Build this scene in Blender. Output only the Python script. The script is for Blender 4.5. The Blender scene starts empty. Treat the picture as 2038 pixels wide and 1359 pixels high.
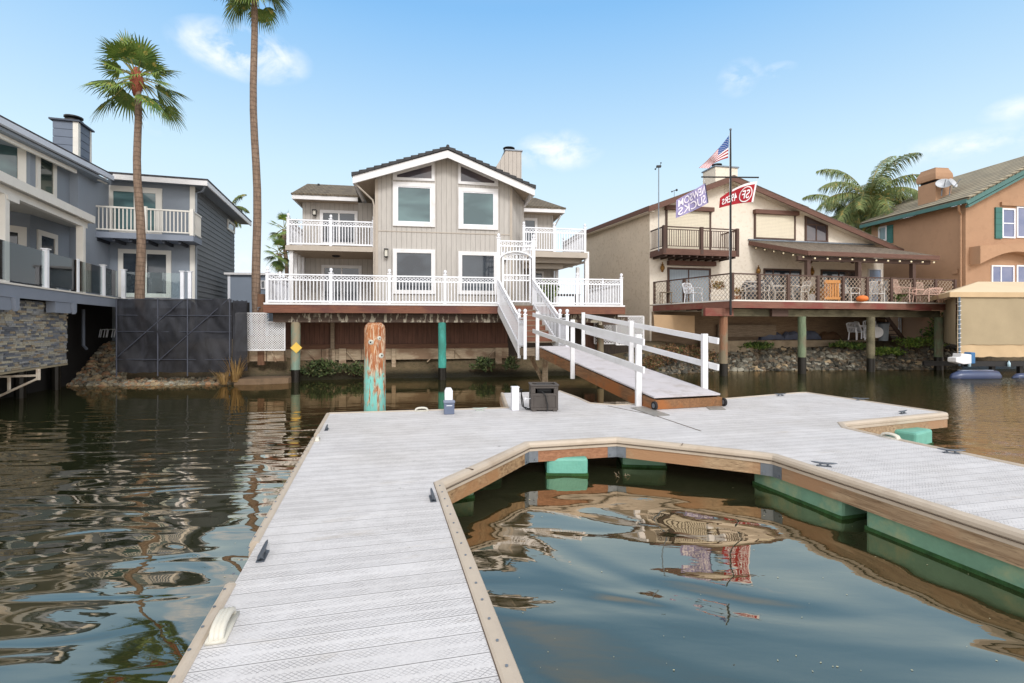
import bpy, bmesh, math, random
from mathutils import Vector, Matrix, noise
random.seed(7)
R = math.radians
SC = bpy.context.scene
COL = SC.collection
# ---------------------------------------------------------------- camera
F, CX, HY, H = 1000.0, 1019.0, 650.0, 2.0      # focal length (px of the 2038 px photograph), centre column, horizon row, eye height
cd = bpy.data.cameras.new('camera'); cam = bpy.data.objects.new('camera', cd); COL.objects.link(cam)
cam.location = (0, 0, H); cam.rotation_euler = (R(90), 0, 0)
cd.sensor_width = 36; cd.lens = 36*F/2038; cd.shift_y = -(679.5-HY)/2038
cd.clip_start = .05; cd.clip_end = 3000
SC.camera = cam
# ---------------------------------------------------------------- world, sun, exposure
SUN_EL, SUN_AZ = R(36), R(160)                  # azimuth clockwise from +Y: behind the camera, slightly right
W = bpy.data.worlds.new('World'); SC.world = W; W.use_nodes = True
def world():
    nt = W.node_tree; N = nt.nodes; L = nt.links; N.clear()
    out = N.new('ShaderNodeOutputWorld'); bg = N.new('ShaderNodeBackground'); L.new(bg.outputs[0], out.inputs[0])
    sky = N.new('ShaderNodeTexSky'); sky.sky_type = 'NISHITA'; sky.sun_disc = False
    sky.sun_elevation = SUN_EL; sky.sun_rotation = SUN_AZ; sky.air_density = 1.0; sky.dust_density = .6; sky.ozone_density = 1.4
    tc = N.new('ShaderNodeTexCoord'); sep = N.new('ShaderNodeSeparateXYZ'); L.new(tc.outputs['Generated'], sep.inputs[0])
    def math_(op, a, b=None, clamp=False):
        m = N.new('ShaderNodeMath'); m.operation = op; m.use_clamp = clamp
        for i, x in enumerate((a, b)):
            if x is None: continue
            if isinstance(x, (int, float)): m.inputs[i].default_value = x
            else: L.new(x, m.inputs[i])
        return m.outputs[0]
    # thin bright veil thickening towards the horizon
    ramp = N.new('ShaderNodeValToRGB'); L.new(sep.outputs['Z'], ramp.inputs[0])
    e = ramp.color_ramp.elements; e[0].position = 0.0; e[0].color = (.95,)*3+(1,); e[1].position = .9; e[1].color = (.5,)*3+(1,)
    for p, v in ((.10, .95), (.22, .9), (.36, .85), (.5, .8)):
        q = e.new(p); q.color = (v, v, v, 1)
    veil = N.new('ShaderNodeMixRGB'); L.new(ramp.outputs[0], veil.inputs[0]); L.new(sky.outputs[0], veil.inputs[1])
    vc = N.new('ShaderNodeValToRGB'); L.new(sep.outputs['Z'], vc.inputs[0])
    q = vc.color_ramp.elements; q[0].position = .05; q[0].color = (.88, .95, 1.0, 1); q[1].position = .55; q[1].color = (.24, .57, 1.0, 1)
    mid = q.new(.28); mid.color = (.64, .86, 1.0, 1)
    vs = N.new('ShaderNodeVectorMath'); vs.operation = 'SCALE'; vs.inputs['Scale'].default_value = 9.6
    L.new(vc.outputs[0], vs.inputs[0]); L.new(vs.outputs[0], veil.inputs[2])
    # clouds: soft wisps in given directions, broken up with noise
    nz = N.new('ShaderNodeTexNoise'); nz.inputs['Scale'].default_value = 15; nz.inputs['Detail'].default_value = 10; nz.inputs['Roughness'].default_value = .58; nz.inputs['Distortion'].default_value = .3
    st = N.new('ShaderNodeMapping'); st.inputs['Scale'].default_value = (1, 1, 1.5); L.new(tc.outputs['Generated'], st.inputs[0]); L.new(st.outputs[0], nz.inputs[0])
    tot = None
    for px, py, rx, rz, s in ((485, 105, .10, .042, 1.1), (1110, 302, .09, .04, .8), (1470, 155, .035, .03, .6), (1545, 140, .03, .012, .5), (1920, 290, .09, .022, .75), (2034, 214, .04, .02, .6),
                              (310, 245, .03, .02, .25), (500, 560, .16, .055, .9), (900, 600, .5, .06, .35), (1340, 560, .3, .1, .4), (120, 500, .4, .08, .3)):
        v = Vector(((px-CX)/F, 1, (HY-py)/F)).normalized()
        mp = N.new('ShaderNodeMapping'); mp.vector_type = 'TEXTURE'; mp.inputs['Location'].default_value = v; mp.inputs['Scale'].default_value = (rx, rx*1.5, rz)
        L.new(tc.outputs['Generated'], mp.inputs[0])
        ln = N.new('ShaderNodeVectorMath'); ln.operation = 'LENGTH'; L.new(mp.outputs[0], ln.inputs[0])
        a = math_('SUBTRACT', 1.0, ln.outputs['Value'], True)
        b = math_('MULTIPLY', a, s*1.6)
        tot = b if tot is None else math_('ADD', tot, b)
    nn = math_('MULTIPLY', math_('SUBTRACT', nz.outputs[0], .40, True), 4.6)
    fac = math_('MULTIPLY', tot, nn, True); fac = math_('MULTIPLY', fac, .9)
    cm = N.new('ShaderNodeMixRGB'); L.new(fac, cm.inputs[0]); L.new(veil.outputs[0], cm.inputs[1]); cm.inputs[2].default_value = (9.2, 9.6, 10.2, 1)
    # bright overcast overhead and behind the camera, open blue ahead
    over = N.new('ShaderNodeMapRange'); over.interpolation_type = 'SMOOTHSTEP'; over.inputs[1].default_value = .53; over.inputs[2].default_value = .68; L.new(sep.outputs['Z'], over.inputs[0])
    back = N.new('ShaderNodeMapRange'); back.interpolation_type = 'SMOOTHSTEP'; back.inputs[1].default_value = .45; back.inputs[2].default_value = -.1; L.new(sep.outputs['Y'], back.inputs[0])
    cov = math_('MAXIMUM', over.outputs[0], back.outputs[0])
    n2 = N.new('ShaderNodeTexNoise'); n2.inputs['Scale'].default_value = 2.5; n2.inputs['Detail'].default_value = 5; L.new(tc.outputs['Generated'], n2.inputs[0])
    bk = N.new('ShaderNodeVectorMath'); bk.operation = 'SCALE'; L.new(math_('ADD', math_('MULTIPLY', math_('MULTIPLY', back.outputs[0], math_('SUBTRACT', 1.0, over.outputs[0])), .95), 1.0), bk.inputs['Scale'])
    gc = N.new('ShaderNodeMixRGB'); L.new(n2.outputs[0], gc.inputs[0]); gc.inputs[1].default_value = (6.6, 6.6, 6.7, 1); gc.inputs[2].default_value = (9.4, 9.2, 9.0, 1)
    cm2 = N.new('ShaderNodeMixRGB'); L.new(cov, cm2.inputs[0]); L.new(cm.outputs[0], cm2.inputs[1]); L.new(gc.outputs[0], bk.inputs[0]); L.new(bk.outputs[0], cm2.inputs[2])
    L.new(cm2.outputs[0], bg.inputs[0]); bg.inputs[1].default_value = .1
world()
sl = bpy.data.lights.new('sun', 'SUN'); sl.energy = 1.6; sl.angle = R(14); sl.color = (1, .985, .965)
so = bpy.data.objects.new('sun', sl); COL.objects.link(so)
sd = Vector((math.sin(SUN_AZ)*math.cos(SUN_EL), math.cos(SUN_AZ)*math.cos(SUN_EL), math.sin(SUN_EL)))
so.rotation_euler = sd.to_track_quat('Z', 'Y').to_euler()
SC.view_settings.view_transform = 'Standard'; SC.view_settings.look = 'None'; SC.view_settings.gamma = 1; SC.view_settings.exposure = .2

# ---------------------------------------------------------------- helpers
def lin(r, g, b):
    f = lambda c: (c/255/12.92) if c/255 <= .04045 else ((c/255+.055)/1.055)**2.4
    return (f(r), f(g), f(b))
def gp(px, py, z=0):                              # a photographed point that lies at height z
    d = (H-z)*F/(py-HY); return Vector(((px-CX)/F*d, d, z))
def pd(px, py, d): return Vector(((px-CX)/F*d, d, H+(HY-py)/F*d))
class Fr:                                         # vertical wall frame: u along, v into the building, z up
    def __init__(s, x, y, dx, dy):
        n = math.hypot(dx, dy); s.x, s.y, s.c, s.s = x, y, dx/n, dy/n
        s.M = Matrix(((s.c, -s.s, 0, x), (s.s, s.c, 0, y), (0, 0, 1, 0), (0, 0, 0, 1)))
    def hit(s, px, py, v=0):
        a = (px-CX)/F; d = (v - s.x*s.s + s.y*s.c)/(s.c - a*s.s)
        return ((a*d-s.x)*s.c + (d-s.y)*s.s, H+(HY-py)/F*d)
    def u(s, px, v=0): return s.hit(px, 600, v)[0]
    def z(s, px, py, v=0): return s.hit(px, py, v)[1]
    def w(s, u, v, z): return s.M @ Vector((u, v, z))
    def off(s, v): 
        p = s.w(0, v, 0); return Fr(p.x, p.y, s.c, s.s)
ORG = {}
class MB:
    def __init__(s, M=None): s.v = []; s.f = []; s.mi = []; s.M = M.M if isinstance(M, Fr) else M; s.cur = 0
    def add(s, vs, fs):
        n = len(s.v); M = s.M
        s.v += [tuple(M @ Vector(p)) if M else tuple(p) for p in vs]
        s.f += [tuple(i+n for i in f) for f in fs]; s.mi += [s.cur]*len(fs); return s
    def box(s, x0, x1, y0, y1, z0, z1):
        if x0 > x1: x0, x1 = x1, x0
        if y0 > y1: y0, y1 = y1, y0
        if z0 > z1: z0, z1 = z1, z0
        return s.add([(x0,y0,z0),(x1,y0,z0),(x1,y1,z0),(x0,y1,z0),(x0,y0,z1),(x1,y0,z1),(x1,y1,z1),(x0,y1,z1)],
                     [(0,3,2,1),(4,5,6,7),(0,1,5,4),(1,2,6,5),(2,3,7,6),(3,0,4,7)])
    def bar(s, a, b, w, h, up=(0,0,1)):           # beam from a to b, w across, h tall
        a = Vector(a); b = Vector(b); d = (b-a).normalized(); up = Vector(up)
        if abs(d.dot(up)) > .98: up = Vector((0,1,0))
        r = d.cross(up).normalized(); t = r.cross(d).normalized(); r = r*w/2; t = t*h/2
        p = [a-r-t, a+r-t, a+r+t, a-r+t, b-r-t, b+r-t, b+r+t, b-r+t]
        return s.add(p, [(0,1,2,3),(7,6,5,4),(0,4,5,1),(1,5,6,2),(2,6,7,3),(3,7,4,0)])
    def tube(s, pts, r, n=8, cap=True):
        pts = [Vector(p) for p in pts]; rs = r if isinstance(r, (list, tuple)) else [r]*len(pts)
        vs = []; fs = []; ref = None
        for i, p in enumerate(pts):
            d = (pts[min(i+1, len(pts)-1)]-pts[max(i-1, 0)]).normalized()
            if ref is None:
                ref = Vector((0,0,1)) if abs(d.z) < .9 else Vector((1,0,0))
            x = d.cross(ref).normalized(); y = x.cross(d).normalized(); ref = y
            for k in range(n):
                a = 2*math.pi*k/n; vs.append(p+(x*math.cos(a)+y*math.sin(a))*rs[i])
        for i in range(len(pts)-1):
            for k in range(n):
                k2 = (k+1) % n; fs.append((i*n+k, i*n+k2, (i+1)*n+k2, (i+1)*n+k))
        if cap: fs += [tuple(range(n-1, -1, -1)), tuple((len(pts)-1)*n+k for k in range(n))]
        return s.add(vs, fs)
    def lathe(s, c, prof, n=12):                  # profile (r, z) about a vertical axis at c
        c = Vector(c); vs = []; fs = []
        for r, z in prof:
            for k in range(n):
                a = 2*math.pi*k/n; vs.append(c+Vector((r*math.cos(a), r*math.sin(a), z)))
        for i in range(len(prof)-1):
            for k in range(n):
                k2 = (k+1) % n; fs.append((i*n+k, i*n+k2, (i+1)*n+k2, (i+1)*n+k))
        fs += [tuple(range(n-1, -1, -1)), tuple((len(prof)-1)*n+k for k in range(n))]
        return s.add(vs, fs)
    def ball(s, c, r, n=8, sq=1):
        return s.lathe(c, [(max(.001, r*math.sin(math.pi*i/(n//2+1))), -r*sq*math.cos(math.pi*i/(n//2+1))) for i in range(n//2+2)], n)
    def prism(s, pts, y0, y1):                    # polygon in (x,z), extruded along y
        n = len(pts); vs = [(x, y0, z) for x, z in pts]+[(x, y1, z) for x, z in pts]
        fs = [tuple(range(n)), tuple(range(2*n-1, n-1, -1))]+[(i, i+n, (i+1) % n+n, (i+1) % n) for i in range(n)]
        return s.add(vs, fs)
    def slab(s, pts, z0, z1):                     # polygon in (x,y), extruded along z
        n = len(pts); vs = [(p[0], p[1], z0) for p in pts]+[(p[0], p[1], z1) for p in pts]
        fs = [tuple(range(n-1, -1, -1)), tuple(range(n, 2*n))]+[(i, (i+1) % n, (i+1) % n+n, i+n) for i in range(n)]
        return s.add(vs, fs)
    def plate(s, q, t):                           # thick quad/polygon in 3D
        q = [Vector(p) for p in q]; n = (q[1]-q[0]).cross(q[2]-q[1]).normalized()*t; m = len(q)
        return s.add(q+[p-n for p in q], [tuple(range(m)), tuple(range(2*m-1, m-1, -1))]+[(i, i+m, (i+1) % m+m, (i+1) % m) for i in range(m)])
    def ring(s, c, R_, r, u, w, n=10):            # flat ring (square section) in plane u,w
        c = Vector(c); u = Vector(u).normalized(); w = Vector(w).normalized(); k_ = u.cross(w); vs = []; fs = []
        for k in range(n):
            a = 2*math.pi*k/n; d = u*math.cos(a)+w*math.sin(a)
            vs += [c+d*(R_-r)-k_*r, c+d*(R_+r)-k_*r, c+d*(R_+r)+k_*r, c+d*(R_-r)+k_*r]
        for k in range(n):
            a = 4*k; b = 4*((k+1) % n)
            for j in range(4): fs.append((a+j, a+(j+1) % 4, b+(j+1) % 4, b+j))
        return s.add(vs, fs)
    def sweep(s, path, prof, closed=False):       # path of (x,y); profile of (outward offset, z); outward = right of travel
        P = [Vector((p[0], p[1])) for p in path]; n = len(P); m = len(prof); vs = []; fs = []
        for i in range(n):
            a = P[i-1] if (i > 0 or closed) else None; b = P[(i+1) % n] if (i < n-1 or closed) else None
            d1 = (P[i]-a).normalized() if a is not None else (b-P[i]).normalized()
            d2 = (b-P[i]).normalized() if b is not None else d1
            n1 = Vector((d1.y, -d1.x)); n2 = Vector((d2.y, -d2.x)); nn = (n1+n2).normalized(); k = 1/max(.35, nn.dot(n1))
            for o, z in prof: vs.append((P[i].x+nn.x*o*k, P[i].y+nn.y*o*k, z))
        for i in range(n if closed else n-1):
            j = (i+1) % n
            for k in range(m): k2 = (k+1) % m; fs.append((i*m+k, i*m+k2, j*m+k2, j*m+k))
        if not closed: fs += [tuple(range(m-1, -1, -1)), tuple((n-1)*m+k for k in range(m))]
        return s.add(vs, fs)
    def build(s, name, mat, parent=None, smooth=False, bevel=0, label=None, org=None):
        if parent is not None: o0 = ORG[parent.name]
        elif org is not None: o0 = Vector(org)
        else:
            xs = [p[0] for p in s.v]; ys = [p[1] for p in s.v]; zs = [p[2] for p in s.v]
            o0 = Vector(((min(xs)+max(xs))/2, (min(ys)+max(ys))/2, min(zs)))
        me = bpy.data.meshes.new(name); me.from_pydata([(x-o0.x, y-o0.y, z-o0.z) for x, y, z in s.v], [], s.f)
        for m in (mat if isinstance(mat, (list, tuple)) else [mat]): me.materials.append(m)
        if any(s.mi): me.polygons.foreach_set('material_index', s.mi)
        bm = bmesh.new(); bm.from_mesh(me); bmesh.ops.recalc_face_normals(bm, faces=bm.faces); bm.to_mesh(me); bm.free()
        if smooth: me.polygons.foreach_set('use_smooth', [True]*len(me.polygons))
        me.update(); o = bpy.data.objects.new(name, me); COL.objects.link(o)
        if parent is not None: o.parent = parent
        else: o.location = o0
        ORG[o.name] = o0
        if bevel:
            b = o.modifiers.new('bevel', 'BEVEL'); b.width = bevel; b.segments = 2; b.limit_method = 'ANGLE'
        if label: o['label'] = label
        return o
def tag(o, label, cat, group=None, kind=None):
    if label: o['label'] = label
    if cat: o['category'] = cat
    if group: o['group'] = group
    if kind: o['kind'] = kind
    return o
def thing(name, label, cat, loc=(0,0,0), group=None):
    o = bpy.data.objects.new(name, None); COL.objects.link(o); o.empty_display_size = .2
    o.location = loc; ORG[o.name] = Vector(loc); tag(o, label, cat, group); return o
def copy_tree(o, parent=None):
    c = o.copy(); COL.objects.link(c); ORG[c.name] = ORG[o.name]
    if parent is not None: c.parent = parent
    for ch in list(o.children): copy_tree(ch, c)
    return c

# ---------------------------------------------------------------- materials
def newmat(name):
    m = bpy.data.materials.new(name); m.use_nodes = True; nt = m.node_tree; p = nt.nodes['Principled BSDF']; return m, nt, p
def mix(nt, fac, a, b, mode='MIX'):
    m = nt.nodes.new('ShaderNodeMixRGB'); m.blend_type = mode
    for i, x in enumerate((fac, a, b)):
        if hasattr(x, 'links'): nt.links.new(x, m.inputs[i])
        elif i == 0: m.inputs[0].default_value = x
        else: m.inputs[i].default_value = tuple(x)+(1,)
    return m.outputs[0]
def mth(nt, op, a, b=0, clamp=False):
    m = nt.nodes.new('ShaderNodeMath'); m.operation = op; m.use_clamp = clamp
    for i, x in enumerate((a, b)):
        if hasattr(x, 'links'): nt.links.new(x, m.inputs[i])
        else: m.inputs[i].default_value = x
    return m.outputs[0]
def coords(nt, rot=0, scale=(1,1,1), world=True):
    g = nt.nodes.new('ShaderNodeNewGeometry' if world else 'ShaderNodeTexCoord'); mp = nt.nodes.new('ShaderNodeMapping'); mp.inputs['Rotation'].default_value = (0,0,rot)
    m2 = nt.nodes.new('ShaderNodeMapping'); m2.inputs['Scale'].default_value = scale
    nt.links.new(g.outputs['Position' if world else 'Object'], mp.inputs[0]); nt.links.new(mp.outputs[0], m2.inputs[0]); return m2.outputs[0]
def noi(nt, co, scale, detail=4, rough=.55, dist=0):
    n = nt.nodes.new('ShaderNodeTexNoise'); n.inputs['Scale'].default_value = scale; n.inputs['Detail'].default_value = detail; n.inputs['Roughness'].default_value = rough; n.inputs['Distortion'].default_value = dist
    nt.links.new(co, n.inputs[0]); return n.outputs[0]
def rmp(nt, x, lo, hi, a=0., b=1.):
    m = nt.nodes.new('ShaderNodeMapRange'); m.inputs[1].default_value = lo; m.inputs[2].default_value = hi; m.inputs[3].default_value = a; m.inputs[4].default_value = b
    nt.links.new(x, m.inputs[0]); return m.outputs[0]
def bump(nt, p, h, dist=.01, strength=1):
    b = nt.nodes.new('ShaderNodeBump'); b.inputs['Distance'].default_value = dist; b.inputs['Strength'].default_value = strength
    nt.links.new(h, b.inputs['Height']); nt.links.new(b.outputs[0], p.inputs['Normal'])
def mul(c, k): return tuple(x*k for x in c)
def basic(name, c, rough=.65, var=.12, scale=2., fine=40, bmp=.002, metal=0, dirt=None, dirt_amt=.25, stretch=(1,1,1), rot=0, spec=.4, loc=False):
    m, nt, p = newmat(name); co = coords(nt, rot, stretch, not loc)
    n1 = noi(nt, co, scale, 5); n2 = noi(nt, co, fine, 3)
    col = mix(nt, rmp(nt, n1, .3, .7), mul(c, 1-var), mul(c, 1+var))
    col = mix(nt, rmp(nt, n2, .3, .7, 0, .5), col, mix(nt, .5, col, mul(c, 1-var*1.6)))
    if dirt:
        n3 = noi(nt, co, scale*.7, 8, .7); col = mix(nt, rmp(nt, n3, .52, .68, 0, dirt_amt), col, dirt)
    nt.links.new(col, p.inputs['Base Color']); p.inputs['Roughness'].default_value = rough; p.inputs['Metallic'].default_value = metal; p.inputs['Specular IOR Level'].default_value = spec
    if bmp: bump(nt, p, n2, bmp)
    return m
def wood(name, c1, c2, c3=None, rot=0, vertical=False, sc=1., paint=None, paint_lo=.5, bmp=.004):
    st = (14, 14, 1.0) if vertical else (1.0, 14, 14); m, nt, p = newmat(name); co = coords(nt, rot, st)
    n = noi(nt, co, 2.2*sc, 6, .6, .6); col = mix(nt, rmp(nt, n, .32, .68), c1, c2)
    col = mix(nt, rmp(nt, noi(nt, co, 7*sc, 4, .6, 1.5), .56, .66, 0, .7), col, mul(c1, .5))
    if c3: col = mix(nt, rmp(nt, noi(nt, coords(nt, rot, (1,1,.6) if vertical else (.6,1,1)), 1.7, 4), .48, .6), col, c3)
    if paint: col = mix(nt, rmp(nt, noi(nt, coords(nt, rot, (2.5,2.5,.8)), 2.6, 7, .65), paint_lo, paint_lo+.05), col, paint)
    nt.links.new(col, p.inputs['Base Color']); p.inputs['Roughness'].default_value = .8; bump(nt, p, n, bmp); return m
def grooved(name, c, rot, pitch=.2, depth=.012, gw=.06, axis='X', var=.07):  # siding with regular grooves
    m, nt, p = newmat(name); co = coords(nt, rot); sx = nt.nodes.new('ShaderNodeSeparateXYZ'); nt.links.new(co, sx.inputs[0])
    fr = mth(nt, 'FRACT', mth(nt, 'DIVIDE', sx.outputs[axis], pitch)); gr = mth(nt, 'LESS_THAN', fr, gw)
    bd = mth(nt, 'FLOOR', mth(nt, 'DIVIDE', sx.outputs[axis], pitch)); wn = nt.nodes.new('ShaderNodeTexWhiteNoise'); wn.noise_dimensions = '1D'; nt.links.new(bd, wn.inputs['W'])
    n1 = noi(nt, coords(nt, rot, (6,6,.8)), 2, 6); n2 = noi(nt, co, 30, 3)
    col = mix(nt, rmp(nt, n1, .3, .7), mul(c, 1-var), mul(c, 1+var)); col = mix(nt, rmp(nt, wn.outputs[0], 0, 1, 0, .12), col, mul(c, .8))
    col = mix(nt, mth(nt, 'MULTIPLY', gr, .55), col, mul(c, .35))
    nt.links.new(col, p.inputs['Base Color']); p.inputs['Roughness'].default_value = .75
    bump(nt, p, mth(nt, 'SUBTRACT', mth(nt, 'MULTIPLY', n2, .15), gr), depth); return m
def shingle(name, c, c2, rot, w=.3, h=.16, bmp=.02):
    m, nt, p = newmat(name); g = nt.nodes.new('ShaderNodeNewGeometry'); co = coords(nt, rot); b = nt.nodes.new('ShaderNodeTexBrick')
    # rows follow height so that they run level on any slope
    s = nt.nodes.new('ShaderNodeSeparateXYZ'); nt.links.new(co, s.inputs[0]); cb = nt.nodes.new('ShaderNodeCombineXYZ')
    nt.links.new(mth(nt, 'ADD', s.outputs[0], mth(nt, 'MULTIPLY', s.outputs[1], .0)), cb.inputs[0]); nt.links.new(mth(nt, 'MULTIPLY', s.outputs[2], 2.2), cb.inputs[1])
    nt.links.new(cb.outputs[0], b.inputs[0]); b.inputs['Scale'].default_value = 1; b.inputs['Brick Width'].default_value = w; b.inputs['Row Height'].default_value = h
    b.inputs['Mortar Size'].default_value = .014; b.inputs['Color1'].default_value = c+(1,); b.inputs['Color2'].default_value = c2+(1,); b.inputs['Mortar'].default_value = mul(c, .3)+(1,)
    n = noi(nt, co, 5, 6, .7); col = mix(nt, rmp(nt, n, .35, .7, 0, .55), b.outputs[0], mul(c2, 1.35))
    nt.links.new(col, p.inputs['Base Color']); p.inputs['Roughness'].default_value = .9
    bump(nt, p, mth(nt, 'SUBTRACT', mth(nt, 'MULTIPLY', noi(nt, co, 18, 3), .5), b.outputs['Fac']), bmp); return m
def pane(name, c, c2=None, rough=.06, spec=.9):
    m, nt, p = newmat(name); co = coords(nt)
    n = noi(nt, coords(nt, .4, (.5, .5, 1.1)), .9, 2, .5, .8); nt.links.new(mix(nt, rmp(nt, n, .4, .6), c, c2 or mul(c, 1.7)), p.inputs['Base Color'])
    p.inputs['Roughness'].default_value = rough; p.inputs['Specular IOR Level'].default_value = spec; return m

WHITE = basic('white_paint', lin(226, 226, 228), .5, .04, 3, 30, .001, dirt=lin(170, 165, 155), dirt_amt=.3)
VINYL = basic('white_vinyl', lin(232, 234, 240), .35, .03, 2, 30, 0, dirt=lin(190, 188, 182), dirt_amt=.25)
TRIM = basic('trim_white', lin(222, 221, 222), .5, .04, 2.5, 30, .001, dirt=lin(180, 172, 160), dirt_amt=.3)
SIDING = grooved('taupe_vertical_siding', lin(180, 175, 169), -math.atan(.17), .203)
SOFFIT = grooved('taupe_soffit', lin(176, 160, 142), -math.atan(.17), .15, .006, .07, 'Y')
TAUPE = basic('taupe_paint', lin(176, 166, 154), .7, .06, 3, 30, .001)
SH_MAIN = shingle('brown_shake', lin(84, 76, 66), lin(112, 102, 86), -math.atan(.17), .16, .2, .03)
TILE_D = basic('charcoal_roof_tile', lin(62, 62, 64), .8, .25, 3, 40, .004)
RED_BOARD = grooved('red_brown_boards', lin(94, 62, 48), -math.atan(.17), .19, .015, .07, 'X', .3)
DKFASCIA = wood('brown_stained_fascia', lin(104, 66, 52), lin(128, 84, 64), lin(98, 60, 52), -math.atan(.17))
BEAM_P = wood('peeling_beam', lin(58, 46, 38), lin(84, 66, 54), None, -.17, paint=lin(158, 150, 134), paint_lo=.53)
OLDWOOD = wood('weathered_wood', lin(150, 130, 108), lin(190, 172, 146), lin(134, 110, 88), -.17)
GREYWOOD = wood('grey_weathered_wood', lin(112, 96, 80), lin(150, 134, 114), None, -.2)
DOCKWOOD = wood('dock_side_wood', lin(124, 100, 76), lin(184, 160, 130), lin(158, 124, 94), .25, bmp=.006)
RAMPWOOD = wood('ramp_wood', lin(104, 70, 44), lin(146, 106, 70), lin(150, 92, 46), 1.3)
DOCKRIM = basic('cream_dock_rim', lin(186, 173, 157), .5, .08, 1.5, 25, .001, dirt=lin(150, 130, 108), dirt_amt=.5)
RIMLINE = basic('rim_dark_groove', lin(88, 74, 62), .7, .1)
GALV = basic('galvanised_steel', lin(124, 132, 142), .45, .15, 6, 40, .001, metal=.5, dirt=lin(90, 96, 104), dirt_amt=.6)
CLEAT = basic('grey_cast_metal', lin(92, 98, 106), .45, .12, 8, 60, .001, metal=.5)
BLACK = basic('black_metal', lin(28, 28, 30), .5, .1)
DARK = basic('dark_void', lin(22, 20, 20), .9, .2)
RUBBER = basic('black_rubber', lin(34, 34, 36), .8, .1)
CREAMP = basic('cream_plastic', lin(206, 202, 190), .4, .05, 5, 40, 0, dirt=lin(160, 150, 130), dirt_amt=.3)
def decking():
    m, nt, p = newmat('dock_decking'); co = coords(nt, -math.atan(.235)); s = nt.nodes.new('ShaderNodeSeparateXYZ'); nt.links.new(co, s.inputs[0])
    X, Y = s.outputs[0], s.outputs[1]; PW = .168
    row = mth(nt, 'DIVIDE', Y, PW); fr = mth(nt, 'FRACT', row); gap = mth(nt, 'LESS_THAN', fr, .028)
    # diamond tread: two bands of crossed lines on each plank
    def saw(v, per, w): return mth(nt, 'LESS_THAN', mth(nt, 'FRACT', mth(nt, 'DIVIDE', v, per)), w)
    a = saw(mth(nt, 'ADD', X, mth(nt, 'MULTIPLY', Y, 1.25)), .026, .12); b = saw(mth(nt, 'SUBTRACT', X, mth(nt, 'MULTIPLY', Y, 1.25)), .039, .10)
    cr = mth(nt, 'MAXIMUM', a, b)
    half = mth(nt, 'FRACT', mth(nt, 'MULTIPLY', fr, 2)); band = mth(nt, 'MULTIPLY', mth(nt, 'GREATER_THAN', half, .16), mth(nt, 'LESS_THAN', half, .84))
    wear = rmp(nt, noi(nt, co, 3.2, 6, .7), .36, .60)
    cross = mth(nt, 'MULTIPLY', mth(nt, 'MULTIPLY', cr, band), wear)
    wn = nt.nodes.new('ShaderNodeTexWhiteNoise'); wn.noise_dimensions = '1D'; nt.links.new(mth(nt, 'FLOOR', row), wn.inputs['W'])
    base = mix(nt, wn.outputs[0], lin(204, 202, 203), lin(214, 212, 213))
    base = mix(nt, rmp(nt, noi(nt, co, .8, 6, .6), .42, .68, 0, .3), base, lin(184, 178, 170))
    base = mix(nt, rmp(nt, noi(nt, coords(nt, -math.atan(.235), (.5, 2.4, 1)), 1.9, 7, .7),   .60, .74, 0, .5), base, lin(168, 152, 126))
    base = mix(nt, rmp(nt, noi(nt, co, 70, 2), .35, .65, 0, .18), base, lin(140, 138, 142))
    base = mix(nt, rmp(nt, noi(nt, coords(nt, 0, (1, 1, 1)), 9, 3, .5), .735, .75, 0, .7), base, lin(96, 88, 76))
    col = mix(nt, mth(nt, 'MULTIPLY', cross, .68), base, lin(96, 94, 100)); col = mix(nt, mth(nt, 'MULTIPLY', gap, .85), col, lin(84, 80, 80))
    nt.links.new(col, p.inputs['Base Color']); p.inputs['Roughness'].default_value = .6
    bump(nt, p, mth(nt, 'SUBTRACT', 0, mth(nt, 'ADD', mth(nt, 'MULTIPLY', cross, .3), gap)), .004); return m
DECKING = decking()
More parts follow.
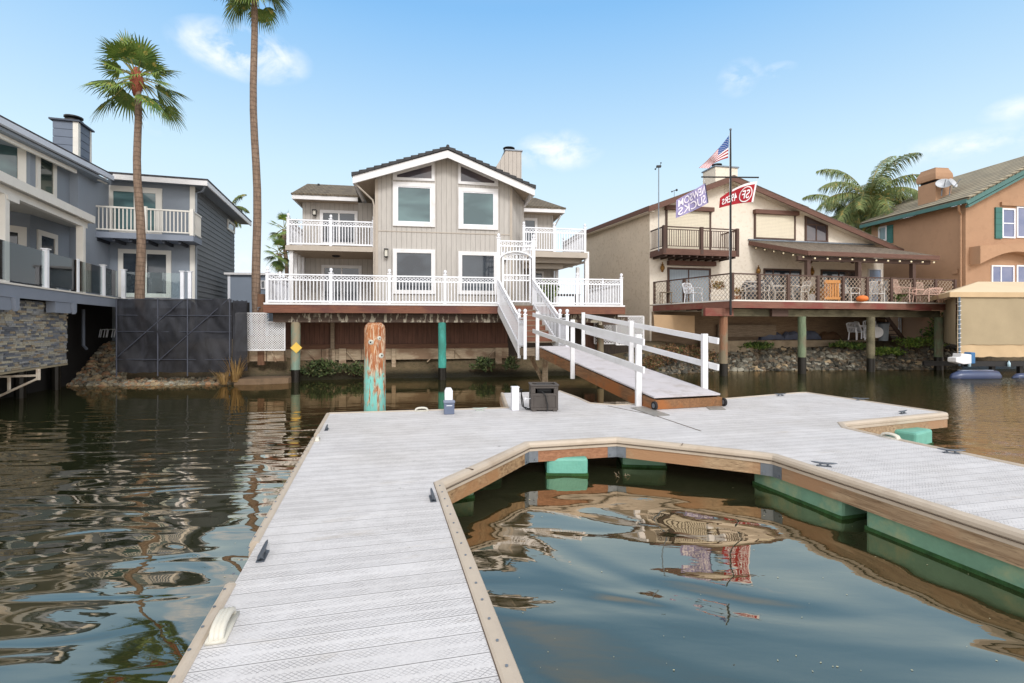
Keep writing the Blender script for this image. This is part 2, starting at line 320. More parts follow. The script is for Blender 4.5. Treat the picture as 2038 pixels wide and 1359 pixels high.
def water():
    m, nt, p = newmat('canal_water'); nt.nodes.remove(p); out = nt.nodes['Material Output']
    g = nt.nodes.new('ShaderNodeNewGeometry'); s = nt.nodes.new('ShaderNodeSeparateXYZ'); nt.links.new(g.outputs['Position'], s.inputs[0]); X, Y = s.outputs[0], s.outputs[1]
    big = noi(nt, coords(nt, .25, (.55, 1.25, 1)), .8, 1.2, .4, 1.1)
    med = noi(nt, coords(nt, -.12, (.42, 1.7, 1)), 1.5, .8, .4, 1.0)
    small = noi(nt, coords(nt, .1, (1.3, 3.6, 1)), 3.6, 2, .5, .3)
    # calm by the far bank, livelier in the open water on both sides
    left = rmp(nt, X, -1.5, -4.0); near = rmp(nt, Y, 13, 8.5); rightw = mth(nt, 'MULTIPLY', rmp(nt, X, 5.5, 9.5), rmp(nt, Y, 25, 15)); ln_ = mth(nt, 'MULTIPLY', left, near)
    h = mth(nt, 'MULTIPLY', big, mth(nt, 'ADD', .055, mth(nt, 'MULTIPLY', ln_, .0)))
    h = mth(nt, 'MULTIPLY', h, rmp(nt, Y, 13, 6, .06, 1))
    h = mth(nt, 'ADD', h, mth(nt, 'MULTIPLY', med, mth(nt, 'ADD', .0020, mth(nt, 'MULTIPLY', ln_, .030))))
    h = mth(nt, 'ADD', h, mth(nt, 'MULTIPLY', small, mth(nt, 'ADD', .0005, mth(nt, 'MULTIPLY', rightw, .012))))
    b = nt.nodes.new('ShaderNodeBump'); b.inputs['Distance'].default_value = 1; b.inputs['Strength'].default_value = 1; nt.links.new(h, b.inputs['Height'])
    gl = nt.nodes.new('ShaderNodeBsdfGlossy'); gl.inputs['Roughness'].default_value = .015; gl.inputs['Color'].default_value = (.95, .81, .66, 1)
    df = nt.nodes.new('ShaderNodeBsdfDiffuse'); nt.links.new(mix(nt, noi(nt, coords(nt), 160, 2), lin(38, 44, 28), lin(46, 51, 33)), df.inputs['Color'])
    lw = nt.nodes.new('ShaderNodeLayerWeight'); lw.inputs['Blend'].default_value = .5; nt.links.new(b.outputs[0], lw.inputs['Normal'])
    ms = nt.nodes.new('ShaderNodeMixShader'); nt.links.new(mth(nt, 'SUBTRACT', rmp(nt, lw.outputs['Facing'], .40, .74, .20, .62), rmp(nt, lw.outputs['Facing'], .80, .94, 0, .08)), ms.inputs[0])
    for sh in (gl, df): nt.links.new(b.outputs[0], sh.inputs['Normal'])
    nt.links.new(df.outputs[0], ms.inputs[1]); nt.links.new(gl.outputs[0], ms.inputs[2]); nt.links.new(ms.outputs[0], out.inputs[0]); return m
WATER = water()
def ground():
    m, nt, p = newmat('muddy_bank'); co = coords(nt); s = nt.nodes.new('ShaderNodeSeparateXYZ'); nt.links.new(co, s.inputs[0]); n = noi(nt, co, 1.6, 7, .65); n2 = noi(nt, co, 14, 5, .6)
    col = mix(nt, rmp(nt, n, .3, .7), lin(84, 72, 54), lin(122, 104, 78)); col = mix(nt, rmp(nt, n2, .5, .7, 0, .8), col, lin(70, 74, 44))
    wet = rmp(nt, mth(nt, 'ADD', s.outputs[2], mth(nt, 'MULTIPLY', n2, .2)), .22, .42, 1, 0); col = mix(nt, wet, col, lin(38, 36, 24)); nt.links.new(col, p.inputs['Base Color']); nt.links.new(rmp(nt, wet, 0, 1, .95, .45), p.inputs['Roughness'])
    bump(nt, p, mth(nt, 'ADD', n, mth(nt, 'MULTIPLY', n2, .5)), .08); return m
GROUND = ground()
def glass_mat(name='clear_glass', tint=(.90, .96, .96), f=.04):
    m, nt, p = newmat(name); nt.nodes.remove(p); out = nt.nodes['Material Output']
    t = nt.nodes.new('ShaderNodeBsdfTransparent'); t.inputs[0].default_value = tint+(1,); g = nt.nodes.new('ShaderNodeBsdfGlossy'); g.inputs['Roughness'].default_value = .02
    fr = nt.nodes.new('ShaderNodeFresnel'); fr.inputs[0].default_value = 1.5; ms = nt.nodes.new('ShaderNodeMixShader')
    nt.links.new(mth(nt, 'ADD', mth(nt, 'MULTIPLY', fr.outputs[0], 1), f*.35), ms.inputs[0]); nt.links.new(t.outputs[0], ms.inputs[1]); nt.links.new(g.outputs[0], ms.inputs[2]); nt.links.new(ms.outputs[0], out.inputs[0]); return m
GLASS = glass_mat()
P_TEAL = pane('teal_window_pane', lin(60, 84, 88), lin(90, 118, 120))
P_DARK = pane('dark_window_pane', lin(36, 42, 50), lin(62, 70, 78))
P_BRONZE = pane('bronze_window_pane', lin(66, 62, 70), lin(92, 82, 84))
P_BLIND = grooved('vertical_blinds', lin(150, 160, 168), -.2, .09, .006, .12)
def leafmat(name, c, c2, c3=None, sc=3.):
    m, nt, p = newmat(name); co = coords(nt); n = noi(nt, co, sc, 3); col = mix(nt, rmp(nt, n, .35, .65), c, c2)
    if c3: col = mix(nt, rmp(nt, noi(nt, co, sc*2.3, 3), .58, .66), col, c3)
    nt.links.new(col, p.inputs['Base Color']); p.inputs['Roughness'].default_value = .55
    try: p.inputs['Subsurface Weight'].default_value = 0
    except Exception: pass
    return m
L_FAN = leafmat('fan_palm_leaf', lin(70, 98, 40), lin(118, 140, 62), lin(164, 154, 80), 2.2)
L_DEAD = leafmat('dry_palm_leaf', lin(150, 124, 70), lin(182, 150, 86))
L_QUEEN = leafmat('queen_palm_leaf', lin(84, 104, 56), lin(126, 138, 82), lin(168, 148, 80), 1.6)
L_BUSH = leafmat('bush_leaf', lin(62, 88, 34), lin(110, 134, 56), lin(70, 76, 36), 4)
L_DRY = leafmat('dry_grass', lin(132, 104, 66), lin(168, 138, 88), lin(120, 84, 50), 4)
L_RED = leafmat('rusty_scrub', lin(122, 84, 56), lin(96, 92, 50), lin(142, 106, 70), 3)
def trunkmat(name, c, c2, pitch=.16):
    m, nt, p = newmat(name); co = coords(nt); s = nt.nodes.new('ShaderNodeSeparateXYZ'); nt.links.new(co, s.inputs[0])
    zz = mth(nt, 'ADD', mth(nt, 'DIVIDE', s.outputs[2], pitch), mth(nt, 'MULTIPLY', noi(nt, co, 3, 2), 1.2)); fr = mth(nt, 'FRACT', zz)
    n = noi(nt, coords(nt, 0, (6, 6, 1.2)), 3, 5); col = mix(nt, rmp(nt, n, .3, .7), c, c2); col = mix(nt, rmp(nt, fr, 0, .3, .6, 0), col, mul(c, .45))
    nt.links.new(col, p.inputs['Base Color']); p.inputs['Roughness'].default_value = .9; bump(nt, p, mth(nt, 'ADD', fr, n), .03); return m
TRUNK = trunkmat('palm_trunk', lin(112, 92, 78), lin(150, 128, 110))
# generic window part with a pane sub-part (and optional mullions)
def window(fr, px, u0, u1, z0, z1, parent, fm=None, pm=None, fw=.11, v=0, proud=.05, mull=(), name='window', sill=False, bars=(), label=None):
    fm = fm or TRIM; pm = pm or P_TEAL
    m = MB(fr); m.box(u0, u1, v-proud, v, z1-fw, z1).box(u0, u1, v-proud, v, z0, z0+fw).box(u0, u0+fw, v-proud, v, z0+fw, z1-fw).box(u1-fw, u1, v-proud, v, z0+fw, z1-fw)
    for a in mull:
        c = u0+(u1-u0)*a; m.box(c-.03, c+.03, v-proud*.8, v, z0+fw, z1-fw)
    for a in bars:
        c = z0+(z1-z0)*a; m.box(u0+fw, u1-fw, v-proud*.7, v, c-.025, c+.025)
    if sill: m.box(u0-.03, u1+.03, v-proud-.04, v-proud, z0-.05, z0+.02)
    w = m.build(name, fm, parent, label=label)
    MB(fr).box(u0+fw*.9, u1-fw*.9, v-.018, v-.004, z0+fw*.9, z1-fw*.9).build('pane', pm, w)
    return w
def wpx(fr, x0, x1, y0, y1, parent, v=0, **k):    # the same, from the photographed corners
    u0 = fr.u(x0, v); u1 = fr.u(x1, v); xm = (x0+x1)/2
    return window(fr, None, u0, u1, fr.z(xm, y1, v), fr.z(xm, y0, v), parent, v=v, **k)
# ================================================================ SETTING
EDGE = [(-80,12),(-25,15.5),(-16.5,16.9),(-13.3,17.0),(-9.6,17.5),(-8,18.6),(-5,19.3),(0,20.0),(3,20.7),(5.2,20.7),(7,21.4),(9.5,22.6),(15,23.3),(22,23.6),(30,24.5),(80,30)]
PROF = [(-3,-1.2),(-.6,-.3),(0,-.03),(.5,.16),(1.1,.5),(1.8,.95),(2.6,1.3),(4.5,1.5),(7,1.6),(30,1.7),(600,1.75)]
def edge_y(x):
    for (a, b), (c, d) in zip(EDGE, EDGE[1:]):
        if a <= x <= c: return b+(d-b)*(x-a)/(c-a)
    return 20
def ground_z(x, y):
    dy = y-edge_y(x)
    for (a, b), (c, d) in zip(PROF, PROF[1:]):
        if a <= dy <= c:
            z = b+(d-b)*(dy-a)/(c-a); break
    else: z = PROF[0][1] if dy < 0 else 1.75
    if -.5 < dy < 8: z += .07*noise.noise(Vector((x*1.3, y*1.3, 0)))
    return z
def terrain():
    xs = [-600,-200,-80]+[-40+i*.6 for i in range(146)]+[80,200,600]; offs = [-3,-.6,-.2,0,.25,.5,.8,1.1,1.5,1.8,2.2,2.6,3.5,4.5,7,12,30,120,600]
    m = MB(); vs = []; n = len(offs)
    for x in xs:
        e = edge_y(max(-79.9, min(79.9, x)))
        for o in offs: vs.append((x, e+o, ground_z(max(-79.9, min(79.9, x)), e+o)))
    m.add(vs, [(i*n+j, (i+1)*n+j, (i+1)*n+j+1, i*n+j+1) for i in range(len(xs)-1) for j in range(n-1)])
    o = m.build('ground', GROUND, smooth=True, org=(0,0,0)); tag(o, 'muddy canal bank rising from the water under the decks and houses', 'ground', kind='structure')
terrain()
m = MB(); m.add([(-700,-700,0),(700,-700,0),(700,60,0),(-700,60,0)], [(0,1,2,3)])
tag(m.build('water', WATER, org=(0,0,0)), 'dark green canal water with rippled reflections of houses and sky', 'water', kind='structure')

# ================================================================ MAIN HOUSE
G = Fr(pd(748, 650, 20.5).x, 20.5, 1, .17)        # front plane of the gabled bay
hm = thing('taupe_house', 'two storey taupe wooden house with white trim and central gable above the dock', 'house', tuple(G.w(3, 4, 1.6)))
uL, uR = 0.0, G.u(1019); DZ = 2.82; BZ = 5.24
def pz(px, py, v=0): return G.z(px, py, v)
PKU = G.u(891, -.6); PKZ = pz(891, 299, -.6)      # ridge point of the white fascia
EL = G.hit(702, 352, -.6); ER = G.hit(1064, 377, -.6)
def roof_z(u, side=0):
    e = EL if u < PKU else ER; return PKZ+(e[1]-PKZ)*(u-PKU)/(e[0]-PKU)
ft = .16
# gabled bay: front wall, chamfer on the right, left return
cham = (G.u(1040, 1.0), 1.0)
m = MB(G)
m.prism([(uL, 1.7), (uR, 1.7), (uR, roof_z(uR)-.1), (PKU, PKZ-.1), (uL, roof_z(uL)-.1)], 0, .12)
m.box(0, .1, .12, 3, 1.7, roof_z(0)-.1)
m.plate([(uR, .002, 1.7), (cham[0], cham[1], 1.7), (cham[0], cham[1], roof_z(cham[0])-.1), (uR, .002, roof_z(uR)-.12)], .1)
m.build('gable_wall', SIDING, hm)
MB(G).box(uL+.004, uR-.004, -.02, 0, pz(880, 464), pz(880, 464)+.035).build('belt_seam', TAUPE, hm)
V2 = 2.3                                           # the recessed wings
wl = G.u(602, V2); wr = G.u(1101, V2); ez = pz(640, 396, V2-.6)
m = MB(G)
m.box(wl, -.0, V2, V2+.15, 1.7, ez+.05).box(wl, wl+.15, V2+.15, 9, 1.7, ez+.05)
m.build('wing_wall', SIDING, hm); m = MB(G)
m.box(cham[0]-.05, wr, V2, V2+.15, 1.7, ez+.05).box(cham[0]-.06, cham[0]+.06, cham[1], V2, 1.7, roof_z(cham[0])-.1).box(wr-.15, wr, V2+.15, 9, 1.7, ez+.05)
m.build('wing_wall', SIDING, hm)
# corner trims
MB(G).box(-.03, .09, -.03, -.001, DZ, roof_z(0)-.15).build('corner_board', TAUPE, hm); m = MB(G); m.box(uR-.09, uR+.01, -.03, -.001, DZ, roof_z(uR)-.15)
m.build('corner_board', TAUPE, hm)
# main gable roof: soffits, fascia, stepped tile courses
BK = 8.0
for nm, e, a0 in (('l', EL, 0), ('r', ER, 1)):
    m = MB(G); th = .14
    m.prism([(PKU, PKZ-.06), (e[0], e[1]-.06), (e[0], e[1]-.06-.04), (PKU, PKZ-.06-.04)], -.55, BK if a0 == 0 else BK)
    m.build('soffit', SOFFIT, hm)
m = MB(G)
for e in (EL, ER):
    s = 1 if e is ER else -1
    m.prism([(PKU, PKZ+.0), (PKU, PKZ-.30), (e[0]+.0, e[1]-.26), (e[0]+.0, e[1]+.03)] if s > 0 else [(PKU, PKZ), (PKU, PKZ-.30), (e[0], e[1]-.26), (e[0], e[1]+.03)], -.63, -.552)
m.build('fascia', TRIM, hm)
for e, s in ((EL, -1), (ER, 1)): MB(G).box(e[0]-.005 if s < 0 else e[0]-.10, e[0]+.10 if s < 0 else e[0]+.005, -.55, BK, e[1]-.24, e[1]-.02).build('gutter', TRIM, hm)
m = MB(G)
for e in (EL, ER):
    n = 13; 
    for i in range(n):
        a, b = i/n, (i+1)/n; u0 = PKU+(e[0]-PKU)*a; u1 = PKU+(e[0]-PKU)*b+(.04 if e is ER else -.04); za = PKZ+(e[1]-PKZ)*a+.03; zb = PKZ+(e[1]-PKZ)*b+.08
        m.prism([(u0, za), (u1, zb-.06), (u1, zb+.085), (u0, za+.09)], -.70, BK)
m.tube([(PKU, -.72, PKZ+.13), (PKU, BK, PKZ+.13)], .07, 8)
m.build('roof', TILE_D, hm)
# hip/shed roofs over both wings
def wing_roof(px0, py0, px1, py1, top0, top1, name):
    v = V2-.7; a = G.hit(px0, py0, v); b = G.hit(px1, py1, v); zt = a[1]
    t0 = G.hit(*top0, v+2.4); t1 = G.hit(*top1, v+2.4); zt2 = max(t0[1], t1[1])
    m = MB(G); A = (a[0], v, zt); B = (b[0], v, zt); C = (t1[0], v+2.4, zt2); D = (t0[0], v+2.4, zt2)
    m.plate([A, B, C, D], -.06)
    if name == 'l': m.plate([(a[0], v, zt), D, (t0[0], 9, zt2), (a[0], 9, zt)], .06)
    else: m.plate([C, B, (b[0], 9, zt), (t1[0], 9, zt2)], -.06)
    m.plate([D, C, (t1[0], 9, zt2), (t0[0], 9, zt2)], -.06)
    # butt ends of the shakes
    random.seed(3); u = a[0]-.03
    while u < b[0]:
        w = random.uniform(.1, .2); m.box(u, min(u+w-.01, b[0]+.05), v-.05-random.uniform(0, .03), v+.1, zt-.02, zt+.035+random.uniform(0, .02)); u += w
    m.build('wing_roof', SH_MAIN, hm)
    m = MB(G); m.box(a[0], b[0], v-.02, v+.06, zt-.2, zt-.025)
    if name == 'l': m.box(a[0], a[0]+.06, v+.06, 9, zt-.2, zt-.025)
    else: m.box(b[0]-.06, b[0], v+.06, 9, zt-.2, zt-.025)
    m.build('wing_fascia', TRIM, hm)
    m = MB(G); m.box(a[0]+.06, b[0]-.06, v+.06, V2, zt-.16, zt-.12)
    if name == 'l': m.box(a[0]+.06, wl-.01, V2+.01, 9, zt-.16, zt-.12)
    else: m.box(wr+.01, b[0]-.06, V2+.01, 9, zt-.16, zt-.12)
    m.build('wing_soffit', SOFFIT, hm)
wing_roof(581, 386, 712, 393, (612, 368), (705, 377), 'l')
wing_roof(1040, 412, 1124, 419, (1045, 395), (1066, 400), 'r')
a = G.hit(634, 372, 3.6); MB(G).tube([(a[0], 3.6, a[1]-.15), (a[0], 3.6, a[1]+.15)], .05, 8).lathe((a[0], 3.6, a[1]-.1), [(.14, 0), (.05, .12)], 8).build('roof_vent', BLACK, hm)
# windows of the gable
for x0, x1, y0, y1 in ((782, 866, 364, 451), (912, 991, 375, 457)): 
    w = wpx(G, x0, x1, y0, y1, hm, fw=.17, proud=.07, sill=False)
    u0, u1 = G.u(x0), G.u(x1); z0, z1 = pz((x0+x1)/2, y1), pz((x0+x1)/2, y0)
    MB(G).box(u0+.17, u1-.17, -.05, -.02, z0+.17, z0+.21).box(u0+.17, u0+.21, -.05, -.02, z0+.21, z1-.21).box(u1-.21, u1-.17, -.05, -.02, z0+.21, z1-.21).box(u0+.17, u1-.17, -.05, -.02, z1-.21, z1-.17).build('sash', VINYL, w)
for x0, x1, y0, y1 in ((782, 866, 496, 585), (912, 990, 501, 586)): wpx(G, x0, x1, y0, y1, hm, fw=.16, proud=.07, pm=P_DARK)
for q, qi in ((((782, 358), (865, 361), (865, 320), (782, 343)), ((790, 353), (859, 356), (859, 329), (790, 348))), (((912, 366), (991, 371), (991, 356), (912, 322)), ((917, 361), (984, 365), (984, 361), (917, 331)))):
    o_ = [G.hit(*p) for p in q]; i_ = [G.hit(*p) for p in qi]
    m = MB(G)
    for k in range(4):
        k2 = (k+1) % 4; m.prism([o_[k], o_[k2], i_[k2], i_[k]], -.055, 0)
    w = m.build('window', TRIM, hm, label='slanted clerestory window under the gable')
    m = MB(G); m.prism(i_, -.02, -.005); m.build('pane', P_BRONZE, w)
# doors and windows of the wings
wpx(G, 637, 712, 419, 488, hm, v=V2, fw=.13, pm=P_DARK, mull=(.5,), name='sliding_door')
wpx(G, 640, 720, 528, 607, hm, v=V2, fw=.13, pm=P_DARK, mull=(.5,), name='sliding_door')
wpx(G, 1040, 1069, 434, 492, hm, v=V2, fw=.12, pm=P_DARK, name='balcony_door')
wpx(G, 1062, 1082, 540, 605, hm, v=V2, fw=.1, pm=P_DARK, name='patio_door')
# wall lanterns
def lantern(fr, px, py, v, parent, h=.34):
    u, z = fr.hit(px, py, v); m = MB(fr); m.box(u-.06, u+.06, v-.03, v, z-h/2, z+h/2).box(u-.085, u+.085, v-.2, v-.03, z+h/2-.04, z+h/2).box(u-.08, u+.08, v-.19, v-.03, z-h/2, z-h/2+.03)
    for a in (-.075, .065): m.box(u+a, u+a+.012, v-.185, v-.17, z-h/2+.03, z+h/2-.04)
    w = m.build('wall_lantern', BLACK, parent); MB(fr).box(u-.055, u+.055, v-.16, v-.05, z-h/2+.031, z+h/2-.041).build('lantern_glass', CREAMP, w)
lantern(G, 769, 504, -.03, hm); lantern(G, 1004, 511, -.03, hm); lantern(G, 627, 424, V2-.02, hm, .25)
# downspout by the left soffit
d0 = G.hit(704, 366, -.3)
m = MB(G); m.tube([(EL[0]+.06, -.45, EL[1]-.2), (EL[0]+.3, -.4, EL[1]-.42), (-.12, -.08, EL[1]-.75), (-.07, -.05, EL[1]-.95), (-.07, -.05, DZ+.05)], .035, 6)
m.build('downspout', TAUPE, hm)
m = MB(G); rr = G.hit(1122, 425, V2-.6); m.tube([(rr[0]-.15, V2-.6, rr[1]-.1), (rr[0]-.25, V2-.3, rr[1]-.35), (wr+.02, V2-.05, rr[1]-.6), (wr+.02, V2-.05, DZ)], .035, 6); m.build('downspout', TRIM, hm)
# chimney chase on the right slope
vc = 3.2; u0, u1 = G.u(997, vc), G.u(1038, vc); um = G.u(1015, vc); zt = G.z(1018, 300, vc); m = MB(G)
m.prism([(u0-.35, roof_z(u0-.35)-.1), (u1, roof_z(u1)-.6), (u1, zt), (u0+.25, zt), (u0-.35, zt-1.0)], vc, vc+1.3); c = m.build('chimney', grooved('taupe_chimney_siding', lin(180, 172, 164), -.17, .2, .012, .08), hm)
MB(G).box(u0+.2, u1+.05, vc-.05, vc+1.35, zt, zt+.06).build('chimney_cap', GALV, c)
cu = (u0+u1)/2-.02; m = MB(G); m.lathe((cu, vc+.6, zt+.06), [(.16, 0), (.16, .1), (.27, .12), (.27, .15), (.18, .17), (.18, .22), (.3, .24), (.3, .27), (.05, .33)], 14); m.build('flue', BLACK, c)
# balconies (floor slabs, soffits) --------------------------------------------------------
def vinyl_bay(parent, A, B, h=1.02, rings=True, sp=.115, mat=None, name='railing_panel', bt=.03, skirt=0):
    A, B = Vector(A), Vector(B); d = B-A; L_ = math.hypot(d.x, d.y); dh = Vector((d.x, d.y, 0)).normalized(); up = Vector((0,0,1)); m = MB()
    m.bar(A+up*h, B+up*h, .07, .05).bar(A+up*.08, B+up*.08, .05, .06)
    if rings: m.bar(A+up*(h-.19), B+up*(h-.19), .05, .045)
    n = max(2, int(round(L_/sp)))
    for i in range(1, n):
        p = A+d*(i/n); m.bar(p+up*.1, p+up*(h-(.21 if rings else .02)), bt, bt)
    if rings:
        n = max(2, int(round(L_/.135)))
        for i in range(n):
            p = A+d*((i+.5)/n)+up*(h-.106); m.ring(p, .05, .011, dh, up, 8)
    return m.build(name, mat or VINYL, parent)
def vinyl_post(parent, p, h=1.2, w=.1, mat=None, name='railing_post', z0=0):
    p = Vector(p); m = MB(); m.box(p.x-w/2, p.x+w/2, p.y-w/2, p.y+w/2, p.z+z0, p.z+h-.12).box(p.x-w/2-.02, p.x+w/2+.02, p.y-w/2-.02, p.y+w/2+.02, p.z+h-.12, p.z+h-.09)
    m.lathe((p.x, p.y, p.z+h-.09), [(.04, 0), (.025, .03), (.05, .06), (.062, .1), (.05, .145), (.015, .165)], 8); return m.build(name, mat or VINYL, parent)
def vinyl_run(parent, pts, first=True, last=True, **k):
    for i, p in enumerate(pts):
        if (i or first) and (i < len(pts)-1 or last): vinyl_post(parent, p)
    for a, b in zip(pts, pts[1:]): vinyl_bay(parent, a, b, **k)
bl = G.u(573, 0); br = G.u(1165, 0)
MB(G).box(bl-.05, -.02, 0, V2, BZ-.2, BZ).build('balcony_floor', SOFFIT, hm); m = MB(G); m.box(cham[0]+.12, br+.05, 0, V2, BZ-.2, BZ); m.build('balcony_floor', SOFFIT, hm)
m = MB(G); m.box(bl-.09, -.02, -.04, -.001, BZ-.2, BZ-.02).box(bl-.09, bl-.051, -.001, V2+1, BZ-.2, BZ-.02); m.build('balcony_fascia', TAUPE, hm); m = MB(G); m.box(uR+.45, br+.09, -.04, -.001, BZ-.24, BZ-.02).box(br+.051, br+.09, -.001, V2, BZ-.24, BZ-.02); m.build('balcony_fascia', TAUPE, hm)
def W3(fr, u, v, z): return fr.w(u, v, z)
vinyl_run(hm, [W3(G, bl, .06, BZ), W3(G, G.u(658), .06, BZ), W3(G, -.08, .06, BZ)])
vinyl_run(hm, [W3(G, bl, .06, BZ), W3(G, bl, V2+.8, BZ)], first=False, last=False)
vinyl_run(hm, [W3(G, G.u(1043), .06, BZ), W3(G, G.u(1104), .06, BZ), W3(G, br, .06, BZ)])
vinyl_run(hm, [W3(G, br, .06, BZ), W3(G, br, V2+1.2, BZ)], first=False)
MB(G).lathe((G.u(669, 1.3), 1.3, BZ-.27), [(.1, 0), (.17, .03), (.17, .07)], 12).build('ceiling_light', BLACK, hm)
# posts of the enclosure under the left balcony, and under the right one
for i in range(5): v = .12+i*.62; MB(G).box(bl+.02, bl+.16, v, v+.14, DZ, BZ-.2).build('porch_post', TRIM, hm)
MB(G).box(bl+.06, bl+.1, .26, 2.75, DZ, DZ+1.2).build('porch_side_panel', TAUPE, hm)
for px in (1170,): u = G.u(px); MB(G).box(u-.09, u+.09, .1, .28, DZ, pz(px, 500)).build('porch_post', TRIM, hm)
m = MB(G)
for v in (.5, 1.2, 1.9): m.box(G.u(1045), br, v, v+.09, BZ-.42, BZ-.2)
m.box(G.u(1045), G.u(1120, 1.0), .95, 1.1, BZ-.62, BZ-.42); m.bar((G.u(1118), 1.5, BZ-.62), (G.u(1172), .3, BZ-.35), .06, .1)
m.build('balcony_joists', TAUPE, hm)
for px in (1108, 1150): u = G.u(px, 1.9); MB(G).box(u-.07, u+.07, 1.85, 2.0, DZ, BZ-.42).build('porch_post', TRIM, hm)

# ================================================================ RAISED DECK OF THE MAIN HOUSE
D = Fr(pd(528, 650, 17.5).x, 17.5, 1, .17); dR = D.u(1241); DV = 3.1
dk = thing('raised_deck', 'long raised deck with white ring-topped balustrade below the taupe house', 'deck', tuple(D.w(6, 1.5, 0)))
MB(D).box(-.02, dR+.02, .05, DV+2.5, DZ-.04, DZ).build('deck_floor', GREYWOOD, dk)
m = MB(D); us = [0-.03, 3.1, 5.9, 8.15-.4]
m.box(-.03, D.u(994), 0, .049, DZ-.33, DZ-.005); m.box(D.u(1062), dR+.03, 0, .049, DZ-.33, DZ-.005); m.box(-.07, -.031, 0, 5.4, DZ-.33, DZ-.005); m.box(dR+.031, dR+.07, 0, 5.4, DZ-.33, DZ-.005)
m.build('fascia_board', DKFASCIA, dk)
m = MB(D); m.box(-.05, D.u(994), -.03, .0-.002, DZ-.045, DZ+.02); m.box(D.u(1062), dR+.05, -.03, -.002, DZ-.045, DZ+.02); m.build('nosing', TRIM, dk)
m = MB(D); m.box(.15, dR-.1, .35, .6, DZ-.66, DZ-.34); m.box(dR-.9, dR+.3, .3, .34, DZ-.75, DZ-.42); m.build('beam', BEAM_P, dk)
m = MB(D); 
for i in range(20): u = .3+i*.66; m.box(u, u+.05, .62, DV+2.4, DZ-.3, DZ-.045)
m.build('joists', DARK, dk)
PILE_T = wood('pile_green_copper', lin(104, 124, 112), lin(128, 150, 134), lin(146, 134, 110), 0, True)
PILE_C = wood('pile_turquoise', lin(44, 140, 130), lin(84, 170, 156), lin(60, 130, 118), 0, True, paint=lin(110, 176, 160), paint_lo=.6)
PILE_W = wood('pile_weathered_red', lin(116, 72, 50), lin(150, 112, 84), lin(120, 110, 90), 0, True)
WETP = basic('wet_pile', lin(24, 22, 18), .35, .3)
def piling(fr, u, v, z1, r, mat, parent, zwet=.45, name='piling'):
    m = MB(fr); ns = 6; pts = [(u+random.uniform(-.008,.008), v, zwet+(z1-zwet)*i/ns) for i in range(ns+1)]
    m.tube(pts, [r*(1+random.uniform(-.03,.03)) for _ in pts], 14); o = m.build(name, mat, parent, smooth=False)
    MB(fr).tube([(u, v, -.8), (u, v, 0), (u, v, zwet)], r*1.01, 14).build('wet_band', WETP, o); return o
piling(D, D.u(588, .45), .47, DZ-.66, .155, PILE_T, dk); piling(D, D.u(880, .45), .47, DZ-.66, .15, PILE_C, dk)
piling(D, D.u(1195, 1.5), 1.5, DZ-.66, .14, PILE_W, dk, .6)
# balustrade
pr = [W3(D, .05, .08, DZ)]+[W3(D, D.u(px), .08, DZ) for px in (658, 775, 886)]+[W3(D, D.u(993), .08, DZ)]
vinyl_run(dk, pr, last=False)
pr2 = [W3(D, D.u(1063), .08, DZ), W3(D, D.u(1150), .08, DZ), W3(D, dR-.06, .08, DZ)]
vinyl_run(dk, pr2, first=False)
vinyl_run(dk, [W3(D, .05, .08, DZ), W3(D, .05, 1.6, DZ), W3(D, .05, 3.2, DZ)], first=False)
vinyl_run(dk, [W3(D, dR-.06, .08, DZ), W3(D, dR-.06, 2.2, DZ), W3(D, dR-.06, 4.3, DZ)], first=False)
MB(D).box(.035, .045, .15, 3.1, DZ+.1, DZ+.8).build('privacy_panel', VINYL, dk)
# retaining wall of boards and beams below the deck
BW = G.off(-.25)
rw = thing('board_retaining_wall', 'reddish board retaining wall on a pale timber footing under the taupe house deck', 'retaining wall', tuple(BW.w(2, 0, .4)))
u0, u1 = BW.u(566), BW.u(1010); zt = 2.55; zm = BW.z(700, 689)
MB(BW).box(u0, u1, 0, .06, zm, zt).build('board_panel', RED_BOARD, rw)
m = MB(BW); m.box(u0, u1, -.1, -.001, zm-.1, zm+.09); m.build('waler', wood('dark_waler', lin(86, 58, 44), lin(112, 78, 58), None, -.17), rw)
m = MB(BW)
for a, b in ((466, 492), (492, 560), (560, 640), (640, 720), (720, 780), (780, 905), (905, 985), (985, 1012)): m.box(BW.u(a)+.01, BW.u(b)-.01, -.05+random.uniform(-.02,.02), .02, BW.z(700, 716), zm-.103)
m.build('footing_beam', OLDWOOD, rw)
m = MB(BW)
for a, b in ((655, 668), (676, 690), (780, 788), (985, 998), (468, 480), (650, 662)): m.box(BW.u(a), BW.u(b), -.16, -.075, .1, zm-.11+random.uniform(0,.03))
m.build('soldier_post', OLDWOOD, rw)
m = MB(BW)
for x0, y0, x1, y1 in ((612, 700, 628, 716), (690, 700, 706, 718), (850, 720, 872, 698), (903, 694, 920, 712), (973, 710, 988, 694), (540, 696, 556, 722), (600, 698, 590, 722)):
    a = BW.hit(x0, y0, -.12); b = BW.hit(x1, y1, -.12); m.bar((a[0], -.1, a[1]), (b[0], -.1, b[1]), .05, .08, (0,1,0))
m.build('diagonal_brace', OLDWOOD, rw)
for px in (664,): u = BW.u(px); MB(BW).box(u-.07, u+.07, -.25, -.11, zm-.1, zt).build('soldier_post', GREYWOOD, rw)
MB(BW).box(BW.u(1010)+.002, BW.u(1285), .3, .36, .4, 2.5).build('dark_lower_boards', wood('dark_boards', lin(48, 40, 34), lin(70, 58, 48), None, -.17, True), rw)
MB(BW).box(BW.u(1160), BW.u(1181), -.2, -.1, .9, 2.2).build('red_panel', RED_BOARD, rw)
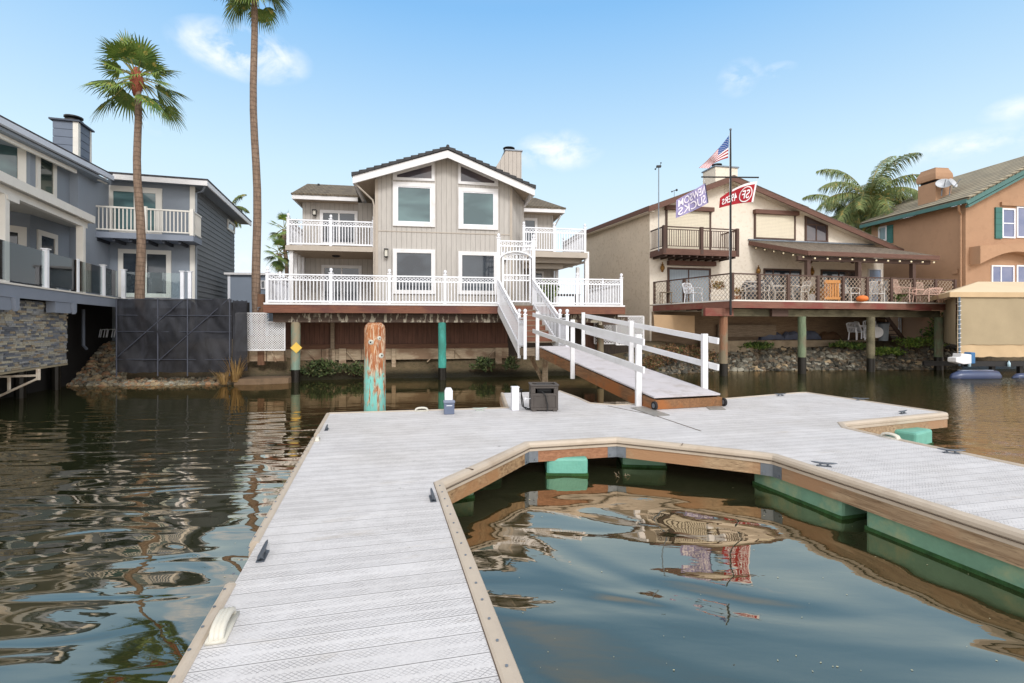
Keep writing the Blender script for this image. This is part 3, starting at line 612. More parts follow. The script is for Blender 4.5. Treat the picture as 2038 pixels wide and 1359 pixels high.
# concrete ledge at the waterline
m = MB(); m.slab([(-9.55, 17.25), (-8.75, 17.35), (-7.9, 17.75), (-7.9, 18.5), (-9.55, 18.1)], -.3, .2)
tag(m.build('concrete_ledge', basic('old_concrete', lin(118, 98, 78), .9, .2, 3, 30, .01, dirt=lin(60, 52, 42), dirt_amt=.6)), 'low brown concrete ledge at the waterline beneath the lattice screen', 'ledge')
TBF = Fr(pd(466, 650, 18.2).x, 18.2, 1, .12); t = thing('timber_bulkhead', 'short pale weathered timber bulkhead directly below the notched lattice screen', 'bulkhead', tuple(TBF.w(1, 0, .6)))
for x0, x1, dv in ((466, 482, 0), (483, 494, -.06), (495, 530, .02), (531, 566, .0)): MB(TBF).box(TBF.u(x0)+.01, TBF.u(x1)-.01, dv, .3, .70 if dv < 0 else .74, 1.13).build('timber', OLDWOOD, t)
MB(TBF).bar((TBF.u(540), -.04, 1.12), (TBF.u(550), -.04, .72), .05, .08, (0, 1, 0)).build('brace', OLDWOOD, t)
# lattice screens
def lattice(fr, x0, y0, x1, y1, v, name, label, cut=None, sp=.075, grp=None, mat=None):
    u0, z1 = fr.hit(x0, y0, v); u1, _ = fr.hit(x1, y0, v); z0 = fr.z(x0, y1, v); m = MB(fr); w, h = u1-u0, z1-z0
    n = int((w+h)/sp)
    cu, cz = (cut or (0, 0))
    for i in range(n):
        t = i*sp
        for sgn in (1, -1):
            # clip the diagonal line to the rectangle
            a = max(0, t-w); b = min(t, h)
            if b <= a: continue
            p = (u0+(t-a) if sgn > 0 else u1-(t-a), z0+a); q = (u0+(t-b) if sgn > 0 else u1-(t-b), z0+b)
            k = 14
            for j in range(k):
                s0 = (p[0]+(q[0]-p[0])*j/k, p[1]+(q[1]-p[1])*j/k); s1 = (p[0]+(q[0]-p[0])*(j+1)/k, p[1]+(q[1]-p[1])*(j+1)/k)
                if cut and (s0[0]+s1[0])/2 > u1-cu and (s0[1]+s1[1])/2 > z1-cz: continue
                m.bar((s0[0], v+(.008 if sgn > 0 else -.008), s0[1]), (s1[0], v+(.008 if sgn > 0 else -.008), s1[1]), .033, .012, (0,1,0)) if False else m.plate([(s0[0]-.012, v+(.01 if sgn > 0 else 0), s0[1]), (s1[0]-.012, v+(.01 if sgn > 0 else 0), s1[1]), (s1[0]+.022, v+(.01 if sgn > 0 else 0), s1[1]), (s0[0]+.022, v+(.01 if sgn > 0 else 0), s0[1])], .006)
    t = thing(name, label, 'lattice', tuple(fr.w((u0+u1)/2, v, z0)), grp); m.build('lattice_strips', mat or WHITE, t)
    f = MB(fr); f.box(u0-.02, u0+.02, v-.02, v+.02, z0, z1).box(u0+.02, u1-.02, v-.02, v+.02, z0-.02, z0+.02).box(u1-.02, u1+.02, v-.02, v+.02, z0-.02, z1-cz)
    if cut: f.box(u0+.02, u1-cu, v-.02, v+.02, z1-.02, z1+.02).box(u1-cu, u1-.02, v-.02, v+.02, z1-cz-.02, z1-cz+.02)
    else: f.box(u0+.02, u1-.02, v-.02, v+.02, z1-.02, z1+.02)
    f.build('frame', mat or WHITE, t); return t
LW = Fr(pd(470, 650, 18.0).x, 18.0, 1, .12)
lattice(LW, 470, 623, 567, 697, 0, 'lattice_screen', 'white notched lattice screen between the black mesh fence and the diamond sign', cut=(.6, .32), sp=.085)
LW2 = G.off(-1.0)
lattice(LW2, 1226, 629, 1281, 686, 0, 'lattice_screen', 'white lattice screen under the right end of the white-railed deck', sp=.12)
lattice(LW2, 1183, 640, 1222, 684, .25, 'lattice_screen', 'narrow lattice screen behind the gangway beside the red board', sp=.12)
# diamond sign on the piling
s = D.hit(589, 692, .25); m = MB(D); m.prism([(s[0]-.2, s[1]), (s[0], s[1]-.2), (s[0]+.2, s[1]), (s[0], s[1]+.2)], .285, .3)
tag(m.build('diamond_sign', basic('yellow_reflective', lin(222, 186, 84), .5, .06, 4)), 'blank yellow diamond sign nailed to the grey-green piling', 'sign')
# foreground mooring pile
def mooring_pile():
    c = pd(746, 650, 9.62); t = thing('mooring_pile', 'thick weathered mooring pile with rust and turquoise stains behind the dock edge', 'mooring pile', (c.x, c.y, -1))
    m_, nt, p = newmat('rust_turquoise_pile'); co = coords(nt, 0, (7, 7, .9)); g = nt.nodes.new('ShaderNodeNewGeometry'); s_ = nt.nodes.new('ShaderNodeSeparateXYZ'); nt.links.new(g.outputs['Position'], s_.inputs[0])
    n = noi(nt, co, 1.4, 7, .65, 1.2); col = mix(nt, rmp(nt, n, .35, .65), lin(140, 74, 36), lin(172, 116, 74))
    col = mix(nt, rmp(nt, noi(nt, co, 2.6, 6, .6, 2), .5, .58, 0, .9), col, lin(196, 176, 150))
    tz = rmp(nt, s_.outputs[2], 1.75, .55, 0, .30); tq = rmp(nt, mth(nt, 'ADD', noi(nt, coords(nt, 0, (4, 4, .9)), 2.4, 6, .62, .8), tz), .66, .76)
    col = mix(nt, tq, col, lin(120, 188, 178)); col = mix(nt, rmp(nt, noi(nt, co, 5, 5, .6, 1), .60, .66, 0, .8), col, lin(74, 44, 28))
    nt.links.new(col, p.inputs['Base Color']); p.inputs['Roughness'].default_value = .85; bump(nt, p, n, .02)
    r = .2; top = H+(HY-642)/F*9.62; pts = [(c.x, c.y, -1), (c.x, c.y, .3), (c.x, c.y, 1.0), (c.x, c.y, top-.12), (c.x, c.y, top-.05), (c.x, c.y, top)]
    MB().tube(pts, [r, r, r*1.01, r*.98, r*.88, r*.6], 28).build('pile_shaft', m_, t, smooth=True)
    for px, py, k in ((738, 681, 1), (754, 673, .8), (757, 708, 1.05)):
        q = pd(px, py, 9.62-r); dx = q.x-c.x; q.y = c.y-math.sqrt(max(.01, r*r-dx*dx)); nrm = Vector((dx, q.y-c.y, 0)).normalized(); x_ = nrm.cross(Vector((0,0,1)))
        o = MB().tube([q-nrm*.01, q+nrm*.012], [.055*k, .035*k], 14).build('knot', basic('pale_knot', lin(188, 190, 180), .8, .2, 9), t); 
        MB().tube([q+nrm*.005, q+nrm*.014], .017*k, 8).build('bolt_hole', DARK, o)
mooring_pile()

# ================================================================ STAIRS, ARCHED GATE, GANGWAY
st = thing('deck_staircase', 'white-railed staircase with brown risers leading from the deck to the gangway', 'staircase', (0.9, 16.6, 1.3))
T0, T1 = Vector((-.51, 18.86, DZ)), Vector((.81, 19.08, DZ)); B0, B1 = Vector((.24, 16.75, 1.3)), Vector((1.62, 16.95, 1.3))
n = 8
m = MB(); m2 = MB(); RISER = wood('brown_riser', lin(112, 70, 54), lin(138, 92, 72))
for i in range(1, n):
    a = T0.lerp(B0, i/n); b = T1.lerp(B1, i/n); z = a.z; f = (B0-T0); f.z = 0; f.normalize()
    q = [a, b, b-f*.3, a-f*.3]; m.slab([(p.x, p.y) for p in q], z-.035, z)
    q = [a-f*.27, b-f*.27, b-f*.29, a-f*.29]; m2.slab([(p.x, p.y) for p in q], z+.002, z+.15)
m.build('tread', GREYWOOD, st); m2.build('riser', RISER, st)
for a, b in ((T0, B0), (T1, B1)): MB().bar(a+Vector((0,0,-.12)), b+Vector((0,0,-.12)), .05, .28).build('stringer', WHITE, st)
fwd = Vector((B0.x-T0.x, B0.y-T0.y, 0)).normalized(); L0, L1 = B0+fwd*.55, B1+fwd*.55
m = MB(); m.slab([(p.x, p.y) for p in (B0, B1, L1, L0)], 1.22, 1.3); m.slab([(p.x, p.y) for p in (B0, B1, L1, L0)], 1.05, 1.218); m.build('landing', GREYWOOD, st)
for a, b, c in ((T0, B0, L0), (T1, B1, L1)):
    vinyl_bay(st, a+Vector((0,0,-.05)), b, 1.0, rings=True, sp=.115); vinyl_post(st, b, 1.22, z0=-.35, name='newel_post')
    vinyl_bay(st, b, c, .98, sp=.1); vinyl_post(st, c, 1.2, z0=-.35, name='newel_post')
m = MB(); a = L0+Vector((.1, .2, -.1)); m.bar(a, (a.x+.55, a.y+.8, .1), .05, .14); m.tube([(B1.x-.5, 17.0, -.4), (B1.x-.5, 17.0, 1.1)], .1, 10); m.build('support_brace', OLDWOOD, st)
# arched gate
ag = thing('arched_gate', 'tall white arbor with arched head and picket gate at the top of the stairs', 'gate', tuple(D.w(D.u(1028), .08, DZ)))
ua, ub = D.u(993), D.u(1063); zt = D.z(993, 478); za = D.z(1028, 487)
for u in (ua, ub): vinyl_post(ag, W3(D, u, .08, DZ), zt-DZ+.2, .12, name='gate_post')
m = MB(D); m.box(ua, ub, .05, .11, za+.12, za+.17).box(ua, ub, .05, .11, za-.07, za-.02)
for i in range(9): m.ring((ua+(ub-ua)*(i+.5)/9, .08, za+.05), .05, .011, (1,0,0), (0,0,1), 8)
# arch band
k = 14; cz = za-.62; hw = (ub-ua)/2; um = (ua+ub)/2; pts = [(um-hw*math.cos(math.pi*i/k), .08, cz+.38*math.sin(math.pi*i/k)) for i in range(k+1)]
for p, q in zip(pts, pts[1:]): m.bar(p, q, .06, .05)
for i in range(1, 12):
    u = ua+(ub-ua)*i/12; zz = cz+.38*math.sin(math.acos(max(-1, min(1, (u-um)/hw))))
    if za-.07-zz > .04: m.box(u-.014, u+.014, .066, .094, zz, za-.07)
m.build('arch_head', VINYL, ag)
gd = MB(D); g0, g1 = ua+.14, ub-.08; 
for z in (.12, .92, 1.12, 1.72, 1.92): gd.box(g0, g1, .15, .2, DZ+z, DZ+z+.05)
for z in (1.02, 1.82):
    for i in range(7): gd.ring((g0+(g1-g0)*(i+.5)/7, .175, DZ+z+.02), .045, .01, (1,0,0), (0,0,1), 8)
for i in range(9):
    u = g0+(g1-g0)*(i+.5)/9; gd.box(u-.014, u+.014, .16, .19, DZ+.12, DZ+2.02+.22*math.sin(math.pi*(1-i/8*.7-.1)))
    
gd.box(g1-.06, g1, .14, .21, DZ+.08, DZ+2.0).box(g0, g0+.05, .14, .21, DZ+.08, DZ+2.0); gd.build('gate_leaf', VINYL, ag)

gw = thing('gangway', 'white-railed wooden gangway ramp on wheels resting on the dock', 'gangway', (2, 13, .5))
A0 = Vector((.87, 16.25, 1.34)); A1 = Vector((2.27, 16.66, 1.34)); E0 = Vector((2.66, 9.40, .66)); E1 = Vector((4.08, 9.84, .66))
up = Vector((0,0,1))
RAMPDECK = basic('ramp_decking', lin(196, 192, 196), .6, .06, 3, 40, .001, dirt=lin(150, 140, 130), dirt_amt=.5)
m = MB(); N_ = 56
for i in range(N_):
    a, b = (i+.03)/N_, (i+.97)/N_; q = [A0.lerp(E0, a), A1.lerp(E1, a), A1.lerp(E1, b), A0.lerp(E0, b)]; m.plate([p for p in q], .03)
m.build('ramp_deck', RAMPDECK, gw)
ax = (E0-A0).normalized(); cr = (E1-E0).normalized()
for a, b in ((A0, E0), (A1, E1)): MB().bar(a+up*-.17+ (cr*.03 if a is A0 else -cr*.03), b+up*-.17+(cr*.03 if a is A0 else -cr*.03), .05, .27).build('side_beam', RAMPWOOD, gw)
MB().bar(E0+up*-.115+ax*.028, E1+up*-.115+ax*.028, .05, .17).build('end_board', RAMPWOOD, gw)
m = MB()
for i in range(6): a = A0.lerp(E0, (i+.5)/6); b = A1.lerp(E1, (i+.5)/6); m.bar(a+cr*.06-up*.14, b-cr*.06-up*.14, .05, .18)
m.build('cross_joist', GREYWOOD, gw)
tL = []
def side(a, e, s, fr3):
    ps = []
    for t in fr3:
        p = a.lerp(e, t)+s*.05; ps.append(p); MB().box(p.x-.055, p.x+.055, p.y-.06, p.y+.06, p.z-.42, p.z+1.14).build('post', WHITE, gw, bevel=.008)
    for h in (1.03, .5):
        f0 = a.lerp(e, fr3[0])-ax*.25+s*.125; f1 = a.lerp(e, fr3[2])+ax*.35+s*.125; MB().bar(f0+up*h, f1+up*h, .04, .125).build('rail', WHITE, gw, bevel=.004)
def tt(a, e, px):                                  # fraction along an edge seen at this column
    k = (px-CX)/F; return (a.x-k*a.y)/((a.x-k*a.y)-(e.x-k*e.y))
side(A0, E0, -cr, [max(.0, tt(A0, E0, 1066)), tt(A0, E0, 1143), tt(A0, E0, 1275)])
side(A1, E1, cr, [max(.0, tt(A1, E1, 1158)), tt(A1, E1, 1253), tt(A1, E1, 1398)])
for p, s in ((E0, -1), (E1, 1)):
    c = p+ax*.06+cr*(s*.03)+up*-.13; c.z = .45+.082; o = MB().tube([c-cr*.022, c+cr*.022], .08, 18).build('wheel', RUBBER, gw); MB().tube([c-cr*.026, c+cr*.026], .045, 12).build('hub', GALV, o)
# ================================================================ FLOATING DOCK
dz = .45; OUT = []
def g2(px, py): p = gp(px, py, dz); return (p.x, p.y)
fs = Vector((-.5716, -0)).x
bl_ = g2(655, 823); fl = g2(357, 1359); dirL = Vector((fl[0]-bl_[0], fl[1]-bl_[1])).normalized()
flx = (fl[0]+dirL.x*6, fl[1]+dirL.y*6)
c1 = g2(866, 961); fr_ = g2(1004, 1359); dirR = Vector((fr_[0]-c1[0], fr_[1]-c1[1])).normalized(); frx = (fr_[0]+dirR.x*6, fr_[1]+dirR.y*6)
r1 = g2(2038, 1059); r0 = g2(1545, 905); dr = Vector((r1[0]-r0[0], r1[1]-r0[1])).normalized(); r1x = (r1[0]+dr.x*7, r1[1]+dr.y*7)
o1 = g2(2038, 929); o0 = g2(1755, 869); do = Vector((o1[0]-o0[0], o1[1]-o0[1])).normalized(); o1x = (o1[0]+do.x*9, o1[1]+do.y*9)
basin = [frx, c1, g2(959, 920), g2(1045, 880.5), g2(1226, 870.5), g2(1400, 888.5), g2(1500, 899), r0, r1x]
outer = [o1x, o0, g2(1676, 851), g2(1668, 841), g2(1876, 821), g2(1605, 781.5), g2(1588, 782), g2(1431, 795), g2(1226, 806.5), g2(1173, 802.5), g2(1150, 792), g2(1112, 778), g2(1001, 782), g2(1012, 812), bl_, flx]
poly = basin+outer
dock = thing('floating_dock', 'grey plank floating dock with cream rim wrapped around a boat slip', 'dock', (1, 7, 0))
m = MB(); m.slab(poly[::-1], dz-.035, dz); m.build('decking', DECKING, dock)
# rounded rim all around (outward = right of travel for this clockwise order)
ar = sum(poly[i][0]*poly[(i+1) % len(poly)][1]-poly[(i+1) % len(poly)][0]*poly[i][1] for i in range(len(poly)))
path = poly if ar > 0 else poly[::-1]
prof = [(-.012, dz+.004), (.0, dz+.014), (.05, dz+.016), (.085, dz+.006), (.1, dz-.02), (.1, dz-.05), (.085, dz-.058), (.1, dz-.066), (.1, dz-.1), (.02, dz-.105), (.0, dz-.04), (-.012, dz-.036)]
MB().sweep(basin[::-1] if ar > 0 else basin, [(o, z) for o, z in prof]).build('slip_rim', DOCKRIM, dock) if False else None
def rim(pts, wide, name='rim'):
    s = 1 if ar > 0 else -1
    P = pts if ar > 0 else pts[::-1]; k = .9 if wide else .55
    return MB().sweep(P, [((o if o < 0.001 else o*k), z) for o, z in prof]).build(name, DOCKRIM, dock)
rim(basin, True); rim(outer[:5], True); rim(outer[4:12], False); rim(outer[12:15], False)
# left finger rim in two lengths with a gap
Lf = lambda px, py: g2(px, py)
def on_left(t): return (bl_[0]+dirL.x*t, bl_[1]+dirL.y*t)
segs = [(0, 1.75), (2.05, 5.55), (6.15, 14)]
for a, b in segs: rim([on_left(a), on_left(b)], False)
def board(pts, t=.045, o=.03, z0=.2, z1=.352, mat=DOCKWOOD, name='side_board'):
    P = pts if ar > 0 else pts[::-1]
    return MB().sweep(P, [(o, z0), (o+t, z0), (o+t, z1), (o, z1)]).build(name, mat, dock)
DWR = wood('dock_side_wood_right_arm', lin(124, 100, 76), lin(184, 160, 130), lin(158, 124, 94), -math.atan2(dr.y, dr.x), bmp=.006); DWL = wood('dock_side_wood_finger', lin(124, 100, 76), lin(184, 160, 130), lin(158, 124, 94), -math.atan2(dirR.y, dirR.x), bmp=.006); DWD = wood('dock_side_wood_slant', lin(112, 84, 58), lin(176, 148, 112), lin(150, 112, 76), -.62, bmp=.008)
board(basin[:2], mat=DWL); board(basin[1:4], mat=DWD); board(basin[3:5], mat=wood('dock_side_red_wood', lin(134, 92, 66), lin(168, 122, 92), None, .1)); board(basin[4:8], mat=wood('dock_side_wood_back', lin(130, 106, 80), lin(186, 160, 128), lin(160, 124, 92), .3, bmp=.006)); board(basin[7:9], mat=DWR)
board(outer[:2]); board(outer[1:4]); board(outer[3:5]); board(outer[4:6]); board(outer[5:12]); board(outer[11:14]); board(outer[13:15]); board(outer[14:16], o=0)
# steel corner brackets
def bracket(pts, name='corner_bracket'):
    P = pts if ar > 0 else pts[::-1]
    b = MB().sweep(P, [(.07, .2), (.079, .2), (.079, .35), (.07, .35)]).build(name, GALV, dock)
    mm = MB()
    for i in (0, -1):
        q = P[0] if i == 0 else P[-1]; r = P[1] if i == 0 else P[-2]; d = (Vector(r)-Vector(q)).normalized(); nn = Vector((d.y, -d.x))*(1 if i == 0 else -1); c = Vector(q)+d*.04+nn*.078
        mm.tube([(c.x, c.y, .235), (c.x+nn.x*.015, c.y+nn.y*.015, .235)], .014, 8)
    mm.build('bolt', GALV, b)
def around(i, l=.16):
    a, b, c = (Vector(basin[k]) for k in (i-1, i, i+1)); return [tuple(b+(a-b).normalized()*l), tuple(b), tuple(b+(c-b).normalized()*l)]
bracket(around(3)); bracket(around(4)); bracket(around(7)); bracket(around(1, .1))
# joints in the rim and screws
m = MB()
for a, b, t in ((1, 2, .62), (4, 5, .78), (0, 1, .30), (7, 8, .28), (7, 8, .55)):
    p = Vector(basin[a]).lerp(Vector(basin[b]), t); d = (Vector(basin[b])-Vector(basin[a])).normalized(); nn = Vector((d.y, -d.x))*(1 if ar > 0 else -1); m.bar((p.x, p.y, dz+.0135), (p.x+nn.x*.102, p.y+nn.y*.102, dz+.0135), .006, .012)
m.build('rim_joint', RIMLINE, dock)
m = MB()
for a, b, k in ((basin[0], basin[1], 1), (on_left(2.05), on_left(14), 1)):
    a, b = Vector(a), Vector(b); L_ = (b-a).length; i = 0; d = (b-a).normalized(); nn = Vector((d.y, -d.x))*(1 if ar > 0 else -1)
    while i*.19 < L_: p = a+d*i*.19+nn*.03; m.tube([(p.x, p.y, dz+.015), (p.x, p.y, dz+.021)], .008, 6); i += 1
tag(m.build('rim_screws', GALV, dock), None, None, kind='stuff')
for P__ in ([basin[::-1] if ar <= 0 else basin, ]):
    MB().sweep(P__, [(-.017, dz), (-.010, dz), (-.010, dz+.004), (-.017, dz+.004)]).build('rim_shadow_line', RIMLINE, dock)  # dark strip painted in for the shadow gap inside the rim
    MB().sweep(P__, [(.094, dz-.063), (.1015, dz-.063), (.1015, dz-.056), (.094, dz-.056)]).build('rim_groove', RIMLINE, dock)
# floats
FLOAT = basic('green_float', lin(108, 148, 126), .55, .18, 3, 30, .004, dirt=lin(150, 160, 124), dirt_amt=.8)
FLOAT2 = basic('turquoise_float', lin(108, 172, 156), .5, .12, 4, 30, .004, dirt=lin(70, 150, 140), dirt_amt=.6)
ALG = basic('algae_band', lin(46, 84, 44), .9, .4, 9, 60, .01)
def flt(c, d, L_, w, mat=FLOAT, z0=-.25, z1=.24):
    d = Vector(d).normalized(); f = Fr(c[0], c[1], d.x, d.y)
    o = MB(f).box(-L_/2, L_/2, -w/2, w/2, z0, z1).build('float', mat, dock, bevel=.04)
    MB(f).box(-L_/2-.004, L_/2+.004, -w/2-.004, w/2+.004, -.02, .035).build('algae_band', ALG, o)
for s in (1.4, 4.4): 
    p = Vector(basin[0]).lerp(Vector(basin[1]), 0.0)
def inset(a, b, t, off): 
    a, b = Vector(a), Vector(b); d = (b-a).normalized(); nn = Vector((d.y, -d.x))*(1 if ar > 0 else -1); p = a.lerp(b, t)-nn*off; return p, d
for y in (-1.5, .8, 3.2): flt((bl_[0]+dirL.x*(bl_[1]-y)/-dirL.y+.75, y), dirL, 1.9, .8)
flt((-1.35, 6.0), (1, .25), 1.7, .7)
p = gp(965, 938, .05); flt((p.x-.15, p.y+.45), (1, .35), .6, .6)
p = gp(1130, 930, .12); flt((p.x, p.y+.30), (.02, 1), .55, .56, FLOAT2); 
p = gp(1285, 920, .1); flt((p.x+.05, p.y+.5), (1, -.1), .62, .8)
d7 = Vector(r1x)-Vector(r0); d7.normalize()
for s0, s1 in ((-.35, .9), (1.15, 3.6), (3.9, 6.4)):
    c = Vector(r0)+d7*((s0+s1)/2); nn = Vector((d7.y, -d7.x))*(-1)
    if nn.x < 0: nn = -nn
    c = c+nn*.42; flt(c, d7, s1-s0, .9)
c = gp(1815, 856, .25); flt((c.x, c.y+.1), (1, .6), .62, .5, FLOAT2, z1=.26)
c = g2(1700, 812); flt(c, (1, .2), 1.6, .9)
c = g2(1100, 800); flt((c[0], c[1]), (1, .2), 1.4, .7)
# mooring cleats and white dock handles are fixed to the dock
def cleat(px, py, ang, s=1.0, m_=CLEAT, z=dz):
    p = gp(px, py, z); f = Fr(p.x, p.y, math.cos(ang), math.sin(ang)); m = MB(f); L_ = .15*s
    m.tube([(-L_, 0, .052*s), (-L_*.75, 0, .048*s), (-L_*.3, 0, .042*s), (0, 0, .04*s), (L_*.3, 0, .042*s), (L_*.75, 0, .048*s), (L_, 0, .052*s)], [.004*s, .011*s, .014*s, .015*s, .014*s, .011*s, .004*s], 8)
    for a in (-.045*s, .045*s): m.tube([(a*1.25, 0, 0), (a, 0, .012*s), (a*.8, 0, .042*s)], [.028*s, .014*s, .012*s], 8)
    m.box(-.085*s, .085*s, -.026*s, .026*s, 0, .008*s)
    for v in range(len(m.v)): m.v[v] = (m.v[v][0], m.v[v][1], m.v[v][2]+z)
    return m.build('cleat', m_, dock, smooth=False)
fa = math.atan2(dirL.y, dirL.x); ba = math.atan2(dirR.y, dirR.x); ra = math.atan2(dr.y, dr.x)
cleat(523, 1108, fa, 1.0); cleat(861, 993, ba, 1.0); cleat(650, 855, fa, 1.0); cleat(955, 817, .2, .95, basic('pale_cleat', lin(178, 186, 178), .5))
cleat(1640, 928, ra+.9, .85); cleat(1893, 902, ra+.9, .95); cleat(1797, 823, .5, 1.0); cleat(1713, 797, -.5, 1.0); cleat(1553, 788, .2, 1.0)
def handle(px, py, ang, s=1.):
    p = gp(px, py, dz); f = Fr(p.x, p.y, math.cos(ang), math.sin(ang)); m = MB(f); L_ = .125*s
    for y in (-.022*s, 0, .022*s):
        m.tube([(-L_, y, dz), (-L_*.96, y, dz+.028*s), (-L_*.84, y, dz+.05*s), (-L_*.5, y, dz+.064*s), (0, y, dz+.068*s), (L_*.5, y, dz+.064*s), (L_*.84, y, dz+.05*s), (L_*.96, y, dz+.028*s), (L_, y, dz)], .017*s, 8)
    m.box(-L_*1.15, L_*1.15, -.05*s, .05*s, dz, dz+.018*s); return m.build('dock_handle', CREAMP, dock, smooth=True)
handle(444, 1252, fa, .92); handle(839, 818, .18, .9); handle(632, 876, fa, .6); handle(1420, 794+0, .18, .8); handle(1772, 872, ra, .9)
# seam of the hinge and track under the gangway
m = MB(); a, b, c = g2(1210, 808), g2(1300, 826), g2(1395, 858)
for p, q in ((a, b), (b, c)): m.bar((p[0], p[1], dz+.003), (q[0], q[1], dz+.003), .012, .006)
m.build('deck_seam', RIMLINE, dock)
p, q = g2(1255, 812), g2(1303, 829); m = MB(); WP = basic('worn_plate', lin(150, 146, 140), .5, .2, 9, metal=.3); m.plate([(p[0], p[1], dz+.012), (q[0], q[1], dz+.012), (q[0]+.3, q[1]+.12, dz+.012), (p[0]+.3, p[1]+.12, dz+.012)], .008); m.build('wear_plate', WP, dock); m = MB()
p, q = g2(1415, 806), g2(1445, 816); m.plate([(p[0]-.15, p[1], dz+.012), (q[0]-.3, q[1], dz+.012), (q[0], q[1], dz+.012), (p[0]+.15, p[1], dz+.012)], .008); m.build('wear_plate', WP, dock)
# power pedestal with blue-grey box
p = gp(893, 822, dz); t = thing('utility_pedestal', 'short white dock pedestal with a blue-grey outlet box', 'pedestal', (p.x, p.y, dz))
f = Fr(p.x, p.y, 1, .2); m = MB(f); m.prism([(-.07, dz), (.07, dz), (.07, dz+.4), (.045, dz+.45), (-.045, dz+.45), (-.07, dz+.4)], -.02, .1); m.build('post', VINYL, t, bevel=.01)
m = MB(f); m.box(-.09, .09, -.15, -.022, dz, dz+.2); bx = m.build('outlet_box', basic('blue_grey_plastic', lin(96, 106, 128), .5, .08), t, bevel=.01)
MB(f).box(-.1, .1, -.165, -.022, dz+.202, dz+.24).build('lid', basic('blue_grey_lid', lin(120, 128, 148), .5, .08), bx, bevel=.008)
MB(f).box(-.05, .05, -.1555, -.151, dz+.15, dz+.162).build('badge', VINYL, bx)
MB(f).ring((0, -.023, dz+.33), .04, .003, (1,0,0), (0,0,1), 16).build('embossed_ring', CREAMP, t)
# white water post with faucet and hose
p = gp(1025, 816, dz); t = thing('water_post', 'white square water post with a tap and dark hose beside the hose box', 'post', (p.x, p.y, dz)); f = Fr(p.x, p.y, 1, .2)
MB(f).box(-.065, .065, -.065, .065, dz, dz+.42).build('post', VINYL, t, bevel=.01); MB(f).box(-.07, .07, -.07, .07, dz+.421, dz+.44).build('cap', VINYL, t)
m = MB(f); m.tube([(.065, 0, dz+.36), (.12, 0, dz+.36), (.12, 0, dz+.31)], .012, 8); m.box(.105, .135, -.03, .03, dz+.372, dz+.385); m.build('tap', BLACK, t)
m = MB(f); m.tube([(.12, 0, dz+.31), (.115, -.01, dz+.2), (.13, -.03, dz+.08), (.2, -.07, dz+.02), (.32, -.08, dz+.015)], .011, 8); m.tube([(.12, .0, dz+.3), (.15, .01, dz+.18), (.16, -.02, dz+.06), (.26, -.03, dz+.02), (.34, -.03, dz+.1), (.33, 0, dz+.2)], .011, 8); m.build('hose', BLACK, t)
# hose box
p = gp(1046, 819, dz); t = thing('hose_box', 'dark brown wicker-look hose reel box with an open slot on the dock', 'hose box', (p.x, p.y, dz)); 
f = Fr(p.x+.10, p.y+.0, 1, .05)
WICK = basic('brown_resin', lin(76, 70, 66), .6, .12, 4, 70, .006); bw, bd, bh = .50, .44, .48
m = MB(f); m.box(0, bw, 0, .03, dz+.02, dz+.07).box(0, bw, 0, .03, dz+.28, dz+.33).box(0, .05, 0, .03, dz+.07, dz+.28).box(bw-.05, bw, 0, .03, dz+.07, dz+.28).box(.05, bw-.05, .008, .02, dz+.07, dz+.28)
m.box(0, .08, 0, .03, dz+.33, dz+bh-.06).box(bw-.08, bw, 0, .03, dz+.33, dz+bh-.06).box(0, bw, 0, .03, dz+bh-.06, dz+bh-.02).box(.24, .26, -.005, .02, dz+.07, dz+.28)
m.box(0, .03, .03, bd, dz+.02, dz+bh-.02).box(bw-.03, bw, .03, bd, dz+.02, dz+bh-.02).box(.03, bw-.03, bd-.03, bd, dz+.02, dz+bh-.02)
for u in (0.02, bw-.1): m.box(u, u+.08, -.01, .05, dz, dz+.05)
m.build('box_shell', WICK, t, bevel=.006)
m = MB(f); m.box(-.015, bw+.015, -.015, .05, dz+bh-.018, dz+bh+.01).box(-.015, .04, .05, bd+.015, dz+bh-.018, dz+bh+.01).box(bw-.04, bw+.015, .05, bd+.015, dz+bh-.018, dz+bh+.01).box(.04, bw-.04, bd-.04, bd+.015, dz+bh-.018, dz+bh+.01).box(.04, bw-.04, .05, bd-.04, dz+bh-.05, dz+bh-.03); m.build('lid', WICK, t, bevel=.006)
m = MB(f); m.tube([(.12, .2, dz+.37), (.38, .2, dz+.37)], .12, 14); m.build('reel', BLACK, t)
m = MB(f); m.tube([(.12, .05, dz+.38), (.2, -.02, dz+.37), (.26, -.03, dz+.3), (.3, -.03, dz+.12), (.3, -.05, dz+.02)], .01, 6); m.build('hose', BLACK, t)
m = MB(f); m.tube([(-.1, .12, dz+.22), (0, .12, dz+.22)], .008, 6).tube([(-.1, .12, dz+.25), (-.1, .12, dz+.19)], .01, 6); m.build('crank', VINYL, t)
# ================================================================ GREY HOUSE ON THE LEFT
def island(name, cols, rough=.85, var=.2, bmp=.006, sc=20):   # colour picked per separate stone/leaf
    m, nt, p = newmat(name); g = nt.nodes.new('ShaderNodeNewGeometry'); r = nt.nodes.new('ShaderNodeValToRGB'); r.color_ramp.interpolation = 'CONSTANT'
    e = r.color_ramp.elements; n = len(cols); e[0].position = 0; e[0].color = cols[0]+(1,); e[1].position = 1/n; e[1].color = cols[1]+(1,)
    for i in range(2, n): q = e.new(i/n); q.color = cols[i]+(1,)
    nt.links.new(g.outputs['Random Per Island'], r.inputs[0]); co = coords(nt); n1 = noi(nt, co, sc, 4)
    col = mix(nt, rmp(nt, n1, .3, .7, 0, var*2), r.outputs[0], (.02, .02, .02)); nt.links.new(col, p.inputs['Base Color']); p.inputs['Roughness'].default_value = rough; bump(nt, p, n1, bmp); return m
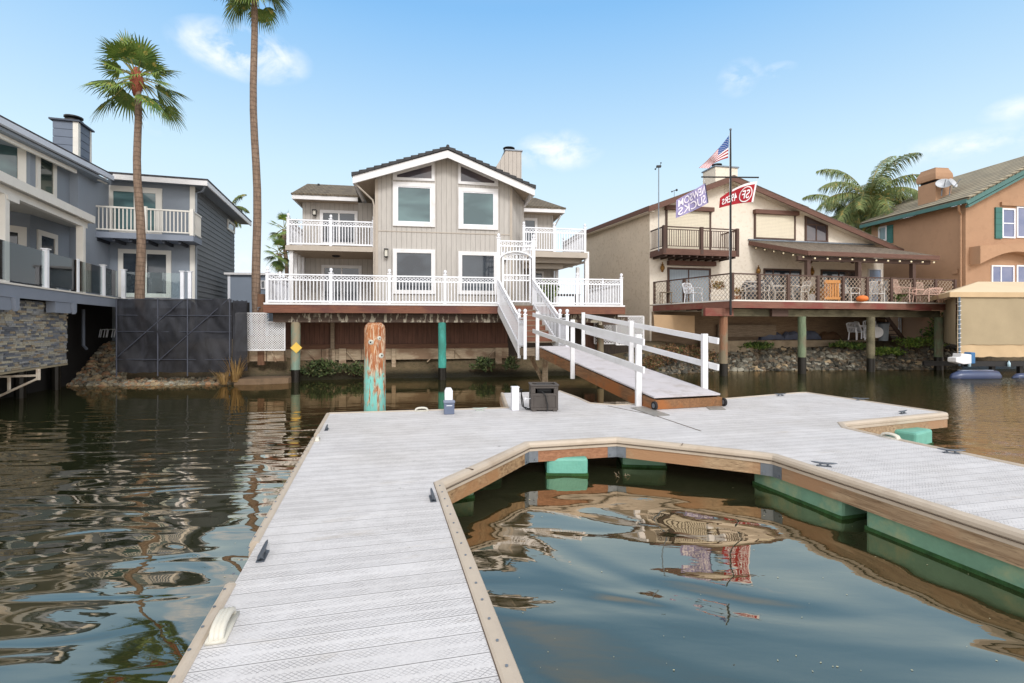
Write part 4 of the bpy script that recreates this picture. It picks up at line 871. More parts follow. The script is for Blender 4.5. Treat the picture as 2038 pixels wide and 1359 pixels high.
STUCCO_G = basic('grey_stucco', lin(134, 142, 152), .9, .05, 1.2, 60, .004)
BLUEGREY = basic('blue_grey_board', lin(128, 136, 150), .7, .06, 2, 30, .001)
LAP_G = basic('grey_lap_siding', lin(116, 120, 124), .8, .06, 2, 30, .002)
ASPH = shingle('grey_shingle', lin(58, 56, 60), lin(86, 84, 88), -math.atan(.3), .3, .14, .02)
CREAMW = basic('cream_white_paint', lin(220, 216, 208), .5, .04, 3, 30, .001)
WALLL = Fr(-16.32, 20, -.3, 1); BLKF = Fr(-16.32, 20, 1, .3); uc = BLKF.u(387); cp = BLKF.w(uc, 0, 0); SIDE = Fr(cp.x, cp.y, -.3, 1)
ub = WALLL.u(60); pb = WALLL.w(ub, 0, 0); BAY = Fr(pb.x, pb.y, .527, 1); EAV = Fr(-14.2, 13.95, -.217, 1); EZ = 7.76
DKE = Fr(-11.41, 11.2, -.379, 1); DLZ = 3.0; uC = DKE.u(240); pc = DKE.w(uC, 0, 0); DKF = Fr(pc.x, pc.y, 1, .3); uD = DKF.u(380)
gh = thing('grey_house', 'two storey blue-grey house with patio cover, balcony and lap-sided end at the left', 'house', (-17, 22, 1.6))
MB(WALLL).box(ub, 0, 0, .2, -.3, EZ-.1).build('wall', STUCCO_G, gh)
MB(BAY).box(-5, 0, 0, .2, -.3, EZ+.2).build('bay_wall', STUCCO_G, gh)
MB(WALLL).box(WALLL.u(155, -.25), -.005, -.25, -.001, DLZ, EZ-.05).build('chimney_chase', basic('light_grey_stucco', lin(142, 150, 161), .9, .05, 1.2, 60, .004), gh)
bz = BLKF.z(300, 352, -.6)
MB(WALLL).box(ub-2, .4, -.34, -.30, -.4, DLZ-.1).build('shade_sheet', DARK, gh)  # near-black sheet added in front of the wall as painted under-deck shade
MB(BLKF).box(-3.5, uc+2, .3, .4, .2, 3.05).build('shade_sheet', DARK, gh)  # near-black sheet standing in for the shade under the house
MB(BLKF).box(.2, uc-.001, 0, .15, 1.3, bz).build('wall', STUCCO_G, gh)
# lap siding on the end wall
m = MB(SIDE); L_ = SIDE.u(466); hh = (bz-1.3)/30
for i in range(30):
    z = 1.3+i*hh; m.add([(0, -.03, z), (L_, -.03, z), (L_, -.004, z+hh), (0, -.004, z+hh), (0, .02, z), (L_, .02, z)], [(0,1,2,3), (0,4,5,1)])
m.box(0, L_, .0, .1, 1.3, bz); m.build('lap_siding', LAP_G, gh)
MB(BLKF).box(uc-.16, uc+.03, -.035, -.002, 1.3, bz-.05).build('corner_board', CREAMW, gh)
window(SIDE, None, SIDE.u(451), SIDE.u(465), SIDE.z(458, 461), SIDE.z(458, 441), gh, fm=CREAMW, v=-.03, pm=P_DARK)
# block roof: front slope, hip, fascia
e0, e1 = BLKF.u(206, -.6), BLKF.u(413, -.6); S2 = SIDE.off(-.65)
m = MB(BLKF); m.plate([(e0, -.6, bz+.02), (e1, -.6, bz+.02), (e1-3.4, 2.6, bz+.72), (e0, 2.6, bz+.72)], -.07); m.plate([(e1, -.6, bz+.02), (e1, 8, bz+.02), (e1-3.4, 5, bz+.72), (e1-3.4, 2.6, bz+.72)], -.07); m.build('roof', ASPH, gh)
m = MB(BLKF); m.box(e0, e1, -.62, -.56, bz-.19, bz+.005).box(e1-.06, e1, -.56, 8, bz-.19, bz+.005); m.build('fascia', TRIM, gh)
MB(BLKF).box(e0, e1-.07, -.55, 0, bz-.12, bz-.08).build('soffit', STUCCO_G, gh)
MB(BLKF).box(uc+.01, e1-.07, .002, 8, bz-.12, bz-.08).build('soffit', STUCCO_G, gh)
m = MB(BLKF); m.tube([(e1-.1, -.5, bz-.15), (e1-.25, -.3, bz-.35), (uc+.08, -.06, bz-.4), (uc+.08, -.06, 1.4)], .04, 6); m.build('downspout', STUCCO_G, gh)
# doors and balcony of the block
wpx(BLKF, 213, 323, 372, 470, gh, fm=CREAMW, fw=.22, pm=P_TEAL, mull=(.5,), name='balcony_door')
wpx(BLKF, 236, 341, 497, 592, gh, fm=CREAMW, fw=.17, pm=P_DARK, mull=(.48, .52), name='french_door')
bf = BLKF.z(300, 465, -1.1); b1 = BLKF.u(385, -1.1)
m = MB(BLKF); m.box(.02, b1, -1.1, -.002, bf-.22, bf); m.build('balcony_floor', BLUEGREY, gh)
m = MB(BLKF)
for i in range(6): m.box(.2+i*.55, .28+i*.55, -1.0, -.01, bf-.34, bf-.222)
m.build('balcony_joists', basic('dark_grey_paint', lin(60, 64, 72), .8), gh)
m = MB(BLKF); m.box(0, b1, -1.08, -1.0, bf+.93, bf+.99).box(0, b1, -1.06, -1.02, bf+.08, bf+.13).box(b1-.06, b1, -1.0, -.01, bf+.93, bf+.99).box(b1-.05, b1-.01, -1.0, -.01, bf+.08, bf+.13)
n = 26
for i in range(n): u = .05+(b1-.1)*i/n; m.box(u, u+.035, -1.06, -1.025, bf+.13, bf+.93)
for i in range(8): v = -.9+i*.115; m.box(b1-.045, b1-.015, v, v+.035, bf+.13, bf+.93)
m.build('balcony_railing', CREAMW, gh)
for u in (.03+(b1)*.5, b1-.13): MB(BLKF).box(u, u+.13, -1.12, -.99, bf, bf+1.05).build('railing_post', CREAMW, gh)
# upper windows
w = window(BAY, None, -2.5, BAY.u(51), BAY.z(45, 374), BAY.z(45, 284), gh, fm=CREAMW, fw=.2, pm=P_TEAL)
wpx(WALLL, 71, 110, 306, 392, gh, fm=CREAMW, fw=.17, pm=pane('green_dark_pane', lin(40, 52, 46), lin(58, 70, 60)))
wpx(WALLL, 73, 112, 462, 560, gh, fm=CREAMW, fw=.16, pm=P_DARK)
window(BAY, None, -2.2, BAY.u(52), DLZ+.05, BAY.z(48, 452), gh, fm=CREAMW, fw=.2, pm=P_DARK, name='patio_door')
# eaves of the main volume
uE = EAV.u(220)
m = MB(EAV); m.box(-6, uE, -.12, .0, EZ-.17, EZ); m.build('gutter', basic('pale_gutter', lin(196, 202, 214), .5, .04), gh)
MB(EAV).box(-6, EAV.u(152, .2), .18, .26, EZ-.42, EZ-.30).build('frieze_board', CREAMW, gh)
MB(EAV).box(-6, uE-.01, .002, 1.6, EZ-.29, EZ-.2).build('soffit', STUCCO_G, gh)
m = MB(EAV); m.plate([(-6, -.06, EZ+.02), (uE, -.06, EZ+.02), (uE, 3.5, EZ+.9), (-6, 3.5, EZ+.9)], -.06); m.plate([(uE, -.06, EZ+.02), (uE, 9, EZ+.02), (uE, 3.5, EZ+.9)], -.05); m.build('roof', ASPH, gh)
m = MB(EAV); m.box(uE-.5, uE-.02, .1, .18, EZ-.33, EZ-.2); m.build('eave_return', CREAMW, gh)
# chimney stack
CW = WALLL.off(.35); c0, c1_ = CW.u(155), CW.u(181); zt = CW.z(155, 243); m = MB(CW); nb = 7; z0 = EZ-.1; h_ = (zt-z0)/nb
for i in range(nb):
    z = z0+i*h_; m.box(c0, c1_, 0, .78, z, z+h_-.03); m.box(c0+.02, c1_-.02, .02, .76, z+h_-.03, z+h_)
c = m.build('chimney', basic('slate_siding', lin(108, 118, 134), .7, .06), gh)
m = MB(CW); m.box(c0-.02, c0+.14, -.02, -.001, z0, zt).box(c0-.02, c0-.001, -.001, .15, z0, zt).box(c1_-.08, c1_+.02, -.02, -.001, z0, zt); m.build('corner_board', CREAMW, c)
MB(CW).box(c0-.09, c1_+.09, -.09, .87, zt, zt+.06).build('chimney_cap', basic('slate_cap', lin(70, 78, 92), .6), c)
um = (c0+c1_)/2; MB(CW).lathe((um, .35, zt+.06), [(.15, 0), (.15, .06), (.3, .09), (.3, .13), (.18, .15), (.18, .2), (.3, .23), (.3, .28), (.1, .33)], 14).build('flue', BLACK, c)
# patio cover
pz1 = DKE.z(185, 432); pe = DKE.u(185)
COVER = basic('cover_soffit', lin(206, 202, 190), .7, .04)
m = MB(DKE); m.box(-4, pe, -.06, -.0, pz1-.2, pz1+.02); m.box(pe-.06, pe, .0, .5, pz1-.2, pz1+.02); cv = m.build('patio_cover_fascia', CREAMW, gh)
q = [DKE.w(-4, 0, pz1-.08), DKE.w(pe-.06, 0, pz1-.08)]; a = WALLL.w(WALLL.u(155), 0, pz1+.1); b = WALLL.w(-9, 3, pz1+.1)
m = MB(); m.plate([q[0], q[1], a, b], -.05); m.build('patio_cover_roof', COVER, gh)
m = MB(DKE); m.box(-4, pe-.1, .1, .24, pz1-.38, pz1-.2); m.build('patio_cover_beam', CREAMW, gh)
for px in (5, 161): u = DKE.u(px, .17); MB(DKE).box(u-.09, u+.09, .08, .26, DLZ, pz1-.38).build('patio_post', CREAMW, gh, bevel=.006)
MB(DKE).box(DKE.u(0, .2), DKE.u(24, .2), .06, .28, pz1-.5, pz1-.385).build('post_capital', CREAMW, gh)
# deck of the grey house
gd_ = thing('grey_deck', 'blue-grey edged raised deck with frameless glass balustrade beside the stone wall', 'deck', (-14, 15, 0))
P = lambda fr, u, v=0: (fr.w(u, v, 0).x, fr.w(u, v, 0).y)
poly_ = [P(DKE, -5, .06), P(DKE, uC, .06), P(DKF, .0, .06), P(DKF, uD-.06, .06), P(DKF, uD-.06, 3.0), (-16.8, 20), (-18, 5)]
MB().slab([P(DKE, -5, .06), P(DKE, uC-.05, .06), P(DKF, uD-.06, .06), P(BLKF, uc, -.02), P(BLKF, .01, -.26), P(WALLL, ub, -.02), P(BAY, -5, -.01)], DLZ-.08, DLZ).build('deck_floor', BLUEGREY, gd_)
m = MB(DKE); m.box(-5, uC, 0, .05, DLZ-.32, DLZ-.03); m.build('fascia_board', BLUEGREY, gd_)
MB(DKF).box(.0, uD, 0, .05, DLZ-.32, DLZ-.03).build('fascia_board', BLUEGREY, gd_)
m = MB(DKE); m.box(-5, uC, -.03, .055, DLZ-.028, DLZ+.015); m.build('edge_strip', CREAMW, gd_); MB(DKF).box(.03, uD, -.03, .055, DLZ-.028, DLZ+.015).build('edge_strip', CREAMW, gd_)
def corbel(px0, px1):
    u0, u1 = DKE.u(px0), DKE.u(px1); m = MB(DKE)
    m.prism([(u0, DLZ-.325), (u1, DLZ-.325), (u1, DLZ-.52), (u1-.12, DLZ-.62), (u0, DLZ-.62)], .02, .22); m.prism([(u1-.15, DLZ-.325), (u1+.06, DLZ-.325), (u1+.06, DLZ-.58), (u1-.05, DLZ-.64)], -.06, .02); m.build('corbel', BLUEGREY, gd_)
corbel(-60, 30); corbel(112, 146)
def glass_run(fr, px_posts, ends, vv=.08):
    us = [fr.u(p, vv) for p in px_posts]
    for u in us:
        m = MB(fr); m.box(u-.055, u+.055, vv-.055, vv+.055, DLZ+.015, DLZ+1.03); m.box(u-.085, u+.085, vv-.085, vv+.085, DLZ+1.03, DLZ+1.055); m.build('glass_rail_post', VINYL, gd_)
    a = [ends[0]]+us+[ends[1]]
    for p, q in zip(a, a[1:]):
        if q-p > .3: MB(fr).box(p+.08, q-.08, vv-.006, vv+.006, DLZ+.07, DLZ+.97).build('glass_panel', GLASS, gd_)
glass_run(DKE, (91, 205), (-4, uC)); glass_run(DKF, (246, 363, 378), (0, uD))
MB(DKE).box(DKE.u(154, .02), DKE.u(157, .02), -.0, .04, DLZ+.02, DLZ+1.0).build('glass_rail_post', VINYL, gd_)
# stone-faced wall under it
sw = thing('stone_wall', 'stacked ledgestone wall in grey and tan under the grey deck', 'wall', (-12, 12, .9))
random.seed(5); SWF = DKE.off(.3); m = MB(SWF); u_end = SWF.u(132); z = .94; top = 2.66
while z < top:
    h = random.uniform(.035, .062); u = -5-random.random()*.3
    while u < u_end:
        w = random.uniform(.1, .42); e = min(u+w, u_end); m.box(u, e-.004, -random.uniform(.0, .045), .04, z, min(z+h-.003, top)); u += w
    z += h
m.build('stone_facing', island('ledgestone', [lin(172, 168, 156), lin(142, 142, 140), lin(118, 124, 134), lin(184, 178, 160), lin(156, 158, 160), lin(162, 148, 126), lin(102, 106, 114)]), sw)
MB(SWF).box(-5.2, u_end-.01, .041, .2, .93, top).build('backing', DARK, sw); MB(SWF).box(-5.2, u_end+.01, -.03, .2, .88, .93).build('base_strip', basic('tan_strip', lin(150, 140, 118), .8), sw)
m = MB(DKE); 
for px in (40, 110): u = DKE.u(px, 1.2); m.tube([(u, 1.2, -.8), (u, 1.2, 2.6)], .13, 10)
m.build('foundation_pile', WETP, gd_)
MB(DKE).box(-6, uC-.2, 2.2, 2.3, -.4, 2.6).build('shade_sheet', DARK, gd_)  # unlit depth under the deck, painted as a near-black sheet
m = MB(DKE); u = DKE.u(166, 1.0); m.tube([(u, 1.0, 2.6), (u, 1.0, 1.35), (u+.12, .95, 1.22)], .05, 8); m.build('drain_pipe', basic('drain_grey', lin(96, 104, 118), .6), gd_)
# pale metal frame just above the water
p0 = pd(0, 783, 11.9); t = thing('metal_frame', 'pale rusty metal bracket frame over the water below the stone wall', 'frame', (p0.x, p0.y, .3)); PIPEW = basic('rusty_white_pipe', lin(196, 186, 172), .6, .1, 5, 30, .001, dirt=lin(140, 96, 64), dirt_amt=.7)
dd = lambda px, py, d=12.3: pd(px, py, d)
for nm, a, b, w in (('top_rail', (-40, 751), (76, 747), .05), ('brace', (-40, 806), (76, 753), .045), ('upright', (18, 750), (18, 779), .045), ('end_plate', (76, 734), (76, 756), .06)):
    MB().bar(dd(*a), dd(*b), w, w).build(nm, PIPEW, t)
# folded metal chairs under the deck
t = thing('stacked_frames', 'white tubular frames stacked in the dark under the grey deck', 'frames', tuple(pd(205, 672, 19.2)))
m = MB()
for x0, x1 in ((176, 186), (188, 197), (200, 211), (206, 222), (213, 227)):
    a, b, c, d = dd(x0, 671, 19), dd(x0+3, 656, 19.2), dd(x1+3, 655, 19.2), dd(x1, 671, 19)
    for p, q in ((a, b), (b, c), (c, d)): m.bar(p, q, .025, .025)
m.build('tube_frames', VINYL, t)
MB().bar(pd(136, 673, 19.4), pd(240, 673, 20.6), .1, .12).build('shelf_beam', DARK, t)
# covered things on the deck
def tarp(fr, u0, u1, v0, v1, z0, h, name, label, cat, mat, seed=1, n=14):
    random.seed(seed); vs = []; fs = []
    for i in range(n+1):
        for j in range(n+1):
            a, b = i/n, j/n; e = min(1, 4*min(a, 1-a))*min(1, 4*min(b, 1-b)); zz = h*(e**.35)*(.8+.25*noise.noise(Vector((a*3+seed, b*3, 0))))+.05*noise.noise(Vector((a*11, b*11, seed)))
            vs.append((u0+(u1-u0)*a+.04*noise.noise(Vector((a*7, b*7, 3))), v0+(v1-v0)*b, z0+max(0, zz)))
    for i in range(n):
        for j in range(n): k = i*(n+1)+j; fs.append((k, k+n+1, k+n+2, k+1))
    o = MB(fr).add(vs, fs).build(name, mat, None, smooth=False); tag(o, label, cat); return o
TARP = basic('dark_tarp', lin(40, 46, 60), .3, .4, 5, 30, .01, spec=.8)
tarp(DKE, DKE.u(14, .9), DKE.u(86, .9), .5, 1.6, DLZ+.003, .68, 'covered_furniture', 'lumpy shiny dark tarpaulin over furniture behind the glass', 'tarpaulin', TARP)
t = thing('side_table', 'low dark bench behind the glass between the white posts', 'bench', tuple(DKE.w(DKE.u(120, 1.0), 1.0, DLZ))); u0, u1 = DKE.u(96, 1.0), DKE.u(134, 1.0)
MB(DKE).box(u0, u1, .7, 1.3, DLZ+.6, DLZ+.66).build('table_top', BLACK, t); 
for u in (u0+.05, u1-.12): MB(DKE).box(u, u+.07, .8, .9, DLZ, DLZ+.6).build('leg', WHITE, t)
u = DKE.u(146, .5); m = MB(DKE); m.tube([(u+.1, .5, DLZ), (u+.02, .5, DLZ+.4), (u-.15, .5, DLZ+.66), (u-.35, .5, DLZ+.72)], [.09, .08, .06, .05], 8)
tag(m.build('hose_stand', BLACK), 'dark curved stand leaning by the thin white post behind the glass', 'stand')
# black mesh privacy fence on pipe frame
FN = Fr(pd(234, 650, 17.05).x, 17.05, 1, .02); f1 = FN.u(462); zb = FN.z(300, 741); zt = FN.z(300, 595)
bf_ = thing('mesh_fence', 'black mesh-covered pipe fence with diagonal braces on the rocky bank', 'fence', tuple(FN.w(f1/2, 0, zb)))
def mesh_mat():
    m, nt, p = newmat('black_mesh_fabric'); co = coords(nt); n = noi(nt, coords(nt, 0, (1.2, 1.2, .7)), 1.5, 5, .6, 1.5)
    nt.links.new(mix(nt, rmp(nt, n, .35, .7), lin(26, 27, 33), lin(52, 54, 62)), p.inputs['Base Color']); p.inputs['Roughness'].default_value = .7
    t = nt.nodes.new('ShaderNodeBsdfTransparent'); ms = nt.nodes.new('ShaderNodeMixShader'); ms.inputs[0].default_value = .1; out = nt.nodes['Material Output']
    nt.links.new(p.outputs[0], ms.inputs[1]); nt.links.new(t.outputs[0], ms.inputs[2]); nt.links.new(ms.outputs[0], out.inputs[0]); return m
MESHF = mesh_mat()
def cloth(fr, u0, u1, z0, z1, v, amp, nx=60, nz=22, seed=0, ret=0):
    vs = []; fs = []
    for i in range(nx+1):
        for j in range(nz+1):
            a, b = i/nx, j/nz; u = u0+(u1-u0)*a; zz = z0+(z1-z0)*b
            w = amp*(noise.noise(Vector((u*1.6+seed, zz*.8+u*.6, 1)))+.5*noise.noise(Vector((u*4+zz*2.5, zz*1.4, seed+5))))
            if j == nz: zz += .03*noise.noise(Vector((u*3.5, seed, 0)))-.03*abs(math.sin(a*math.pi*3.2))
            if j == 0: zz += .05*noise.noise(Vector((u*2.5, seed, 0)))
            vs.append((u, v+w, zz))
    for i in range(nx):
        for j in range(nz): k = i*(nz+1)+j; fs.append((k, k+nz+1, k+nz+2, k+1))
    return MB(fr).add(vs, fs)
cloth(FN, -.03, f1, zb, zt+.02, -.03, .085).build('mesh_panel', MESHF, bf_, smooth=True)
FN2 = Fr(FN.w(f1, 0, 0).x, FN.w(f1, 0, 0).y, .5, 1); cloth(FN2, 0, .55, zb, zt-.02, -.02, .05, 20, 16, 9).build('mesh_panel', MESHF, bf_, smooth=True)
PIPE = basic('grey_pipe', lin(70, 74, 86), .5, .1)
ux = [0, FN.u(316), FN.u(375), f1-.06]
for u in ux: MB(FN).tube([(u, -.05, zb-.12), (u, -.05, zt+.02)], .022, 8).build('upright', PIPE, bf_)
for z in (zt-.55, zt-1.1, zb+.45, zt): MB(FN).tube([(0, -.055, z), (f1, -.055, z-.02)], .013, 6).build('rail', PIPE, bf_)
for (a, za, b, z2) in ((ux[0], zb+.5, FN.u(365), zt-.05), (FN.u(318), zb+.4, f1-.15, zt-.05)): MB(FN).tube([(a, -.065, za), (b, -.065, z2)], .017, 6).build('brace', PIPE, bf_)
# grey shed wall between the houses
SH = Fr(pd(455, 650, 24).x, 24, 1, .1); t = thing('garden_shed', 'plain pale blue-grey shed with white corner trim between the fence and tall palm', 'shed', tuple(SH.w(1, 1, 1.5)))
u1 = SH.u(535); z1 = SH.z(470, 547); MB(SH).box(0, u1, 0, 2.5, 1.5, z1).build('wall', basic('pale_blue_grey', lin(128, 138, 152), .8, .04), t); MB(SH).box(-.03, .08, -.03, -.001, 1.5, z1).build('corner_board', VINYL, t)
MB(SH).box(-.15, u1+.1, -.15, 2.6, z1, z1+.1).build('roof', TRIM, t); window(SH, None, SH.u(519), SH.u(529), SH.z(525, 575), SH.z(525, 558), t, fw=.05, pm=P_DARK)
# brown wooden post stub behind the palm
t = thing('utility_post', 'square brown timber post with a small faucet behind the tall palm trunk', 'post', tuple(pd(519, 640, 18.3))); p = pd(519, 640, 18.3); MB().box(p.x-.12, p.x+.1, p.y, p.y+.15, .6, H+(HY-585)*.0183).build('timber', wood('post_timber', lin(96, 66, 48), lin(124, 92, 70), None, 0, True), t)
MB().tube([(p.x, p.y-.02, 2.7), (p.x-.06, p.y-.08, 2.7), (p.x-.06, p.y-.08, 2.6)], .02, 6).build('faucet', GALV, t)

# ================================================================ PALMS
def fan_leaf(m, md, base, d, plen, Rl, droop, rng, n=24, span=165):
    d = Vector(d).normalized(); tip = base+d*plen+Vector((0, 0, -droop*.25*plen)); m.tube([base, base.lerp(tip, .5)+Vector((0,0,.05*plen)), tip], [.028, .02, .014], 5)
    ax = (tip-base).normalized(); side = ax.cross(Vector((0, 0, 1)))
    if side.length < .1: side = Vector((1, 0, 0))
    side.normalize(); roll = rng.uniform(-.5, .5); upv = side.cross(ax).normalized(); s2 = side*math.cos(roll)+upv*math.sin(roll); upv = s2.cross(ax).normalized()
    vs = []; fs = []
    for i in range(n):
        a = R(-span/2+span*i/(n-1)); dirn = ax*math.cos(a)+s2*math.sin(a)+upv*(.10*math.cos(a)); L_ = Rl*(1-.38*(abs(a)/R(span/2))**2)*rng.uniform(.88, 1.06)
        wv = dirn.cross(upv).normalized(); w = Rl*math.tan(R(span/n/2))*.62; k = len(vs); fold = upv*(w*.4*(1 if i % 2 else -1))
        dz1 = Vector((0, 0, -droop*.10*Rl)); dz2 = Vector((0, 0, -droop*.42*Rl*rng.uniform(.7, 1.3)))
        p1 = tip+dirn*L_*.55+dz1; p2 = tip+dirn*L_*.8+dz1*2.2; p3 = tip+dirn*L_+dz2
        vs += [tip, p1-wv*w*.95+fold, p1+wv*w*.95-fold*.2, p2-wv*w*.45, p2+wv*w*.45, p3]
        fs += [(k, k+1, k+2), (k+1, k+3, k+4, k+2), (k+3, k+5, k+4)]
    md.add(vs, fs)
def fan_palm(name, label, base, top, r0, r1, Rl, nf, seed, grp=None, lean=(0, 0), boot=True, low=-70):
    rng = random.Random(seed); t = thing(name, label, 'palm tree', tuple(base), grp); base = Vector(base); top = Vector(top); n = 14
    pts = [base.lerp(top, i/n)+Vector((math.sin(i*.9+seed)*.05, 0, 0)) for i in range(n+1)]; pts[-1] = top
    MB().tube(pts, [r0+(r1-r0)*(i/n)**.8 for i in range(n+1)], 12).build('trunk', TRUNK, t, smooth=True)
    if boot: MB().lathe(top, [(r1, -.55), (r1*1.7, -.25), (r1*2.1, .0), (r1*1.6, .25), (r1*.7, .45)], 10).build('leaf_bases', basic('red_leaf_bases', lin(150, 84, 62), .9, .3, 9, 50, .02), t, smooth=True)
    lf = MB(); pt = MB()
    for i in range(nf):
        az = i*2.39996+rng.uniform(-.3, .3); el = R(85-(85-low)*((i+.5)/nf)**.85); d = Vector((math.cos(az)*math.cos(el), math.sin(az)*math.cos(el), math.sin(el)))
        fan_leaf(pt, lf, top+d*.1+Vector((0, 0, .1)), d, Rl*rng.uniform(.35, 1.0), Rl*rng.uniform(.75, 1.1), .35+.6*(i/nf), rng)
    lf.build('crown', L_FAN, t); pt.build('leaf_stalks', leafmat('leaf_stalk', lin(120, 124, 62), lin(150, 140, 76)), t); return t
p = pd(283, 600, 17.5); tp = pd(272, 160, 17.5)
fan_palm('fan_palm', 'fan palm with a rust-red crown base standing behind the black mesh fence', (p.x, p.y, 1.0), tuple(tp), .17, .10, .95, 27, 15, low=-42)
p = pd(514, 640, 18.6); tp = pd(503, -42, 18.6)
fan_palm('fan_palm', 'very tall fan palm with bare trunk reaching above the picture left of the taupe house', (p.x, p.y, 1.2), tuple(tp), .165, .105, .9, 26, 9, low=-62, boot=False)
p = pd(562, 560, 30); fan_palm('fan_palm', 'small distant fan palm, lower of the pair left of the taupe balcony', (p.x, p.y, 1.7), tuple(pd(556, 505, 30)), .13, .12, .62, 16, 3, 'distant small palms', boot=False)
p = pd(575, 560, 32); fan_palm('fan_palm', 'distant fan palm peeking out above its neighbour beside the taupe balcony railing', (p.x, p.y, 1.7), tuple(pd(566, 458, 32)), .13, .12, .78, 18, 6, 'distant small palms', boot=False)
def queen_palm(name, label, base, top, L_, nf, seed, r=.16, low=-35):
    rng = random.Random(seed); t = thing(name, label, 'palm tree', tuple(base)); base, top = Vector(base), Vector(top)
    MB().tube([base, base.lerp(top, .5)+Vector((.06, 0, 0)), top], [r*1.1, r, r*.9], 12).build('trunk', TRUNK, t, smooth=True)
    MB().tube([top-Vector((0,0,.3)), top+Vector((0,0,.4)), top+Vector((0,0,1.0))], [r*1.1, r*1.4, r*.3], 10).build('crownshaft', leafmat('tan_sheath', lin(150, 130, 90), lin(120, 100, 66)), t, smooth=True)
    lf = MB(); st_ = MB()
    for i in range(nf):
        az = i*2.39996+rng.uniform(-.4, .4); el = R(80-(80-low)*((i+.5)/nf)**.9); d = Vector((math.cos(az)*math.cos(el), math.sin(az)*math.cos(el), math.sin(el))); LL = L_*rng.uniform(.85, 1.1)
        pts = []; p = top+Vector((0, 0, .5)); dd_ = d.copy(); n = 16
        for k in range(n+1): pts.append(p.copy()); p = p+dd_*(LL/n); dd_ = (dd_+Vector((0, 0, -.115-.03*k/n))).normalized()
        st_.tube(pts, [.035*(1-k/(n+1)) for k in range(n+1)], 4)
        for k in range(3*2, n*6):
            a = k/6; i0 = int(a); fr_a = a-i0; q = pts[i0].lerp(pts[min(n, i0+1)], fr_a); ta = (pts[min(n, i0+1)]-pts[i0]).normalized(); sd_ = ta.cross(Vector((0,0,1)))
            if sd_.length < .05: sd_ = Vector((1,0,0))
            sd_.normalize(); ll = .62*math.sin(math.pi*min(1, max(.05, (a/n)*.8+.12)))*rng.uniform(.8, 1.15)*L_/2.6
            for s_ in (1, -1):
                ld = (sd_*s_+ta*.55+Vector((0, 0, rng.uniform(-.5, .35)))).normalized(); e = q+ld*ll*.85+Vector((0, 0, -ll*.8)); mm = q+ld*ll*.5+Vector((0,0,-ll*.18)); w = ta*.022
                lf.add([q-w, q+w, mm+w, mm-w, e], [(0, 1, 2, 3), (3, 2, 4)])
    lf.build('crown', L_QUEEN, t); st_.build('leaf_stalks', leafmat('queen_stalk', lin(120, 120, 66), lin(160, 140, 80)), t)
p = pd(1738, 560, 31); queen_palm('feather_palm', 'large feathery palm rising behind the cream house and beside the brown chimney', (p.x, p.y, 1.7), tuple(pd(1728, 418, 31)), 3.9, 32, 2)
p = pd(1700, 560, 34); queen_palm('feather_palm', 'smaller feathery palm half hidden behind the large one', (p.x, p.y, 1.7), tuple(pd(1690, 448, 34)), 3.4, 20, 8)
p = pd(455, 560, 42); queen_palm('feather_palm', 'distant yellowish feathery palm behind the grey lap-sided house', (p.x, p.y, 1.7), tuple(pd(458, 428, 42)), 1.9, 14, 5)

# ================================================================ CREAM HOUSE ON THE RIGHT
RF = Fr(pd(1293, 650, 24).x, 24, 1, .22); p = pd(1166, 650, 30.5); a = pd(1293, 650, 24); RS = Fr(p.x, p.y, a.x-p.x, a.y-p.y); RSL = math.hypot(a.x-p.x, a.y-p.y)
def stucco(name, c, dirt, amt=.35, sc=7):
    m, nt, p = newmat(name); co = coords(nt); n = noi(nt, co, sc, 6, .6, .4); n0 = noi(nt, co, .8, 4); col = mix(nt, rmp(nt, n0, .3, .7), mul(c, .94), mul(c, 1.05)); col = mix(nt, rmp(nt, n, .54, .62, 0, amt), col, dirt)
    nt.links.new(col, p.inputs['Base Color']); p.inputs['Roughness'].default_value = .95; bump(nt, p, n, .015); return m
CREAM = stucco('cream_stucco', lin(224, 214, 199), lin(198, 184, 164))
CREAM_SHADED = stucco('shaded_cream_stucco', lin(208, 192, 171), lin(180, 160, 134), .5)  # darker cream stucco: the side wall's shade is put into the colour
RBROWN = wood('red_brown_trim', lin(92, 64, 54), lin(112, 80, 68), None, -.22)
DBROWN = basic('dark_brown_trim', lin(82, 62, 54), .7, .12)
ROLL = grooved('cream_roller_shutter', lin(222, 212, 190), 0, .07, .006, .12, 'Z', .03)
ch = thing('cream_house', 'cream stucco gabled house with brown trim, roller shutters and covered porch on the right', 'house', tuple(RF.w(6, 4, 1.6)))
pk = RF.hit(1459, 350, -.55); lf_ = RF.hit(1291, 411, -.55); rt = RF.hit(1797, 497, -.55); uw = RF.u(1758)
def rz(u): e = lf_ if u < pk[0] else rt; return pk[1]+(e[1]-pk[1])*(u-pk[0])/(e[0]-pk[0])
MB(RF).prism([(0, .5), (uw, .5), (uw, rz(uw)-.1), (pk[0], pk[1]-.1), (0, rz(0)-.1)], 0, .15).build('front_wall', CREAM, ch)
ezl = rz(0)-.1
MB(RS).box(0, RSL-.01, 0, .15, .5, RS.z(1230, 434)).build('side_wall', CREAM_SHADED, ch)
m = MB(RF); m.prism([(lf_[0]-.02, lf_[1]), (pk[0], pk[1]), (pk[0], pk[1]-.26), (lf_[0]-.02, lf_[1]-.26)], -.62, -.55); m.prism([(rt[0], rt[1]), (pk[0], pk[1]), (pk[0], pk[1]-.26), (rt[0], rt[1]-.26)], -.62, -.55); m.build('rake_board', RBROWN, ch)
MB(RF).prism([(lf_[0], lf_[1]-.1), (pk[0], pk[1]-.1), (rt[0], rt[1]-.1), (rt[0], rt[1]-.14), (pk[0], pk[1]-.14), (lf_[0], lf_[1]-.14)], -.548, -.002).build('eave_lining', CREAM, ch)
